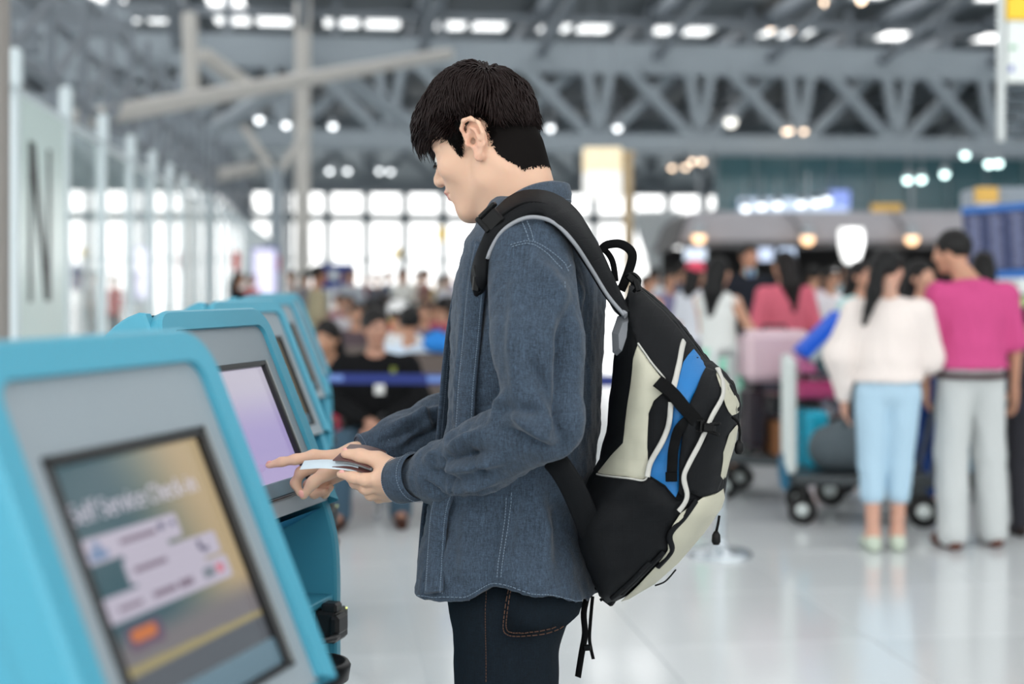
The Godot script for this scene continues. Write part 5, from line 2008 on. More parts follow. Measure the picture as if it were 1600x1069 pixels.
	bk.box(bc + bb * Vector3(0.016, 0.006, 0), Vector3(0.018, 0.005, 0.006), bb.rotated(Vector3.BACK, 0.2), 0.002)
	bk.box(bc + bb * Vector3(0.016, -0.008, 0), Vector3(0.018, 0.005, 0.006), bb.rotated(Vector3.BACK, -0.2), 0.002)
	part("buckle", bk.done(), plastic, o)
	# zip pulls on cords
	for q in [[[1144, 652, 0.10], [1153, 660, 0.11], [1156, 675, 0.115], [1155, 690, 0.115]], [[1124, 806, 0.09], [1122, 818, 0.095], [1119, 832, 0.10]]]:
		var c := curve3(mps(q), 12)
		var pull := part("zip_pull", MB.new().tube(c, PackedFloat32Array([0.0022]), 6).done(), web, o)
		var e := c[c.size() - 1]
		part("pull_tip", MB.new().tube(PackedVector3Array([e + Vector3(0, 0.002, 0), e + Vector3(0, -0.004, 0), e + Vector3(0, -0.014, 0), e + Vector3(0, -0.019, 0)]), PackedFloat32Array([0.003, 0.0065, 0.0072, 0.005]), 10).done(), plastic, pull)
	pm = MB.new()
	pm.tube(curve3(mps([[1024, 915, 0.11], [1040, 908, 0.125], [1056, 890, 0.12]]), 10), PackedFloat32Array([0.0014]), 5)
	part("cord", pm.done(), web, o)
	# back padding and stays between the bag and the man
	var pad := PackedVector2Array()
	for q in [[966, 494], [984, 487], [1000, 492], [1000, 520], [997, 548], [990, 574], [972, 562], [958, 550], [957, 520]]:
		var p := mp(q[0], q[1], 0.085)
		pad.append(Vector2(p.x, p.y))
	part("back_pad", MB.new().prism(pad, 0.09, Transform3D(Basis.IDENTITY, Vector3(0, 0, 0.015)), 0.014).done(), grey, o)
	pm = MB.new()
	pm.ribbon(curve3(mps([[972, 572, 0.075], [962, 630, 0.07], [956, 690, 0.068], [950, 720, 0.066]]), 12), PackedVector3Array([Vector3(0.8, 0, 0.6)]), 0.016, 0.006)
	part("frame_stay", pm.done(), grey, o)
	pm = MB.new()
	pm.ribbon(curve3(mps([[983, 568, 0.085], [972, 640, 0.088], [962, 700, 0.09], [935, 740, 0.095]]), 14), PackedVector3Array([Vector3(0.9, 0, 0.4)]), 0.026, 0.012)
	pm.ribbon(curve3(mps([[962, 575, 0.06], [955, 640, 0.06], [950, 700, 0.06]]), 10), PackedVector3Array([Vector3(0.9, 0, 0.4)]), 0.008, 0.008)
	part("back_edging", pm.done(), black, o)
	# shoulder straps
	for sg in [1.0, -1.0]:
		var hi := [[741, 456, 0.098], [741, 430, 0.098], [748, 392, 0.095], [766, 352, 0.088], [796, 320, 0.078], [830, 303, 0.072], [868, 309, 0.070], [902, 340, 0.072], [930, 386, 0.076], [955, 440, 0.080], [978, 488, 0.082]]
		var low := [[753, 460, 0.150], [757, 432, 0.154], [763, 398, 0.158], [780, 366, 0.160], [806, 346, 0.160], [834, 339, 0.158], [866, 348, 0.156], [896, 378, 0.150], [924, 420, 0.140], [950, 462, 0.128], [975, 492, 0.120]]
		var a := curve3(laid(hi, 0.006), 50)
		var b := curve3(laid(low, 0.007), 50)
		if sg < 0:
			for k in a.size():
				var back_ := smoothstep(mp(780, 330, 0.0).x, mp(850, 400, 0.0).x, a[k].x)
				a[k] = Vector3(a[k].x - 0.095 * back_, a[k].y - 0.020 * back_, -a[k].z)
				b[k] = Vector3(b[k].x - 0.095 * back_, b[k].y - 0.020 * back_, -b[k].z)
		var path := PackedVector3Array()
		var side := PackedVector3Array()
		var wd := PackedFloat32Array()
		for k in a.size():
			path.append((a[k] + b[k]) * 0.5)
			side.append((b[k] - a[k]).normalized() * sg)
			wd.append(a[k].distance_to(b[k]))
		var st := part("shoulder_strap", MB.new().ribbon(path, side, 0.06, 0.016, wd).done(), black, o)
		var tr := PackedVector3Array()
		for k in range(9, b.size()):
			tr.append(b[k] + (b[k] - a[k]).normalized() * 0.001)
		part("strap_piping", MB.new().tube(tr, PackedFloat32Array([0.0032]), 8).done(), grey, st)
		var seam := PackedVector3Array()
		for k in range(12, b.size() - 4):
			seam.append(a[k].lerp(b[k], 0.62) + Vector3(-0.004, 0.008, 0.002 * sg))
		part("strap_seam", MB.new().tube(seam, PackedFloat32Array([0.0022]), 5).done(), web, st)
		if sg > 0:
			# ladder buckle with loose webbing at the front
			var q := snap(mp(787, 346, 0.150), shirt_net, 0.018)
			var fb := Basis(Vector3.BACK, 0.75)
			var lb := MB.new().box(q, Vector3(0.030, 0.028, 0.012), fb, 0.003).box(q + fb * Vector3(0.004, 0.016, 0.0), Vector3(0.034, 0.007, 0.016), fb, 0.002).box(q + fb * Vector3(-0.016, 0.004, 0.002), Vector3(0.008, 0.030, 0.014), fb, 0.002)
			part("ladder_buckle", lb.done(), plastic, st)
			part("sternum_clip", MB.new().box(laid([[746, 440, 0.118]], 0.022)[0], Vector3(0.014, 0.034, 0.012), Basis(Vector3.BACK, -0.1), 0.003).box(laid([[745, 424, 0.112]], 0.020)[0], Vector3(0.008, 0.020, 0.010), Basis(Vector3.BACK, 0.2), 0.002).done(), plastic, st)
			part("strap_pad", MB.new().ribbon(curve3(mps([[956, 462, 0.105], [966, 482, 0.11], [978, 494, 0.112]]), 8), PackedVector3Array([Vector3(0.75, -0.4, 0.5)]), 0.022, 0.008).done(), grey, st)
	# hip belt wing, running forward under the shirt's side
	pm = MB.new()
	pm.ribbon(curve3(mps([[864, 716, 0.180], [878, 734, 0.186], [896, 764, 0.176], [912, 800, 0.150], [926, 836, 0.12]]), 14), PackedVector3Array([Vector3(0.80, 0.55, 0.15)]), 0.040, 0.010, PackedFloat32Array())
	part("hip_belt", pm.done(), black, o)
	# carrying loop
	pm = MB.new()
	flat_band([[940, 390, 0.02], [948, 383, 0.02], [968, 381, 0.02], [984, 390, 0.02], [988, 404, 0.02], [980, 430, 0.02], [970, 454, 0.02]], 0.015, 0.004, pm)
	flat_band([[938, 386, 0.0], [950, 396, 0.0], [958, 412, 0.0], [962, 440, 0.0]], 0.010, 0.004, pm)
	part("haul_loop", pm.done(), web, o)
	pm = MB.new()
	pm.box(mp(990, 438, 0.075), Vector3(0.026, 0.012, 0.012), Basis(Vector3.BACK, -0.7), 0.003)
	pm.box(mp(996, 446, 0.08), Vector3(0.010, 0.020, 0.010), Basis(Vector3.BACK, 0.3), 0.002)
	pm.tube(curve3(mps([[978, 432, 0.07], [990, 428, 0.075], [1000, 440, 0.075], [990, 456, 0.07]]), 14), PackedFloat32Array([0.003]), 6)
	part("lid_buckle", pm.done(), plastic, o)
	# loose webbing hanging under the bag
	for q in [[[[918, 930, 0.06], [912, 958, 0.065], [914, 990, 0.06], [909, 1020, 0.055], [903, 1058, 0.05]], 0.011], [[[926, 932, 0.055], [923, 965, 0.06], [921, 996, 0.06], [923, 1012, 0.06], [927, 1030, 0.06]], 0.006]]:
		pm = MB.new()
		pm.ribbon(curve3(mps(q[0]), 16), PackedVector3Array([Vector3(1, 0.1, 0.25)]), q[1], 0.002)
		part("loose_strap", pm.done(), web, o)
	pm = MB.new()
	part("strap_buckle", MB.new().box(mp(918, 1012, 0.06), Vector3(0.014, 0.010, 0.006), Basis(Vector3.BACK, 0.1), 0.002).done(), plastic, o)
	pm.box(mp(952, 936, 0.05), Vector3(0.022, 0.014, 0.02), Basis(Vector3.BACK, -0.6), 0.003)
	pm.tube(curve3(mps([[930, 920, 0.05], [942, 918, 0.05], [948, 930, 0.05], [938, 938, 0.05]]), 10), PackedFloat32Array([0.0028]), 6)
	part("strap_buckle", pm.done(), plastic, o)

func laid(list: Array, off: float) -> Array:
	# picture points on the shirt, kept at their picture places while they are lifted onto the cloth
	var out := []
	var zs := []
	for q in list:
		var z: float = q[2]
		for k in 5:
			if q[0] < 900:
				var on := snap(mp(q[0], q[1], z), shirt_net).z
				if on > -5.0 and on < 0.24:
					z = clampf(on + off, q[2], maxf(q[2], 0.215))
		zs.append(z)
	for r in 2:
		var sm := zs.duplicate()
		for k in range(1, zs.size() - 1):
			sm[k] = maxf(zs[k], 0.25 * zs[k - 1] + 0.5 * zs[k] + 0.25 * zs[k + 1])
		zs = sm
	for k in list.size():
		out.append(mp(list[k][0], list[k][1], zs[k]))
	return out

func flat_band(list: Array, width: float, thick: float, m: MB) -> MB:
	var pts := curve3(mps(list), 24)
	var side := PackedVector3Array()
	for k in pts.size():
		var t := (pts[mini(k + 1, pts.size() - 1)] - pts[maxi(k - 1, 0)]).normalized()
		side.append((t.cross(Vector3(0, 0, 1)) + Vector3(0, 0, 0.35)).normalized())
	return m.ribbon(pts, side, width, thick)

func weave_normal() -> Texture2D:
	if mats.has("weave normal"):
		return mats["weave normal"]
	var n := 128
	var img := Image.create(n, n, false, Image.FORMAT_RGB8)
	for y in n:
		for x in n:
			var v := 0.5 + 0.25 * sin(x * TAU / 4.0) * sin(y * TAU / 4.0) + (0.2 if x % 32 < 2 or y % 32 < 2 else 0.0)
			img.set_pixel(x, y, Color(v, v, v))
	img.bump_map_to_normal_map(3.0)
	mats["weave normal"] = ImageTexture.create_from_image(img)
	return mats["weave normal"]

# ---- what the young man holds
func build_held() -> void:
	var brown := mat("brown passport cover", Color(0.33, 0.20, 0.19), 0.4)
	var page := mat("grey passport pages", Color(0.62, 0.63, 0.64), 0.6)
	var card := mat("pale boarding card", Color(0.76, 0.81, 0.84), 0.5)
	var a := mp(521, 724, 0.120)
	var b := mp(579, 736, 0.116)
	var d := (b - a).normalized()
	var across := Vector3(0.10, 0.20, -1.0)
	across = (across - d * across.dot(d)).normalized()
	var n := across.cross(d).normalized()
	if n.y < 0: n = -n
	var o := thing("passport", "brown passport held between the young man's left thumb and fingers", "passport", MAN_AT, KIOSK_TURN)
	var bs := Basis(d, n, d.cross(n))
	var c := (a + b) * 0.5
	var len_ := a.distance_to(b)
	# the booklet lies with its long edge towards the camera, the cover a little bowed
	var m := MB.new()
	for q in [[0.0065, 0.0020], [-0.0055, 0.0020]]:
		var r := []
		for k in 13:
			var u := k / 12.0
			r.append(c + d * (u - 0.5) * len_ + n * (float(q[0]) + 0.004 * sin(u * PI)) + across * 0.036)
		m.ribbon(PackedVector3Array(r), PackedVector3Array([across]), 0.082, q[1])
	part("cover", m.done(), brown, o)
	m = MB.new()
	var r := []
	for k in 13:
		var u := k / 12.0
		r.append(c + d * (u - 0.48) * (len_ * 0.98) + n * (0.001 + 0.004 * sin(u * PI)) + across * 0.041)
	m.ribbon(PackedVector3Array(r), PackedVector3Array([across]), 0.076, 0.009)
	part("pages", m.done(), page, o)
	o = thing("boarding_card", "pale boarding card sticking out of the brown passport towards the screen", "card", MAN_AT, KIOSK_TURN)
	m = MB.new()
	var pts := curve3(mps([[560, 730, 0.112], [524, 726, 0.118], [500, 725, 0.115], [472, 727, 0.108]]), 16)
	m.ribbon(pts, PackedVector3Array([Vector3(-0.05, 0.62, -0.80)]), 0.021, 0.0008)
	part("card", m.done(), card, o)

# ------------------------------------------------------------------ other people
# In a person's own axes z is ahead, y up, x to the left hand; lengths for a height of 1.70 m, scaled at the end.
func dye(c: Color, rough := 0.85) -> StandardMaterial3D:
	return mat("cloth " + c.to_html(false), c, rough, 0.0, {"metallic_specular": 0.25})

func add_hand(f: Fld, w: Vector3, d: Vector3, palm: Vector3, thumb: Vector3, g: int, curl := 0.35) -> void:
	# w wrist, d along the hand, palm the way the palm faces, thumb the way the thumb lies
	var k := w + d * 0.075
	f.cap(w, k - d * 0.01, 0.024, 0.022)
	f.cap(w + thumb * 0.012, k + thumb * 0.02 - d * 0.01, 0.018, 0.014)
	f.cap(w - thumb * 0.012, k - thumb * 0.02 - d * 0.012, 0.018, 0.013)
	var lens := [0.070, 0.078, 0.072, 0.056]
	for i in 4:
		var o := k + thumb * (0.027 - 0.018 * i)
		var l: float = lens[i]
		var m := o + d * l * 0.5 + palm * l * curl * 0.3
		f.chain([o - d * 0.012, m, m + (d * (1.0 - curl) + palm * curl).normalized() * l * 0.55], [0.0098, 0.0090, 0.0075], g + i)
	f.chain([w + d * 0.02 + thumb * 0.02, w + d * 0.05 + thumb * 0.045 + palm * 0.01, w + d * 0.082 + thumb * 0.05 + palm * 0.022], [0.013, 0.0108, 0.0085], g + 4)

func person(c: Dictionary) -> Node3D:
	var sit: bool = c.get("sit", false)
	var hgt: float = c.get("h", 1.70)
	var k := hgt / 1.70
	var o := thing("person", c.label, "person", c.at, c.get("turn", 0.0), c.get("group", ""))
	var cell: float = c.get("cell", 0.018)
	var drop := 0.43 if sit else 0.0
	var lean := Basis(Vector3.RIGHT, c.get("lean", 0.0))
	var piv := Vector3(0, 0.93 - drop, 0)
	var up := func(p: Vector3) -> Vector3: return piv + lean * (p - Vector3(0, 0.93, 0))
	var fat: float = c.get("wide", 1.0)
	var chest: Vector3 = up.call(Vector3(0, 1.25, 0))
	var belly: Vector3 = up.call(Vector3(0, 1.07, 0.005))
	var pelvis: Vector3 = piv + Vector3(0, -0.01, 0)
	var neck0: Vector3 = up.call(Vector3(0, 1.38, -0.015))
	var head: Vector3 = up.call(Vector3(0, 1.585, 0.015)) + c.get("head", Vector3.ZERO)
	var hb := Basis(Vector3.UP, c.get("look", 0.0)) * Basis(Vector3.RIGHT, c.get("nod", 0.0))
	var sh := []
	var el := []
	var wr := []
	var hip := []
	var kn := []
	var an := []
	var toe := []
	for s in [1.0, -1.0]:
		var nm: String = "l" if s > 0 else "r"
		sh.append(up.call(Vector3(0.168 * s * fat, 1.350, -0.01)))
		el.append(c["e" + nm] if c.has("e" + nm) else up.call(Vector3(0.225 * s * fat, 1.10, -0.03)))
		wr.append(c["w" + nm] if c.has("w" + nm) else (Vector3(0.08 * s, 0.60, 0.30) if sit else Vector3(0.235 * s * fat, 0.86, 0.04)))
		hip.append(pelvis + Vector3(0.085 * s, -0.03, 0.0))
		kn.append(c["k" + nm] if c.has("k" + nm) else (Vector3(0.13 * s, 0.50, 0.44) if sit else Vector3(0.092 * s, 0.49, 0.02)))
		an.append(c["a" + nm] if c.has("a" + nm) else (Vector3(0.13 * s, 0.085, 0.42) if sit else Vector3(0.095 * s, 0.085, -0.02)))
		var ft: Vector3 = (an[-1] + Vector3(0.02 * s, -0.055, 0.15))
		toe.append(ft)
	var xf := Transform3D(Basis.from_scale(Vector3.ONE * k), Vector3.ZERO)
	# the body, one skin
	var f := Fld.new()
	f.k = 0.04
	f.ell(chest, Vector3(0.148 * fat, 0.19, 0.098), lean)
	f.ell(belly, Vector3(0.130 * fat, 0.17, 0.092), lean)
	f.ell(pelvis, Vector3(0.145 * fat, 0.115, 0.10))
	f.cap(neck0, head + Vector3(0, -0.06, -0.025), 0.055, 0.048)
	for i in 2:
		f.cap(neck0 + Vector3(0, -0.01, 0), sh[i], 0.042, 0.040)
		f.cap(sh[i], el[i], 0.046, 0.038)
		f.cap(el[i], wr[i], 0.037, 0.024)
		f.cap(hip[i], kn[i], 0.078, 0.052)
		f.cap(kn[i], an[i], 0.050, 0.036)
		f.cap(an[i], toe[i], 0.036, 0.026)
	var nets := [f.net(cell)]
	if c.get("fingers", true) and cell < 0.02:
		for i in 2:
			var g := Fld.new()
			g.k = 0.012
			g.kg = 0.006
			var s := 1.0 if i == 0 else -1.0
			var d: Vector3 = (wr[i] - el[i]).normalized()
			var side: Vector3 = Vector3(0, 0, 1) if absf(d.y) > 0.7 else Vector3(-s, 0, 0)
			var th: Vector3 = (side - d * side.dot(d)).normalized()
			var pal: Vector3 = Vector3(-s, 0, 0) if absf(d.y) > 0.7 else Vector3(0, -1, 0)
			pal = (pal - d * pal.dot(d)).normalized()
			add_hand(g, wr[i], d, pal, th, 1)
			nets.append(g.net(0.006))
	else:
		for i in 2:
			var g := Fld.new()
			g.k = 0.012
			g.kg = 0.006
			var d: Vector3 = (wr[i] - el[i]).normalized()
			var th := d.cross(Vector3(0, 0, 1)).normalized()
			add_hand(g, wr[i], d, th.cross(d), th, 1)
			nets.append(g.net(0.012))
	var hf := Fld.new()
	hf.k = 0.03
	var hp := func(x: float, y: float, z: float) -> Vector3: return head + hb * Vector3(x, y, z)
	hf.ell(hp.call(0, 0.022, -0.008), Vector3(0.073, 0.090, 0.090), hb)
	hf.ell(hp.call(0, -0.025, 0.035), Vector3(0.056, 0.082, 0.055), hb)
	hf.cap(hp.call(0, -0.085, 0.062), hp.call(0, -0.08, 0.058), 0.022)
	hf.cap(hp.call(0, 0.015, 0.086), hp.call(0, -0.022, 0.100), 0.009, 0.013, 0, 0.012)
	for s in [-1.0, 1.0]:
		hf.ell(hp.call(0.074 * s, -0.010, 0.0), Vector3(0.008, 0.030, 0.018), hb, 0, 0.008)
		hf.ell(hp.call(0.032 * s, 0.012, 0.094), Vector3(0.018, 0.010, 0.010), hb, 0, 0.012, -1)
		hf.ell(hp.call(0.030 * s, -0.018, 0.066), Vector3(0.022, 0.022, 0.02), hb)
	hf.cap(head + Vector3(0, -0.05, -0.025), neck0 + Vector3(0, 0.03, 0), 0.048, 0.053)
	nets.append(hf.net((0.011 if cell > 0.021 else 0.008)))
	for s in nets:
		moved(s, xf)
	var skin: Color = c.get("skin", Color(0.72, 0.53, 0.43))
	part("body", net_mesh(nets), mat("skin " + skin.to_html(false), skin, 0.55, 0.0, {"subsurf_scatter_enabled": true, "subsurf_scatter_strength": 0.1}), o)
	if c.get("face", false):
		for s in [-1.0, 1.0]:
			part("eye", MB.new().ball(xf * hp.call(0.032 * s, 0.012, 0.083), Vector3(0.012, 0.006, 0.006), hb, 6).done(), mat("dark eyes", Color(0.06, 0.05, 0.05), 0.3), o)
			part("eyebrow", MB.new().beam(xf * hp.call(0.016 * s, 0.030, 0.091), xf * hp.call(0.048 * s, 0.032, 0.078), 0.007, 0.006, 0.001).done(), mat("dark eyes", Color.BLACK), o)
		part("lips", MB.new().ball(xf * hp.call(0, -0.055, 0.082), Vector3(0.022, 0.007, 0.008), hb, 6).done(), mat("lips", Color(0.52, 0.25, 0.24), 0.5), o)
	# clothes
	var t: float = c.get("loose", 0.014)
	var tf := Fld.new()
	tf.k = 0.04
	tf.ell(chest, Vector3((0.148 + t) * fat, 0.20, 0.098 + t), lean)
	tf.ell(belly, Vector3((0.134 + t * 1.4) * fat, 0.19, 0.098 + t * 1.4), lean)
	tf.ell(pelvis + Vector3(0, 0.02, 0), Vector3((0.150 + t * 1.4) * fat, 0.13, 0.108 + t * 1.4))
	var sl: float = c.get("sleeve", 1.0)
	for i in 2:
		tf.cap(neck0 + Vector3(0, -0.012, 0), sh[i], 0.048, 0.046 + t * 0.5)
		if sl > 0.0:
			var upto: Vector3 = sh[i].lerp(el[i], minf(sl * 2.0, 1.0))
			tf.cap(sh[i], upto, 0.054 + t * 0.6, 0.048 + t * 0.8 + c.get("bat", 0.0))
			if sl > 0.5:
				tf.cap(el[i], el[i].lerp(wr[i], (sl - 0.5) * 2.0 * 0.97), 0.046 + t * 0.8 + c.get("bat", 0.0), 0.031 + t * 0.5)
	var hem: float = c.get("hem", 0.90) - drop
	tf.loft(func(p: Vector3) -> float: return maxf(p.y - hem, absf(p.x) - 0.185 * fat), Vector3(0, hem - 0.5, 0), 0.75, 0.01, -1)
	tf.cap(head, neck0 + Vector3(0, 0.05, 0.03), 0.06, 0.058, 0, 0.01, -1)
	var tn := tf.net(cell)
	var nz := FastNoiseLite.new()
	nz.frequency = 8.0
	nz.seed = hash(c.label)
	var creased := func(p: Vector3, n: Vector3) -> float: return 0.008 * nz.get_noise_3d(p.x * 1.6, p.y * 0.6, p.z * 1.6)
	tn = moved(push_out(tn, creased), xf)
	part(c.get("top_name", "shirt"), net_mesh([tn]), dye(c.get("top", Color(0.5, 0.5, 0.5))), o)
	if c.get("bottom_kind", "trousers") == "skirt":
		var sk := MB.new()
		sk.smooth(true)
		var pr := PackedVector2Array()
		for q in 13:
			var u := q / 12.0
			pr.append(Vector2(lerpf(0.235, 0.150, u), lerpf(0.55, 0.99, u)))
		sk.lathe(pr, 28, xf * Transform3D(Basis.from_scale(Vector3(1, 1, 0.82)), pelvis - Vector3(0, 0.93, 0)))
		part("skirt", sk.done(), dye(c.get("bottom", Color(0.3, 0.3, 0.3))), o)
	else:
		var bf := Fld.new()
		bf.k = 0.035
		bf.ell(pelvis, Vector3(0.152 * fat + 0.008, 0.125, 0.115))
		var bl: float = c.get("bottom_len", 1.0)
		for i in 2:
			bf.cap(hip[i], kn[i], 0.088 + t * 0.4, 0.066 + t * 0.3 + c.get("baggy", 0.0), 0, 0.02)
			if bl > 0.5:
				bf.cap(kn[i], kn[i].lerp(an[i], (bl - 0.5) * 2.0), 0.066 + t * 0.3 + c.get("baggy", 0.0), 0.056 + t * 0.4 + c.get("baggy", 0.0), 0, 0.02)
		var bn := bf.net(cell)
		bn = moved(push_out(bn, creased), xf)
		part("trousers", net_mesh([bn]), dye(c.get("bottom", Color(0.3, 0.3, 0.3))), o)
		if c.has("belt"):
			var bm := MB.new()
			bm.smooth(true)
			bm.lathe(PackedVector2Array([Vector2(0.158 * fat, -0.016), Vector2(0.172 * fat, -0.012), Vector2(0.172 * fat, 0.012), Vector2(0.158 * fat, 0.016)]), 28, xf * Transform3D(Basis.from_scale(Vector3(1, 1, 0.78)), pelvis + Vector3(0, 0.0, 0)))
			part("belt", bm.done(), dye(c.belt), o)
	for i in 2:
		var sf := Fld.new()
		sf.k = 0.02
		sf.cap(an[i] + Vector3(0, -0.045, -0.03), toe[i] + Vector3(0, 0.004, 0), 0.043, 0.036)
		sf.cap(an[i] + Vector3(0, -0.02, -0.01), an[i] + Vector3(0, -0.03, 0.04), 0.042, 0.040)
		var low: float = an[i].y - 0.085
		sf.loft(func(p: Vector3) -> float: return p.y - low, Vector3(an[i].x, low - 0.3, an[i].z), 0.5, 0.004, -1)
		part("shoe", net_mesh([moved(sf.net(maxf(cell * 0.6, 0.01)), xf)]), dye(c.get("shoe", Color(0.15, 0.12, 0.11)), 0.5), o)
	# hair
	var hk := Fld.new()
	hk.k = 0.03
	hk.ell(hp.call(0, 0.030, -0.014), Vector3(0.084, 0.096, 0.097), hb)
	var long: float = c.get("hair_len", 0.0)
	if long > 0.0:
		hk.ell(hp.call(0, -0.03, -0.045), Vector3(0.082, 0.10, 0.060), hb)
		hk.chain([hp.call(0, -0.02, -0.06), hp.call(0, -0.16, -0.085), hp.call(0, -0.10 - long, -0.10)], [0.075, 0.080, 0.045])
	if c.has("tail"):
		var tl: Array = c.tail
		hk.chain([hp.call(tl[0].x, tl[0].y, tl[0].z), hp.call(tl[1].x, tl[1].y, tl[1].z), hp.call(tl[2].x, tl[2].y, tl[2].z)], [0.045, 0.042, 0.016])
	hk.ell(hp.call(0, -0.035, 0.085), Vector3(0.068, 0.085, 0.075), hb, 0, 0.012, -1)
	if long <= 0.0:
		hk.ell(hp.call(0, -0.13, -0.02), Vector3(0.12, 0.10, 0.13), hb, 0, 0.02, -1)
	var hn := hk.net(minf(cell * 0.6, 0.010))
	var hz := FastNoiseLite.new()
	hz.frequency = 22.0
	hn = moved(push_out(hn, func(p: Vector3, n: Vector3) -> float: return 0.004 * hz.get_noise_3d(p.x * 2.0, p.y * 0.4, p.z * 2.0)), xf)
	var hc: Color = c.get("hair", Color(0.06, 0.05, 0.05))
	part("hair", net_mesh([hn]), mat("hair " + hc.to_html(false), hc, 0.5, 0.0, {"metallic_specular": 0.35}), o)
	if c.has("cap"):
		var cm := MB.new()
		cm.smooth(true).lathe(PackedVector2Array([Vector2(0.098, 0.03), Vector2(0.100, 0.05), Vector2(0.090, 0.095), Vector2(0.055, 0.128), Vector2(0, 0.137)]), 20, xf * Transform3D(hb, head + Vector3(0, 0.0, -0.012)))
		cm.ball(xf * hp.call(0, 0.040, 0.10), Vector3(0.075, 0.008, 0.065), hb * Basis(Vector3.RIGHT, 0.2), 8)
		part("cap", cm.done(), dye(c.cap), o)
	return o

func stand_h(px_top: float, d: float) -> float:
	return EYE - (px_top - HORIZON) / FOC * d

func build_people() -> void:
	var black := Color(0.045, 0.045, 0.05)
	# the couple on the right, seen from behind
	var p := person({"label": "man in a bright pink polo shirt and pale grey trousers", "at": floor_at(1517, 7.66), "turn": PI + 0.12, "h": 1.71, "cell": 0.015, "wide": 1.12,
		"top": Color(0.74, 0.29, 0.49), "top_name": "polo_shirt", "sleeve": 0.46, "hem": 0.955, "loose": 0.024, "baggy": 0.014, "bottom": Color(0.73, 0.745, 0.745), "shoe": Color(0.36, 0.20, 0.15), "belt": Color(0.25, 0.16, 0.17),
		"head": Vector3(0.075, -0.005, 0.05), "look": 0.85, "nod": 0.15, "el": Vector3(0.235, 1.10, 0.03), "wl": Vector3(0.21, 0.86, 0.10), "er": Vector3(-0.245, 1.08, -0.01), "wr": Vector3(-0.27, 0.84, 0.05), "al": Vector3(0.125, 0.085, -0.05), "ar": Vector3(-0.125, 0.085, 0.0), "kl": Vector3(0.11, 0.49, 0.0), "kr": Vector3(-0.11, 0.49, 0.02), "hair": Color(0.07, 0.065, 0.065)})
	part("collar", MB.new().smooth(true).lathe(PackedVector2Array([Vector2(0.088, 0.0), Vector2(0.080, 0.03), Vector2(0.066, 0.055), Vector2(0.062, 0.052), Vector2(0.070, 0.0)]), 24, Transform3D(Basis(Vector3.RIGHT, 0.12), Vector3(0.01, 1.385, -0.012))).done(), dye(Color(0.74, 0.29, 0.49)), p)
	person({"label": "woman in a loose cream blouse and pale blue cropped jeans, back turned", "at": floor_at(1387, 7.55), "turn": PI - 0.1, "h": 1.60, "cell": 0.015, "wide": 1.06,
		"top": Color(0.87, 0.83, 0.81), "top_name": "blouse", "sleeve": 0.95, "bat": 0.016, "loose": 0.030, "hem": 0.955, "bottom": Color(0.66, 0.77, 0.84), "bottom_len": 0.70, "shoe": Color(0.72, 0.76, 0.70), "skin": Color(0.76, 0.58, 0.50),
		"look": -0.75, "hair_len": 0.0, "tail": [Vector3(-0.01, 0.02, -0.10), Vector3(-0.03, -0.12, -0.17), Vector3(0.0, -0.30, -0.225)], "el": Vector3(0.265, 1.10, 0.0), "wl": Vector3(0.235, 0.84, 0.06), "er": Vector3(-0.235, 1.09, 0.06), "wr": Vector3(-0.14, 0.96, 0.22), "al": Vector3(0.085, 0.085, -0.02), "ar": Vector3(-0.055, 0.085, 0.02), "kl": Vector3(0.085, 0.48, 0.01), "kr": Vector3(-0.07, 0.48, 0.03), "hair": black})
	person({"label": "woman in a sleeveless white top and mint green skirt with long black hair", "at": floor_at(1122, 10.6), "turn": PI - 0.75, "h": 1.61, "cell": 0.017,
		"top": Color(0.86, 0.87, 0.86), "top_name": "sleeveless_top", "sleeve": 0.0, "hem": 0.97, "loose": 0.012, "bottom": Color(0.56, 0.83, 0.73), "bottom_kind": "skirt", "shoe": Color(0.5, 0.45, 0.42), "skin": Color(0.78, 0.59, 0.49),
		"hair_len": 0.22, "er": Vector3(-0.24, 1.12, 0.10), "wr": Vector3(-0.20, 0.96, 0.34), "el": Vector3(0.22, 1.12, 0.12), "wl": Vector3(0.16, 0.98, 0.34), "hair": black})
	person({"label": "woman with long dark hair and rose pink top behind the pale suitcase", "at": floor_at(1226, 11.4), "turn": PI + 0.2, "h": 1.67, "cell": 0.017, "wide": 1.1,
		"top": Color(0.80, 0.40, 0.47), "top_name": "blouse", "sleeve": 0.6, "hem": 0.90, "loose": 0.022, "bottom": Color(0.25, 0.24, 0.28), "hair_len": 0.26, "hair": Color(0.07, 0.045, 0.045), "look": 0.3})
	person({"label": "tall man in a dark suit and blue tie above the luggage trolleys", "at": floor_at(1170, 13.6), "turn": 0.1, "h": 1.79, "cell": 0.017, "face": true,
		"top": Color(0.13, 0.14, 0.17), "top_name": "jacket", "hem": 0.80, "loose": 0.02, "bottom": Color(0.12, 0.12, 0.15), "skin": Color(0.72, 0.52, 0.42)})
	p = get_node("person_005") if has_node("person_005") else null
	if p:
		part("shirt_front", MB.new().prism(PackedVector2Array([Vector2(-0.05, 1.47), Vector2(0.0, 1.10), Vector2(0.05, 1.47)]), 0.02, Transform3D(Basis(Vector3.RIGHT, -0.06), Vector3(0, 0.09, 0.125))).done(), dye(Color(0.62, 0.74, 0.78)), p)
		part("tie", MB.new().prism(PackedVector2Array([Vector2(-0.015, 1.46), Vector2(-0.03, 1.14), Vector2(0.0, 1.10), Vector2(0.03, 1.14), Vector2(0.015, 1.46)]), 0.012, Transform3D(Basis(Vector3.RIGHT, -0.06), Vector3(0, 0.085, 0.142))).done(), dye(Color(0.15, 0.25, 0.5)), p)
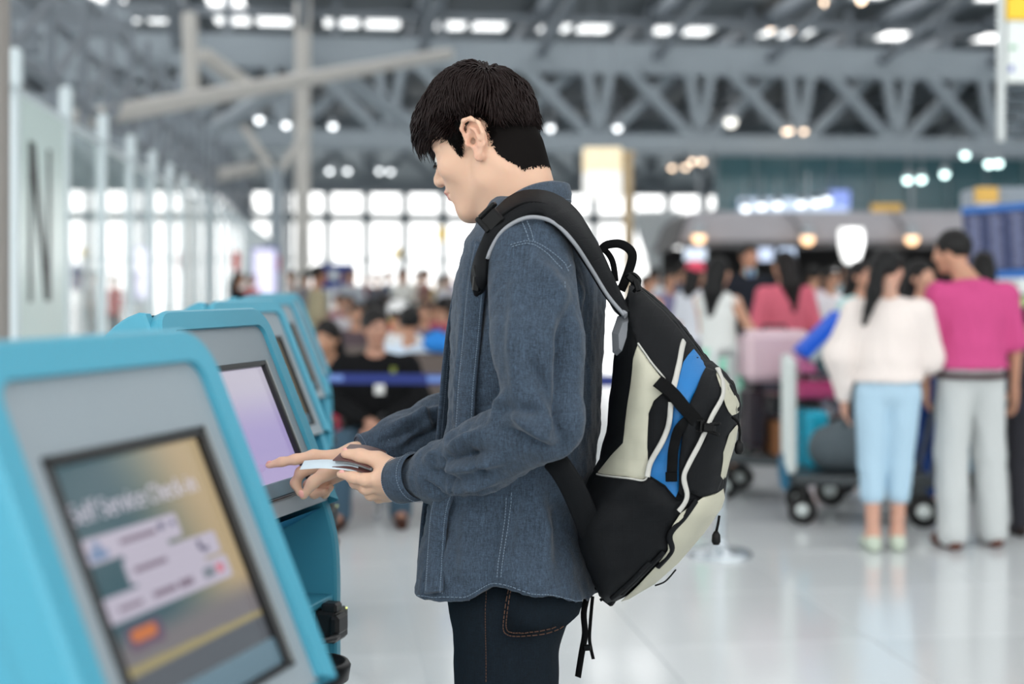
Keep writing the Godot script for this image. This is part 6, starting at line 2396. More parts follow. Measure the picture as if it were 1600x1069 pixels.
	person({"label": "woman in a pink cap and white top left of the long black hair", "at": floor_at(1086, 13.4), "turn": 2.2, "h": 1.61, "cell": 0.02, "top": Color(0.84, 0.85, 0.88), "sleeve": 0.4, "bottom": Color(0.30, 0.25, 0.42), "cap": Color(0.86, 0.33, 0.42), "hair_len": 0.08, "skin": Color(0.74, 0.55, 0.46)})
	person({"label": "dark haired person in a pale teal top half hidden by the cream blouse", "at": floor_at(1343, 10.4), "turn": 0.7, "h": 1.58, "cell": 0.018, "face": true, "top": Color(0.70, 0.82, 0.82), "sleeve": 0.4, "bottom": Color(0.35, 0.42, 0.5), "hair_len": 0.05, "skin": Color(0.74, 0.55, 0.46)})
	person({"label": "dark haired person just right of the pink shirted man's head, behind his shoulder", "at": floor_at(1536, 10.2), "turn": PI, "h": 1.64, "cell": 0.02, "top": Color(0.35, 0.37, 0.42), "bottom": Color(0.2, 0.2, 0.22), "hair_len": 0.06})
	person({"label": "dark haired person in blue jeans between cream blouse and pink shirt, arm raised", "at": floor_at(1436, 9.0), "turn": 0.6, "h": 1.56, "cell": 0.018, "top": Color(0.72, 0.62, 0.60), "sleeve": 0.5, "bottom": Color(0.12, 0.22, 0.42), "shoe": Color(0.30, 0.22, 0.17), "hair_len": 0.12, "el": Vector3(0.24, 1.12, 0.12), "wl": Vector3(0.10, 1.40, 0.20), "ar": Vector3(-0.02, 0.085, 0.1), "skin": Color(0.74, 0.56, 0.47)})
	# the queue further back
	for q in [
		[1298, 14.5, 1.56, 0.4, Color(0.84, 0.82, 0.84), Color(0.4, 0.4, 0.45), "person in a white top standing behind the blue folder bag", 0.0, true],
		[1318, 17.0, 1.66, 1.0, Color(0.55, 0.62, 0.64), Color(0.3, 0.3, 0.32), "person in a grey green top under the white lantern sign", 0.06, true],
		[1272, 16.0, 1.60, 2.5, Color(0.82, 0.74, 0.78), Color(0.3, 0.3, 0.4), "person in a pale lilac shirt right of the long dark hair", 0.0, true],
		[1046, 16.5, 1.55, 0.3, Color(0.45, 0.43, 0.55), Color(0.25, 0.25, 0.3), "person in a dull violet top right behind the backpack's lid", 0.0, true],
		[1022, 19.0, 1.62, 2.8, Color(0.78, 0.80, 0.82), Color(0.35, 0.34, 0.33), "person in a pale grey shirt seen over the backpack's carrying loop", 0.0, false],
		[1066, 21.0, 1.68, 0.9, Color(0.30, 0.33, 0.40), Color(0.2, 0.2, 0.22), "person in a slate blue jacket far behind the pink cap", 0.0, true],
		[1010, 15.0, 1.50, 0.6, Color(0.86, 0.62, 0.42), Color(0.35, 0.3, 0.3), "person in an orange top glimpsed beside the backpack's carrying loop", 0.0, true],
		[1404, 12.5, 1.66, 2.9, Color(0.22, 0.24, 0.28), Color(0.2, 0.2, 0.2), "dark clothed person behind the ponytailed woman's head", 0.1, false],
		[1612, 8.0, 1.30, PI, Color(0.20, 0.20, 0.24), Color(0.18, 0.18, 0.2), "dark clothed person cut by the picture's edge, lower than the green panel", 0.0, false]]:
		person({"label": q[6], "at": floor_at(q[0], q[1]), "h": q[2], "turn": q[3], "top": q[4], "bottom": q[5], "hair_len": q[7], "face": q[8], "cell": 0.022, "sleeve": 0.5, "skin": Color(0.70, 0.52, 0.42), "group": "queue by the check-in canopy"})
	# waiting people on the left
	p = person({"label": "seated man in a black jacket and blue jeans with a badge, hands folded", "at": floor_at(588, 8.62), "turn": 0.0, "sit": true, "h": 1.70, "cell": 0.015, "face": true, "look": 0.5, "nod": 0.12, "wide": 1.16, "top": Color(0.055, 0.058, 0.065), "top_name": "jacket", "hem": 0.86, "loose": 0.026, "bottom": Color(0.24, 0.32, 0.38), "shoe": Color(0.22, 0.13, 0.10), "skin": Color(0.66, 0.49, 0.41),
		"el": Vector3(0.27, 0.72, 0.06), "wl": Vector3(0.05, 0.60, 0.31), "er": Vector3(-0.27, 0.72, 0.06), "wr": Vector3(-0.03, 0.62, 0.30), "kl": Vector3(0.19, 0.48, 0.42), "kr": Vector3(-0.16, 0.50, 0.44), "al": Vector3(0.17, 0.085, 0.30), "ar": Vector3(-0.17, 0.085, 0.42), "lean": 0.08})
	part("badge", MB.new().box(Vector3(0.035, 0.80, 0.165), Vector3(0.06, 0.085, 0.006), Basis(Vector3.RIGHT, -0.1), 0.002).done(), dye(Color(0.80, 0.80, 0.79), 0.4), p)
	part("emblem", MB.new().box(Vector3(0.115, 0.90, 0.148), Vector3(0.035, 0.045, 0.008), Basis(Vector3.RIGHT, -0.1), 0.004).done(), dye(Color(0.42, 0.45, 0.22)), p)
	part("wristwatch", MB.new().tube(PackedVector3Array([Vector3(0.085, 0.628, 0.275), Vector3(0.055, 0.612, 0.295)]), PackedFloat32Array([0.036]), 14).done(), mat("steel watch", Color(0.72, 0.73, 0.74), 0.3, 0.7), p)
	person({"label": "seated woman in black leaning her chin on her bare arm, near the last kiosk", "at": floor_at(531, 9.3), "turn": -0.3, "sit": true, "h": 1.62, "cell": 0.018, "face": true, "lean": 0.30, "nod": 0.25, "top": Color(0.08, 0.08, 0.10), "sleeve": 0.25, "bottom": Color(0.75, 0.30, 0.40), "hair_len": 0.10, "er": Vector3(-0.16, 0.70, 0.30), "wr": Vector3(-0.06, 0.92, 0.32), "skin": Color(0.74, 0.56, 0.45)})
	person({"label": "seated person in a white shirt with black hair, back turned, beside the bright blue bag", "at": floor_at(640, 10.45), "turn": PI, "sit": true, "h": 1.66, "cell": 0.018, "wide": 1.1, "top": Color(0.78, 0.84, 0.90), "bottom": Color(0.3, 0.32, 0.36), "hair": black})
	person({"label": "standing man in a beige shirt with a dark shoulder strap beyond the last kiosk", "at": floor_at(496, 16.0), "turn": 1.9, "h": 1.61, "cell": 0.02, "face": true, "top": Color(0.62, 0.58, 0.48), "bottom": Color(0.18, 0.18, 0.2), "sleeve": 0.5, "skin": Color(0.62, 0.43, 0.34)})
	var crowd := [
		[622, 12.4, true, PI, Color(0.83, 0.84, 0.85), "seated traveller in a white top and white cap"],
		[712, 12.4, true, PI, Color(0.66, 0.63, 0.58), "seated traveller in a beige top close to the young man's chest"],
		[556, 14.5, true, 0.2, Color(0.34, 0.29, 0.31), "seated traveller in a brown top behind the leaning woman"],
		[662, 14.5, true, 0.0, Color(0.20, 0.25, 0.40), "seated traveller in a navy top in the waiting crowd"],
		[594, 16.2, true, PI, Color(0.72, 0.34, 0.30), "seated traveller in a red top above the seated man's head"],
		[692, 16.2, true, PI, Color(0.62, 0.28, 0.34), "seated traveller in a crimson top close to the young man's chest"],
		[545, 18.0, true, 0.1, Color(0.72, 0.70, 0.72), "seated traveller in a pale grey top in the waiting crowd"],
		[614, 18.0, true, -0.2, Color(0.74, 0.78, 0.30), "seated traveller in a lime yellow top in the waiting crowd"],
		[680, 18.0, true, 0.2, Color(0.42, 0.45, 0.55), "seated traveller in a grey blue top in the waiting crowd"],
		[575, 20.0, true, PI, Color(0.80, 0.76, 0.70), "seated traveller in a cream top in the waiting crowd"],
		[638, 20.0, true, PI, Color(0.30, 0.42, 0.62), "seated traveller in a blue top in the waiting crowd"],
		[704, 20.0, true, PI, Color(0.80, 0.74, 0.36), "seated traveller in a mustard top close to the young man's chest"],
		[530, 22.0, true, 0.3, Color(0.55, 0.36, 0.40), "seated traveller in a dusty rose top beneath the blue sign board"],
		[600, 22.0, true, -0.1, Color(0.82, 0.82, 0.84), "seated traveller in a bright white top at the back of the waiting crowd"],
		[664, 22.0, true, 0.2, Color(0.60, 0.48, 0.38), "seated traveller in a tan top at the back of the waiting crowd"],
		[550, 25.0, false, 0.3, Color(0.62, 0.64, 0.67), "standing traveller in grey beneath the blue sign board"],
		[590, 26.5, false, -0.5, Color(0.35, 0.35, 0.38), "standing traveller in charcoal at the back of the waiting crowd"],
		[628, 25.0, false, 0.9, Color(0.80, 0.80, 0.78), "standing traveller in white at the back of the waiting crowd"],
		[664, 26.5, false, 2.0, Color(0.55, 0.40, 0.38), "standing traveller in dull red at the back of the waiting crowd"],
		[700, 25.0, false, 0.4, Color(0.72, 0.72, 0.75), "standing traveller in silver grey at the back of the waiting crowd"],
		[372, 21.0, false, 1.4, Color(0.10, 0.10, 0.12), "traveller in black with a red bag standing past the end of the glass partition"],
		[392, 26.0, false, 1.0, Color(0.72, 0.30, 0.30), "traveller in red standing past the end of the glass partition"],
		[122, 18.5, false, 0.9, Color(0.13, 0.14, 0.16), "dark clothed figure behind the glass partition next to the N panel"],
		[172, 22.0, false, 1.2, Color(0.82, 0.30, 0.24), "figure in a red top behind the glass partition"],
		[212, 24.0, false, 2.0, Color(0.32, 0.42, 0.45), "figure in grey green behind the glass partition"]]
	for q in crowd:
		var d := {"label": q[5], "at": floor_at(q[0], q[1]), "sit": q[2], "turn": q[3], "top": q[4], "h": 1.56 + 0.02 * (int(q[0]) % 7), "cell": 0.024, "face": absf(q[3]) < 1.0, "sleeve": 0.5, "hair_len": 0.10 if int(q[0]) % 3 == 0 else 0.0, "bottom": Color(0.22, 0.24, 0.28), "skin": Color(0.72, 0.54, 0.44), "group": "waiting crowd"}
		if q[0] == 622:
			d.cap = Color(0.85, 0.85, 0.85)
		person(d)
	# more travellers standing far back, copies of the ones above in other clothes
	var far := [[538, 30.0, Color(0.70, 0.70, 0.74), "far traveller in pale grey under the blue sign board's lower edge"], [572, 31.0, Color(0.55, 0.30, 0.32), "far traveller in maroon between the blue sign board and the white caps"], [606, 29.0, Color(0.30, 0.36, 0.46), "far traveller in steel blue standing before the bright facade"],
		[652, 32.0, Color(0.82, 0.80, 0.76), "far traveller in off white standing before the bright facade"], [684, 30.0, Color(0.62, 0.56, 0.36), "far traveller in olive yellow before the bright facade, close to the young man"], [716, 31.0, Color(0.40, 0.52, 0.70), "far traveller in light blue before the bright facade, close to the young man"],
		[478, 24.0, Color(0.45, 0.44, 0.46), "far traveller in mid grey between the tall pale column and the beige shirt"], [455, 28.0, Color(0.66, 0.60, 0.58), "far traveller in warm grey beside the blue grey column"]]
	var stock := []
	for n in get_children():
		if n.has_meta("label") and String(n.get_meta("label")).begins_with("standing traveller"):
			stock.append(n)
	for k in far.size():
		var q: Array = far[k]
		var c := copy_of(stock[k % stock.size()], q[3], floor_at(q[0], q[1]), 0.7 * k)
		c.get_node("shirt").material_override = dye(q[2])

# ------------------------------------------------------------------ things on the floor and overhead
func bench(label: String, px0: float, px1: float, d: float, turn: float) -> void:
	var a := floor_at(px0, d)
	var b := floor_at(px1, d)
	var n := maxi(2, int(a.distance_to(b) / 0.56))
	var o := thing("waiting_bench", label, "bench", (a + b) * 0.5, turn, "rows of waiting seats")
	var pad := mat("taupe seat", Color(0.36, 0.32, 0.30), 0.7)
	var chrome := mat("chrome", Color(0.75, 0.76, 0.77), 0.2, 0.9)
	var w := a.distance_to(b)
	for k in n:
		var x := -w * 0.5 + w * (k + 0.5) / n
		part("seat", MB.new().box(Vector3(x, 0.41, 0.02), Vector3(w / n - 0.05, 0.05, 0.46), Basis(Vector3.RIGHT, -0.05), 0.015).done(), pad, o)
		part("backrest", MB.new().box(Vector3(x, 0.66, -0.25), Vector3(w / n - 0.05, 0.44, 0.05), Basis(Vector3.RIGHT, -0.2), 0.015).done(), pad, o)
	for k in n + 1:
		var x := -w * 0.5 + w * k / n
		part("armrest", MB.new().tube(PackedVector3Array([Vector3(x, 0.36, -0.2), Vector3(x, 0.60, -0.2), Vector3(x, 0.62, 0.0), Vector3(x, 0.60, 0.2), Vector3(x, 0.36, 0.22)]), PackedFloat32Array([0.014]), 8).done(), chrome, o)
		if k == 0 or k == n or k == n / 2:
			part("leg", MB.new().beam(Vector3(x, 0.0, -0.25), Vector3(x, 0.36, 0.0), 0.035, 0.05, 0.006).beam(Vector3(x, 0.0, 0.25), Vector3(x, 0.36, 0.0), 0.035, 0.05, 0.006).done(), chrome, o)
	part("rail", MB.new().beam(Vector3(-w * 0.5, 0.37, 0.0), Vector3(w * 0.5, 0.37, 0.0), 0.05, 0.05, 0.008).done(), chrome, o)

func suitcase(called: String, label: String, c: Vector3, size: Vector3, col: Color, turn: float, ribs := 5) -> void:
	# c is the middle of its underside
	var o := thing(called, label, "suitcase", c, turn)
	var m := mat("suitcase " + col.to_html(false), col, 0.38)
	var dark := mat("suitcase fittings", Color(0.10, 0.10, 0.11), 0.5)
	part("shell", MB.new().box(Vector3(0, size.y * 0.5 + 0.02, 0), Vector3(size.x, size.y - 0.04, size.z), Basis.IDENTITY, minf(size.z, minf(size.x, size.y)) * 0.16).done(), m, o)
	if ribs > 0:
		var rb := MB.new().box(Vector3.ZERO, Vector3(size.x * 0.06, size.y * 0.72, 0.012), Basis.IDENTITY, 0.004).done()
		for k in ribs:
			var x := lerpf(-0.36, 0.36, float(k) / maxf(ribs - 1, 1)) * size.x
			for s in [-1.0, 1.0]:
				part("rib", rb, m, o).position = Vector3(x, size.y * 0.5 + 0.02, s * size.z * 0.5)
	part("zip", MB.new().box(Vector3(0, size.y * 0.5 + 0.02, 0), Vector3(size.x + 0.006, size.y - 0.06, 0.012), Basis.IDENTITY, 0.004).done(), dark, o)
	part("handle", MB.new().tube(PackedVector3Array([Vector3(-size.x * 0.18, size.y - 0.005, 0), Vector3(-size.x * 0.16, size.y + 0.03, 0), Vector3(size.x * 0.16, size.y + 0.03, 0), Vector3(size.x * 0.18, size.y - 0.005, 0)]), PackedFloat32Array([0.010]), 8).done(), dark, o)
	for sx in [-1.0, 1.0]:
		for sz in [-1.0, 1.0]:
			part("wheel", MB.new().tube(PackedVector3Array([Vector3(sx * size.x * 0.38 - 0.012, 0.02, sz * size.z * 0.34), Vector3(sx * size.x * 0.38 + 0.012, 0.02, sz * size.z * 0.34)]), PackedFloat32Array([0.020]), 12).done(), dark, o)

func trolley(label: String, where: Vector3, turn: float) -> void:
	# x is its length with the handle at -x, z its width
	var o := thing("luggage_trolley", label, "trolley", where, turn, "airport luggage trolleys")
	var pale := mat("pale trolley frame", Color(0.80, 0.83, 0.82), 0.35)
	var steel := mat("dark trolley steel", Color(0.28, 0.30, 0.31), 0.4, 0.5)
	var rub := mat("rubber", Color(0.06, 0.065, 0.07), 0.7)
	var teal := mat("trolley blue deck", Color(0.05, 0.36, 0.48), 0.5)
	part("deck", MB.new().box(Vector3(0, 0.26, 0), Vector3(0.84, 0.06, 0.52), Basis.IDENTITY, 0.015).done(), steel, o)
	part("bumper", MB.new().box(Vector3(0.43, 0.28, 0), Vector3(0.05, 0.16, 0.56), Basis.IDENTITY, 0.02).done(), teal, o)
	for s in [-1.0, 1.0]:
		part("upright", MB.new().beam(Vector3(0.40, 0.30, 0.25 * s), Vector3(0.40, 0.98, 0.25 * s), 0.07, 0.07, 0.02).done(), pale, o)
		part("side_rail", MB.new().tube(PackedVector3Array([Vector3(0.40, 0.26, 0.25 * s), Vector3(0.0, 0.25, 0.26 * s), Vector3(-0.40, 0.30, 0.26 * s), Vector3(-0.50, 0.70, 0.26 * s), Vector3(-0.56, 1.02, 0.26 * s)]), PackedFloat32Array([0.016]), 8).done(), steel, o)
		var wx := 0.33
		var f := part("fork", MB.new().box(Vector3(wx, 0.19, 0.22 * s), Vector3(0.05, 0.14, 0.045), Basis(Vector3.BACK, 0.3), 0.01).done(), rub, o)
		for q in [[wx, 0.085, 0.22 * s], [-0.36, 0.095, 0.24 * s]]:
			var r: float = q[1]
			var w := part("wheel", MB.new().tube(PackedVector3Array([Vector3(q[0], r, q[2] - 0.022), Vector3(q[0], r, q[2] + 0.022)]), PackedFloat32Array([r]), 22).done(), rub, o)
			part("hub", MB.new().tube(PackedVector3Array([Vector3(q[0], r, q[2] - 0.026), Vector3(q[0], r, q[2] + 0.026)]), PackedFloat32Array([r * 0.45]), 16).done(), pale, w)
		part("wheel_bracket", MB.new().beam(Vector3(-0.36, 0.10, 0.21 * s), Vector3(-0.34, 0.26, 0.21 * s), 0.03, 0.06, 0.006).done(), steel, o)
	part("handle", MB.new().tube(PackedVector3Array([Vector3(-0.56, 1.02, -0.28), Vector3(-0.57, 1.03, 0.0), Vector3(-0.56, 1.02, 0.28)]), PackedFloat32Array([0.020]), 10).done(), rub, o)
	part("top_bar", MB.new().beam(Vector3(0.40, 0.95, -0.25), Vector3(0.40, 0.95, 0.25), 0.04, 0.06, 0.01).done(), pale, o)

func build_floor_things() -> void:
	bench("row of taupe waiting seats under the man in the black jacket", 500, 690, 8.75, 0.0)
	bench("row of taupe waiting seats whose backs show behind the man in the black jacket", 520, 735, 10.45, PI)
	var depth := [12.4, 14.5, 16.2, 18.0, 20.0, 22.0]
	for k in 6:
		bench("row of taupe waiting seats in the crowd, %s row from the front" % ["third", "fourth", "fifth", "sixth", "seventh", "eighth"][k], 528, 735, depth[k], PI if k % 2 == 0 else 0.0)
	# bright blue bag and a small pink bag on the seats
	var o := thing("bag", "bright blue bag slumped on a waiting seat beside the white shirt", "bag", floor_at(686, 10.2) + Vector3(0, 0.92, 0))
	var f := Fld.new()
	f.k = 0.05
	f.ell(Vector3(-0.03, 0.06, 0), Vector3(0.09, 0.06, 0.09)).ell(Vector3(0.06, 0.05, 0.02), Vector3(0.07, 0.05, 0.08)).cap(Vector3(-0.06, 0.10, 0), Vector3(0.0, 0.15, 0), 0.03, 0.018).cap(Vector3(0.05, 0.09, 0), Vector3(0.08, 0.12, 0.02), 0.025, 0.015)
	part("sack", net_mesh([f.net(0.012)]), dye(Color(0.18, 0.48, 0.78)), o)
	part("support_back", MB.new().box(Vector3(0, -0.26, 0.02), Vector3(0.5, 0.52, 0.08), Basis.IDENTITY, 0.02).done(), mat("taupe seat", Color.GRAY), o)
	o = thing("handbag", "small pink and orange handbag beside the leaning woman's knee", "bag", floor_at(513, 9.0) + Vector3(0, 0.44, 0))
	f = Fld.new()
	f.k = 0.03
	f.ell(Vector3(0, 0.12, 0), Vector3(0.10, 0.12, 0.07)).ell(Vector3(0, 0.06, 0), Vector3(0.12, 0.06, 0.08))
	part("sack", net_mesh([f.net(0.012)]), dye(Color(0.80, 0.25, 0.38)), o)
	part("handle", MB.new().tube(curve3([Vector3(-0.06, 0.2, 0), Vector3(-0.04, 0.32, 0), Vector3(0.04, 0.32, 0), Vector3(0.06, 0.2, 0)], 12), PackedFloat32Array([0.01]), 6).done(), dye(Color(0.86, 0.50, 0.30)), o)
	# barrier posts and their belt
	var steel := mat("polished steel", Color(0.72, 0.75, 0.77), 0.18, 0.85)
	var navy := mat("navy belt", Color(0.07, 0.15, 0.42), 0.7)
	var posts := [floor_at(1125, 7.42), floor_at(452, 7.75)]
	for k in 2:
		o = thing("barrier_post", ["silver barrier post whose round base stands right of the backpack", "silver barrier post hidden among the kiosks at the other end of the belt"][k], "barrier post", posts[k])
		part("base", MB.new().smooth(true).lathe(PackedVector2Array([Vector2(0.165, 0), Vector2(0.168, 0.012), Vector2(0.15, 0.026), Vector2(0.06, 0.040), Vector2(0.036, 0.06), Vector2(0.030, 0.08)]), 36).done(), steel, o)
		part("pole", MB.new().smooth(true).lathe(PackedVector2Array([Vector2(0.030, 0.06), Vector2(0.030, 0.86), Vector2(0.034, 0.865)]), 20).done(), steel, o)
		part("head", MB.new().smooth(true).lathe(PackedVector2Array([Vector2(0.034, 0.86), Vector2(0.037, 0.87), Vector2(0.037, 0.95), Vector2(0.030, 0.965), Vector2(0, 0.968)]), 20).done(), mat("rubber", Color.BLACK), o)
	o = thing("barrier_belt", "navy blue barrier belt stretched in front of the seated man in black", "belt")
	part("belt", MB.new().beam(posts[0] + Vector3(0, 0.905, 0), posts[1] + Vector3(0, 0.905, 0), 0.004, 0.058).done(), navy, o)
	# pale lettering-like bars woven into the belt
	for q in [0.62, 0.87]:
		part("woven_patch", MB.new().beam((posts[0] as Vector3).lerp(posts[1], q) + Vector3(0, 0.907, 0), (posts[0] as Vector3).lerp(posts[1], q + 0.05) + Vector3(0, 0.907, 0), 0.007, 0.034).done(), dye(Color(0.42, 0.52, 0.74)), o)
	# trolley with the pale pink suitcase
	var ta := floor_at(1222, 9.45)
	trolley("luggage trolley with big black wheels under the pale pink suitcase", ta, 2.75)
	suitcase("suitcase", "dark violet bag case lying at the bottom of the trolley stack, beside the cardboard box", ta + Vector3(-0.21, 0.30, 0.05), Vector3(0.12, 0.42, 0.24), Color(0.16, 0.12, 0.15), 0.15, 3)
	o = thing("cardboard_box", "brown cardboard box with pale tape on the trolley under the black case", "box", ta + Vector3(0.03, 0.295, 0.10), 0.12)
	part("carton", MB.new().box(Vector3(0, 0.115, 0), Vector3(0.26, 0.23, 0.34), Basis.IDENTITY, 0.004).done(), mat("cardboard", Color(0.55, 0.36, 0.22), 0.8), o)
	for x in [-0.04, 0.10]:
		part("tape", MB.new().box(Vector3(x, 0.116, 0), Vector3(0.035, 0.234, 0.344)).done(), mat("pale tape", Color(0.74, 0.66, 0.58), 0.4), o)
	suitcase("suitcase", "flat black suitcase stacked on the cardboard box", ta + Vector3(0.02, 0.53, 0.06), Vector3(0.36, 0.16, 0.36), Color(0.09, 0.09, 0.10), 0.1, 4)
	suitcase("suitcase", "large pale pink suitcase lying on top of the trolley stack", ta + Vector3(-0.06, 0.73, 0.05), Vector3(0.45, 0.38, 0.30), Color(0.80, 0.70, 0.73), 0.1, 0)
	# trolley with the white uprights
	var tb := floor_at(1338, 8.55)
	trolley("luggage trolley with a white upright and blue bumper left of the woman in cropped jeans", tb, PI - 0.15)
	suitcase("suitcase", "bright cyan suitcase standing upright beside the white trolley upright", floor_at(1268, 8.9) + Vector3(0, 0.21, 0), Vector3(0.13, 0.42, 0.30), Color(0.08, 0.66, 0.78), 0.1, 2)
	suitcase("suitcase", "magenta suitcase on its side above the cyan one", floor_at(1268, 9.0) + Vector3(0, 0.66, 0), Vector3(0.27, 0.15, 0.34), Color(0.66, 0.22, 0.42), 0.06, 3)
	suitcase("suitcase", "orchid pink suitcase lying highest on the trolley with the white upright", floor_at(1273, 9.0) + Vector3(0, 0.82, 0), Vector3(0.28, 0.13, 0.34), Color(0.78, 0.42, 0.60), 0.1, 3)
	o = thing("duffel_bag", "soft grey duffel bag heaped on the trolley behind the white upright", "bag", tb + Vector3(-0.02, 0.29, 0.0))
	f = Fld.new()
	f.k = 0.06
	f.cap(Vector3(-0.13, 0.14, 0), Vector3(0.20, 0.12, 0), 0.14, 0.13).ell(Vector3(0.02, 0.24, 0.02), Vector3(0.14, 0.10, 0.12))
	part("sack", net_mesh([f.net(0.016)]), dye(Color(0.36, 0.40, 0.42)), o)
	part("strap", MB.new().tube(curve3([Vector3(-0.1, 0.2, 0.1), Vector3(0.0, 0.40, 0.08), Vector3(0.12, 0.2, 0.1)], 14), PackedFloat32Array([0.012]), 6).done(), dye(Color(0.15, 0.16, 0.17)), o)
	o = thing("folder_bag", "bright blue flat carrier leaning aslant over the luggage left of the cream blouse", "bag", at(1282, 522, 8.9))
	part("panel", MB.new().box(Vector3.ZERO, Vector3(0.36, 0.07, 0.26), Basis(Vector3.BACK, 0.78), 0.01).done(), dye(Color(0.14, 0.36, 0.80), 0.5), o)
	part("lining", MB.new().box(Vector3(0.035, -0.045, 0), Vector3(0.34, 0.05, 0.26), Basis(Vector3.BACK, 0.78), 0.01).done(), dye(Color(0.62, 0.66, 0.68), 0.5), o)
	part("lower_bag", MB.new().box(Vector3(0.05, -0.16, -0.02), Vector3(0.20, 0.16, 0.24), Basis.IDENTITY, 0.03).done(), dye(Color(0.25, 0.36, 0.38)), o)
	# trolley at the right edge
	trolley("luggage trolley cut by the edge of the picture right of the pale grey trousers", floor_at(1620, 9.3), 2.9)
	suitcase("suitcase", "black suitcase on the trolley at the picture's edge", floor_at(1600, 9.3) + Vector3(0, 0.30, 0), Vector3(0.34, 0.42, 0.30), Color(0.07, 0.07, 0.08), 0.2, 4)

func glyph_text(t: String, size: float, c: Color, parent: Node3D, where: Vector3, turn := Basis.IDENTITY, e := 0.0) -> void:
	var tm := TextMesh.new()
	tm.text = t
	tm.font = SystemFont.new()
	tm.font.font_names = PackedStringArray(["Droid Sans"])
	tm.font_size = 32
	tm.pixel_size = size / 32.0
	tm.depth = 0.01
	var m := mat("print " + c.to_html(false), c, 0.5)
	var p := part("lettering", tm, m, parent)
	p.transform = Transform3D(turn, where)

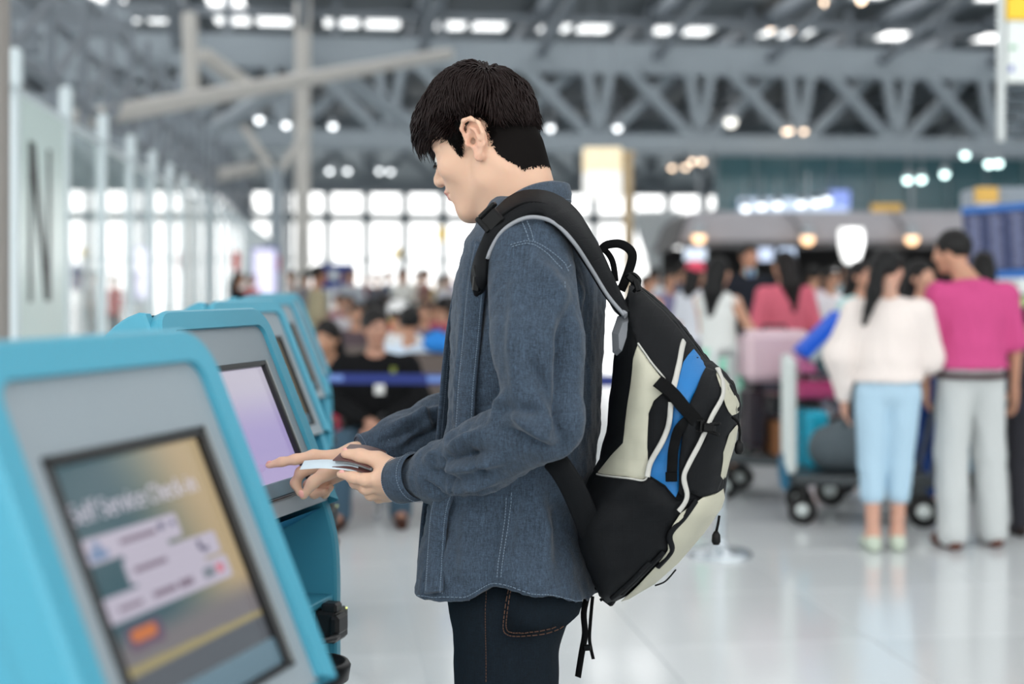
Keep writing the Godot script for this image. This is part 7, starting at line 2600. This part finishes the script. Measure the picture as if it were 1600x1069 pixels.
func build_overhead() -> void:
	var white := mat("white sign face", Color(0.86, 0.88, 0.87), 0.4)
	var yellow := mat("sign yellow", Color(0.95, 0.78, 0.16), 0.45)
	var grey := mat("canopy grey", Color(0.62, 0.61, 0.63), 0.55)
	var dark := mat("dark counter interior", Color(0.10, 0.095, 0.095), 0.7)
	var frame := mat("pale sign frame", Color(0.80, 0.82, 0.82), 0.4)
	# hanging sign at the upper right corner
	var o := thing("hanging_sign", "hanging sign with yellow and white panels on a pale pole at the upper corner", "sign", at(1564, 222, 9.5))
	var s := 9.5 / FOC
	part("pole", MB.new().smooth(true).lathe(PackedVector2Array([Vector2(0.0, 0.0), Vector2(0.024, 0.006), Vector2(0.027, 0.02), Vector2(0.027, 2.4)]), 18).done(), frame, o)
	part("yellow_panel", MB.new().box(Vector3(27 * s, 209 * s, 0), Vector3(40 * s, 38 * s, 0.08), Basis.IDENTITY, 0.006).done(), yellow, o)
	part("white_panel", MB.new().box(Vector3(27 * s, 140 * s, 0), Vector3(40 * s, 96 * s, 0.08), Basis.IDENTITY, 0.008).done(), white, o)
	part("green_mark", MB.new().prism(PackedVector2Array([Vector2(9 * s, 146 * s), Vector2(15 * s, 141 * s), Vector2(15 * s, 145 * s), Vector2(21 * s, 145 * s), Vector2(21 * s, 148 * s), Vector2(15 * s, 148 * s), Vector2(15 * s, 151 * s)]), 0.004, Transform3D(Basis.IDENTITY, Vector3(0, 0, 0.040))).done(), mat("sign green", Color(0.25, 0.62, 0.42), 0.5), o)
	part("blue_mark", MB.new().box(Vector3(13 * s, 113 * s, 0.041), Vector3(8 * s, 10 * s, 0.004), Basis.IDENTITY, 0.001).done(), mat("sign blue", Color(0.42, 0.46, 0.72), 0.5), o)
	for k in 5:
		part("slat", MB.new().box(Vector3(27 * s, (14 + 17 * k) * s, -0.02), Vector3(42 * s, 11 * s, 0.03), Basis(Vector3.RIGHT, 0.3), 0.004).done(), mat("slate slat", Color(0.28, 0.32, 0.35), 0.5), o)
	# yellow and white sign beyond the man
	o = thing("hanging_sign", "lit hanging sign, yellow above white, right of the man's collar", "sign", at(941, 311, 26.0))
	s = 26.0 / FOC
	part("white_panel", MB.new().box(Vector3(0, 21 * s, 0), Vector3(60 * s, 42 * s, 0.25), Basis.IDENTITY, 0.02).done(), glow("sign white glow", Color(1.0, 0.99, 0.96), 0.20), o)
	part("yellow_panel", MB.new().box(Vector3(0, 61 * s, 0), Vector3(60 * s, 38 * s, 0.25), Basis.IDENTITY, 0.02).done(), glow("sign yellow glow", Color(1.0, 0.86, 0.52), 0.20), o)
	part("hanger", MB.new().beam(Vector3(-0.2, 80 * s, 0), Vector3(-0.2, 80 * s + 7.3, 0), 0.014).beam(Vector3(0.2, 80 * s, 0), Vector3(0.2, 80 * s + 7.3, 0), 0.014).done(), mat("dull steel", Color.GRAY), o)
	var al := AreaLight3D.new()
	al.name = "light"
	al.area_size = Vector2(60 * s, 80 * s)
	al.light_color = Color(1.0, 0.93, 0.76)
	al.light_energy = 0.05
	al.area_range = 60.0
	al.shadow_enabled = true
	al.position = Vector3(0, 40 * s, 0.2)
	al.rotation.y = PI
	o.add_child(al)
	# posts and panels behind that sign
	o = thing("beige_post", "beige post standing behind the lit hanging sign", "post", floor_at(981, 27.0))
	part("shaft", MB.new().box(Vector3(0, 1.9, 0), Vector3(0.17, 3.8, 0.17), Basis.IDENTITY, 0.02).box(Vector3(0, 3.85, 0), Vector3(0.24, 0.1, 0.24), Basis.IDENTITY, 0.02).done(), mat("beige paint", Color(0.75, 0.66, 0.52), 0.5), o)
	# flared column
	o = thing("flared_column", "pale grey column flaring upwards beside the end of the canopy", "column", floor_at(1026, 30.0))
	part("shaft", MB.new().smooth(true).lathe(PackedVector2Array([Vector2(0.18, 0), Vector2(0.18, 1.6), Vector2(0.24, 1.95), Vector2(0.52, 2.75), Vector2(0.56, 2.9), Vector2(0, 2.92)]), 28).done(), mat("pale column paint", Color(0.66, 0.68, 0.69), 0.5), o)
	# the check-in canopy and its dark counters
	o = thing("check_in_canopy", "long grey check-in canopy over dark counters behind the queue", "canopy")
	var d := 24.0
	var a := at(1062, 378, d)
	var b := at(1660, 386, d)
	var top_ := at(1078, 331, d).y
	var dep := 3.0
	var pr := PackedVector2Array([Vector2(a.x, a.y), Vector2(at(1080, 331, d).x, top_), Vector2(b.x, top_), Vector2(b.x, a.y)])
	part("canopy", MB.new().prism(pr, dep, Transform3D(Basis.IDENTITY, Vector3(0, 0, -d - dep)), 0.02).done(), grey, o)
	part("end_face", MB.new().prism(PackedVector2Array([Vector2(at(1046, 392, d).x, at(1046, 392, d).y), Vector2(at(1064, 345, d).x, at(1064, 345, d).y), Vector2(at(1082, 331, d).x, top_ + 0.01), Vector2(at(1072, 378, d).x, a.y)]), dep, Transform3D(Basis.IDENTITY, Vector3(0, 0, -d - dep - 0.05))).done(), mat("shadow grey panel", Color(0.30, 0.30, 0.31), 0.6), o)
	for px in [1236, 1400, 1560]:
		part("seam_rib", MB.new().beam(at(px - 6, 332, d - 0.01), at(px + 26, 376, d - 0.01), 0.09, 0.04).done(), mat("canopy rib", Color(0.46, 0.46, 0.47), 0.6), o)
	part("lip", MB.new().box(Vector3((a.x + b.x) * 0.5, a.y - 0.05, -d + 0.02), Vector3(b.x - a.x, 0.10, 0.08), Basis.IDENTITY, 0.01).done(), mat("shadow grey panel", Color.GRAY), o)
	part("back_panel", MB.new().box(Vector3((a.x + b.x) * 0.5, a.y * 0.5 - 0.05, -d - dep + 0.1), Vector3(b.x - a.x, a.y, 0.1)).done(), dark, o)
	for k in 6:
		var x := lerpf(a.x + 0.6, b.x - 0.6, k / 5.0)
		part("counter", MB.new().box(Vector3(x, 0.52, -d - 0.8), Vector3(1.1, 1.04, 0.6), Basis.IDENTITY, 0.02).box(Vector3(x, 1.06, -d - 0.78), Vector3(1.2, 0.05, 0.7), Basis.IDENTITY, 0.01).done(), mat("counter grey", Color(0.38, 0.38, 0.40), 0.5), o)
	for q in [[1092, 371, 1.6], [1262, 373, 1.0], [1425, 373, 1.0]]:
		lamp(q[0], q[1], d - 0.35, 0.11, Color(1.0, 0.76, 0.52), 0.75, {1092: "warm oval lamp at the sloped end of the canopy's lower edge", 1262: "round warm lamp under the canopy above the woman with long dark hair", 1425: "round warm lamp under the canopy left of the pink shirted man's head"}[q[0]], "")
	for q in [[1086, 396, 34, 22, Color(0.86, 0.92, 1.0), "pale blue monitor under the canopy above the pink cap"], [1196, 395, 22, 26, Color(0.80, 0.87, 1.0), "pale blue monitor right of the suited man's head"], [1229, 394, 26, 20, Color(0.78, 0.87, 1.0), "pale blue monitor above the woman with long dark hair"]]:
		var m := thing("monitor", q[5], "monitor", at(q[0], q[1], d + 1.4))
		var sc := (d + 1.4) / FOC
		part("screen", MB.new().box(Vector3(0, 0, 0.03), Vector3(q[2] * sc, q[3] * sc, 0.01)).done(), glow("monitor glow " + (q[4] as Color).to_html(), q[4], 0.32), m)
		part("casing", MB.new().box(Vector3.ZERO, Vector3((q[2] + 4) * sc, (q[3] + 4) * sc, 0.05), Basis.IDENTITY, 0.01).done(), dark, m)
		part("bracket", MB.new().beam(Vector3(0, 0, -0.03), Vector3(0, 0.0, -1.5), 0.05).done(), dark, m)
	# white lantern sign
	o = thing("lantern_sign", "glowing white lantern sign standing above the heads left of the ponytail", "sign", at(1330, 412, 15.0))
	s = 15.0 / FOC
	part("lantern", MB.new().smooth(true).lathe(PackedVector2Array([Vector2(10 * s, 0), Vector2(15 * s, 10 * s), Vector2(20 * s, 30 * s), Vector2(20 * s, 50 * s), Vector2(17 * s, 56 * s), Vector2(0, 57 * s)]), 20).done(), glow("lantern glow", Color(1.0, 1.0, 0.99), 0.34), o)
	part("post", MB.new().beam(Vector3(0, 0, 0), Vector3(0, -1.62, 0), 0.05, 0.05, 0.01).done(), frame, o)
	var ol := OmniLight3D.new()
	ol.name = "light"
	ol.light_energy = 0.15
	ol.light_size = 0.1
	ol.omni_range = 40.0
	ol.omni_attenuation = 2.0
	ol.shadow_enabled = true
	ol.position = Vector3(0, 30 * s, 0.2)
	o.add_child(ol)
	for q in [[1385, 325, 48, 12, "yellow sign standing on the canopy's upper edge"], [1541, 305, 34, 24, "yellow sign by the blue departure board, beneath the grey fascia"]]:
		var y := thing("yellow_sign", q[4], "sign", at(q[0], q[1] + q[3] * 0.5, 24.2 if q[0] < 1500 else 13.05))
		var sc := (24.2 if q[0] < 1500 else 13.05) / FOC
		part("box", MB.new().box(Vector3(0, q[3] * sc * 0.5, 0), Vector3(q[2] * sc, q[3] * sc, 0.1), Basis.IDENTITY, 0.01).done(), mat("sign amber", Color(0.86, 0.68, 0.32), 0.5), y)
		part("foot", MB.new().box(Vector3(0, -0.01, 0), Vector3(q[2] * sc * 0.8, 0.03, 0.06)).done(), frame, y)
	# teal windows and cool light beyond the canopy
	o = thing("mezzanine_front", "teal glazed mezzanine front with a lit blue band above the canopy", "mezzanine")
	d = 58.0
	var teal := mat("teal glazing", Color(0.30, 0.45, 0.48), 0.15)
	var rail := mat("mezzanine rail", Color(0.45, 0.55, 0.58), 0.4)
	for k in 10:
		var x0 := 1120.0 + 60.0 * k
		part("glazing_panel", MB.new().box(at(x0 + 30, 285, d), Vector3(56 * d / FOC, 90 * d / FOC, 0.2), Basis.IDENTITY, 0.02).done(), teal, o)
		part("mullion", MB.new().box(at(x0, 285, d - 0.1), Vector3(0.12, 92 * d / FOC, 0.3)).done(), rail, o)
	part("sill", MB.new().box(at(1390, 333, d), Vector3(560 * d / FOC, 0.3, 0.5)).done(), rail, o)
	part("support_wall", MB.new().box(Vector3(at(1390, 333, d).x, at(0, 338, d).y * 0.5, -d - 0.2), Vector3(560 * d / FOC, at(0, 338, d).y, 0.3)).done(), mat("shadow grey panel", Color.GRAY), o)
	part("light_band", MB.new().box(at(1240, 320, d - 0.4), Vector3(170 * d / FOC, 20 * d / FOC, 0.1)).done(), glow("band light glow", Color(0.78, 0.87, 1.0), 0.22), o)
	part("blue_light_panel", MB.new().box(at(1310, 311, d - 0.6), Vector3(34 * d / FOC, 26 * d / FOC, 0.1)).done(), glow("blue panel light glow", Color(0.30, 0.50, 1.0), 0.22), o)
	for q in [[1165, 325], [1190, 322], [1215, 320], [1252, 318], [1275, 316], [1292, 312]]:
		lamp(q[0], q[1], d - 1.4, 0.16, Color(0.93, 0.97, 1.0), 1.0, "small white lamp in the bright line along the mezzanine, %s from the man's side" % {1165: "first", 1190: "second", 1215: "third", 1252: "fourth", 1275: "fifth", 1292: "last"}[q[0]], "white lamps along the mezzanine front")
	# departure board
	o = thing("departure_board", "big blue departure board hanging at the side above the pink shirted man", "display board", at(1574, 378, 12.0), -0.5)
	s = 12.0 / FOC
	var face := Basis(Vector3.BACK, 0.06)
	part("casing", MB.new().box(Vector3(0, 0, -0.06), Vector3(132 * s, 112 * s, 0.12), face, 0.01).done(), mat("board blue casing", Color(0.08, 0.20, 0.42), 0.45), o)
	part("header", MB.new().box(face * Vector3(0, 54 * s, 0.01), Vector3(132 * s, 10 * s, 0.03), face, 0.004).done(), mat("board bright blue", Color(0.10, 0.40, 0.72), 0.45), o)
	part("footer", MB.new().box(face * Vector3(-16 * s, -52 * s, 0.01), Vector3(90 * s, 14 * s, 0.03), face, 0.004).done(), mat("board bright blue", Color.BLUE), o)
	for k in 4:
		var c := part("column_panel", MB.new().box(face * Vector3((-48 + 32 * k) * s, 2 * s, 0.006), Vector3(27 * s, 92 * s, 0.012), face, 0.002).done(), mat("board dark column", Color(0.12, 0.15, 0.30), 0.35), o)
		var rows := MB.new()
		for j in 17:
			rows.box(face * Vector3((-48 + 32 * k + (j * 7 % 5 - 2) * 0.9) * s, (43 - 5.1 * j) * s, 0.0135), Vector3((14 + (j * 5 + k * 3) % 7) * s, 2.0 * s, 0.002), face)
		part("text_rows", rows.done(), mat("board text", Color(0.52, 0.55, 0.70), 0.5), c)
	part("bracket", MB.new().beam(Vector3(0.0, 0.26, -0.1), Vector3(0.1, 0.36, -1.25), 0.06).done(), frame, o)
	o = thing("grey_fascia", "smooth grey overhead fascia above the blue departure board", "fascia", at(1590, 312, 13.4))
	s = 13.4 / FOC
	part("panel", MB.new().box(Vector3(20 * s, 0, 0), Vector3(190 * s, 34 * s, 0.6), Basis.IDENTITY, 0.03).done(), mat("fascia paint", Color(0.52, 0.56, 0.60), 0.5), o)
	part("soffit_trim", MB.new().box(Vector3(20 * s, -18 * s, 0.28), Vector3(190 * s, 4 * s, 0.05), Basis.IDENTITY, 0.005).done(), frame, o)
	o = thing("counter_desk", "white counter with a pale green front at the picture's edge behind the pink shirt", "counter", floor_at(1612, 11.0))
	s = 11.0 / FOC
	var dy := EYE - (435 - HORIZON) * s
	part("worktop", MB.new().box(Vector3(0, dy - 0.06, 0), Vector3(0.42, 0.12, 0.6), Basis.IDENTITY, 0.01).done(), white, o)
	part("front", MB.new().box(Vector3(0, dy - 0.36, 0), Vector3(0.40, 0.44, 0.5), Basis.IDENTITY, 0.01).done(), mat("pale green front", Color(0.66, 0.80, 0.52), 0.5), o)
	part("ledge", MB.new().box(Vector3(0, dy - 0.61, 0), Vector3(0.42, 0.09, 0.6), Basis.IDENTITY, 0.01).done(), white, o)
	part("plinth", MB.new().box(Vector3(0, (dy - 0.65) * 0.5, 0), Vector3(0.38, dy - 0.65, 0.5)).done(), mat("counter grey", Color.GRAY), o)
	# left: blue board, lilac screen and red boards by the far facade
	o = thing("sign_board", "royal blue sign board over the waiting crowd beyond the last kiosk", "sign", floor_at(527, 30.0))
	s = 30.0 / FOC
	part("board", MB.new().box(at(527, 432, 30) - floor_at(527, 30.0), Vector3(56 * s, 40 * s, 0.1), Basis.IDENTITY, 0.02).done(), mat("royal blue board", Color(0.05, 0.20, 0.50), 0.5), o)
	part("white_mark", MB.new().box(at(522, 430, 30) - floor_at(527, 30.0) + Vector3(0, 0, 0.06), Vector3(12 * s, 14 * s, 0.02), Basis.IDENTITY, 0.01).done(), white, o)
	for x in [-0.3, 0.3]:
		part("leg", MB.new().beam(Vector3(x, 0, 0), Vector3(x, 1.4, 0), 0.06).done(), frame, o)
	o = thing("lit_panel", "tall lilac white display panel between the glass partition and the blue grey column", "display", floor_at(413, 30.0))
	part("screen", MB.new().box(at(413, 428, 30) - floor_at(413, 30.0), Vector3(34 * s, 76 * s, 0.08), Basis.IDENTITY, 0.01).done(), glow("display panel glow", Color(0.86, 0.84, 1.0), 0.26), o)
	part("frame", MB.new().box(at(413, 428, 30) - floor_at(413, 30.0) - Vector3(0, 0, 0.06), Vector3(40 * s, 84 * s, 0.06), Basis.IDENTITY, 0.01).done(), mat("display blue frame", Color(0.30, 0.34, 0.62), 0.5), o)
	part("stand", MB.new().beam(Vector3(0, 0, -0.05), Vector3(0, 1.4, -0.05), 0.12).done(), frame, o)
	for q in [[369, 408, 13, 30, "red banner just past the end of the glass partition"], [434, 412, 8, 24, "narrow red banner against the blue grey column"]]:
		var r := thing("banner", q[4], "banner", floor_at(q[0], 31.5))
		part("cloth", MB.new().box(at(q[0], q[1], 31.5) - floor_at(q[0], 31.5), Vector3(q[2] * s, q[3] * s, 0.03), Basis.IDENTITY, 0.005).done(), dye(Color(0.80, 0.26, 0.22)), r)
		part("pole", MB.new().beam(Vector3(0, 0, -0.03), Vector3(0, at(0, q[1] - q[3] * 0.5, 31.5).y, -0.03), 0.04).done(), frame, r)
	# panels and posts standing before the far facade, and yellow markers on it
	for q in [[690, 366, 14, 22, 40.0], [660, 380, 10, 14, 42.0], [620, 395, 12, 14, 44.0]]:
		var y := thing("yellow_sign", {690: "small yellow sign before the bright facade, close to the man's chin", 660: "small yellow sign before the bright facade, second from the man's chin", 620: "small yellow sign before the bright facade, farthest from the man's chin"}[q[0]], "sign", floor_at(q[0], q[4]))
		var sc: float = q[4] / FOC
		part("plate", MB.new().box(at(q[0], q[1], q[4]) - floor_at(q[0], q[4]), Vector3(q[2] * sc, q[3] * sc, 0.06), Basis.IDENTITY, 0.01).done(), mat("sign yellow", Color.YELLOW), y)
		part("pole", MB.new().beam(Vector3(0, 0, -0.05), Vector3(0, at(0, q[1], q[4]).y, -0.05), 0.06).done(), frame, y)

func _ready() -> void:
	rng.seed = 4711
	set_view()
	build_floor()
	build_shell()
	build_trusses()
	build_partition()
	build_lamps()
	build_kiosks()
	build_man()
	build_pack()
	build_held()
	build_people()
	build_floor_things()
	build_overhead()
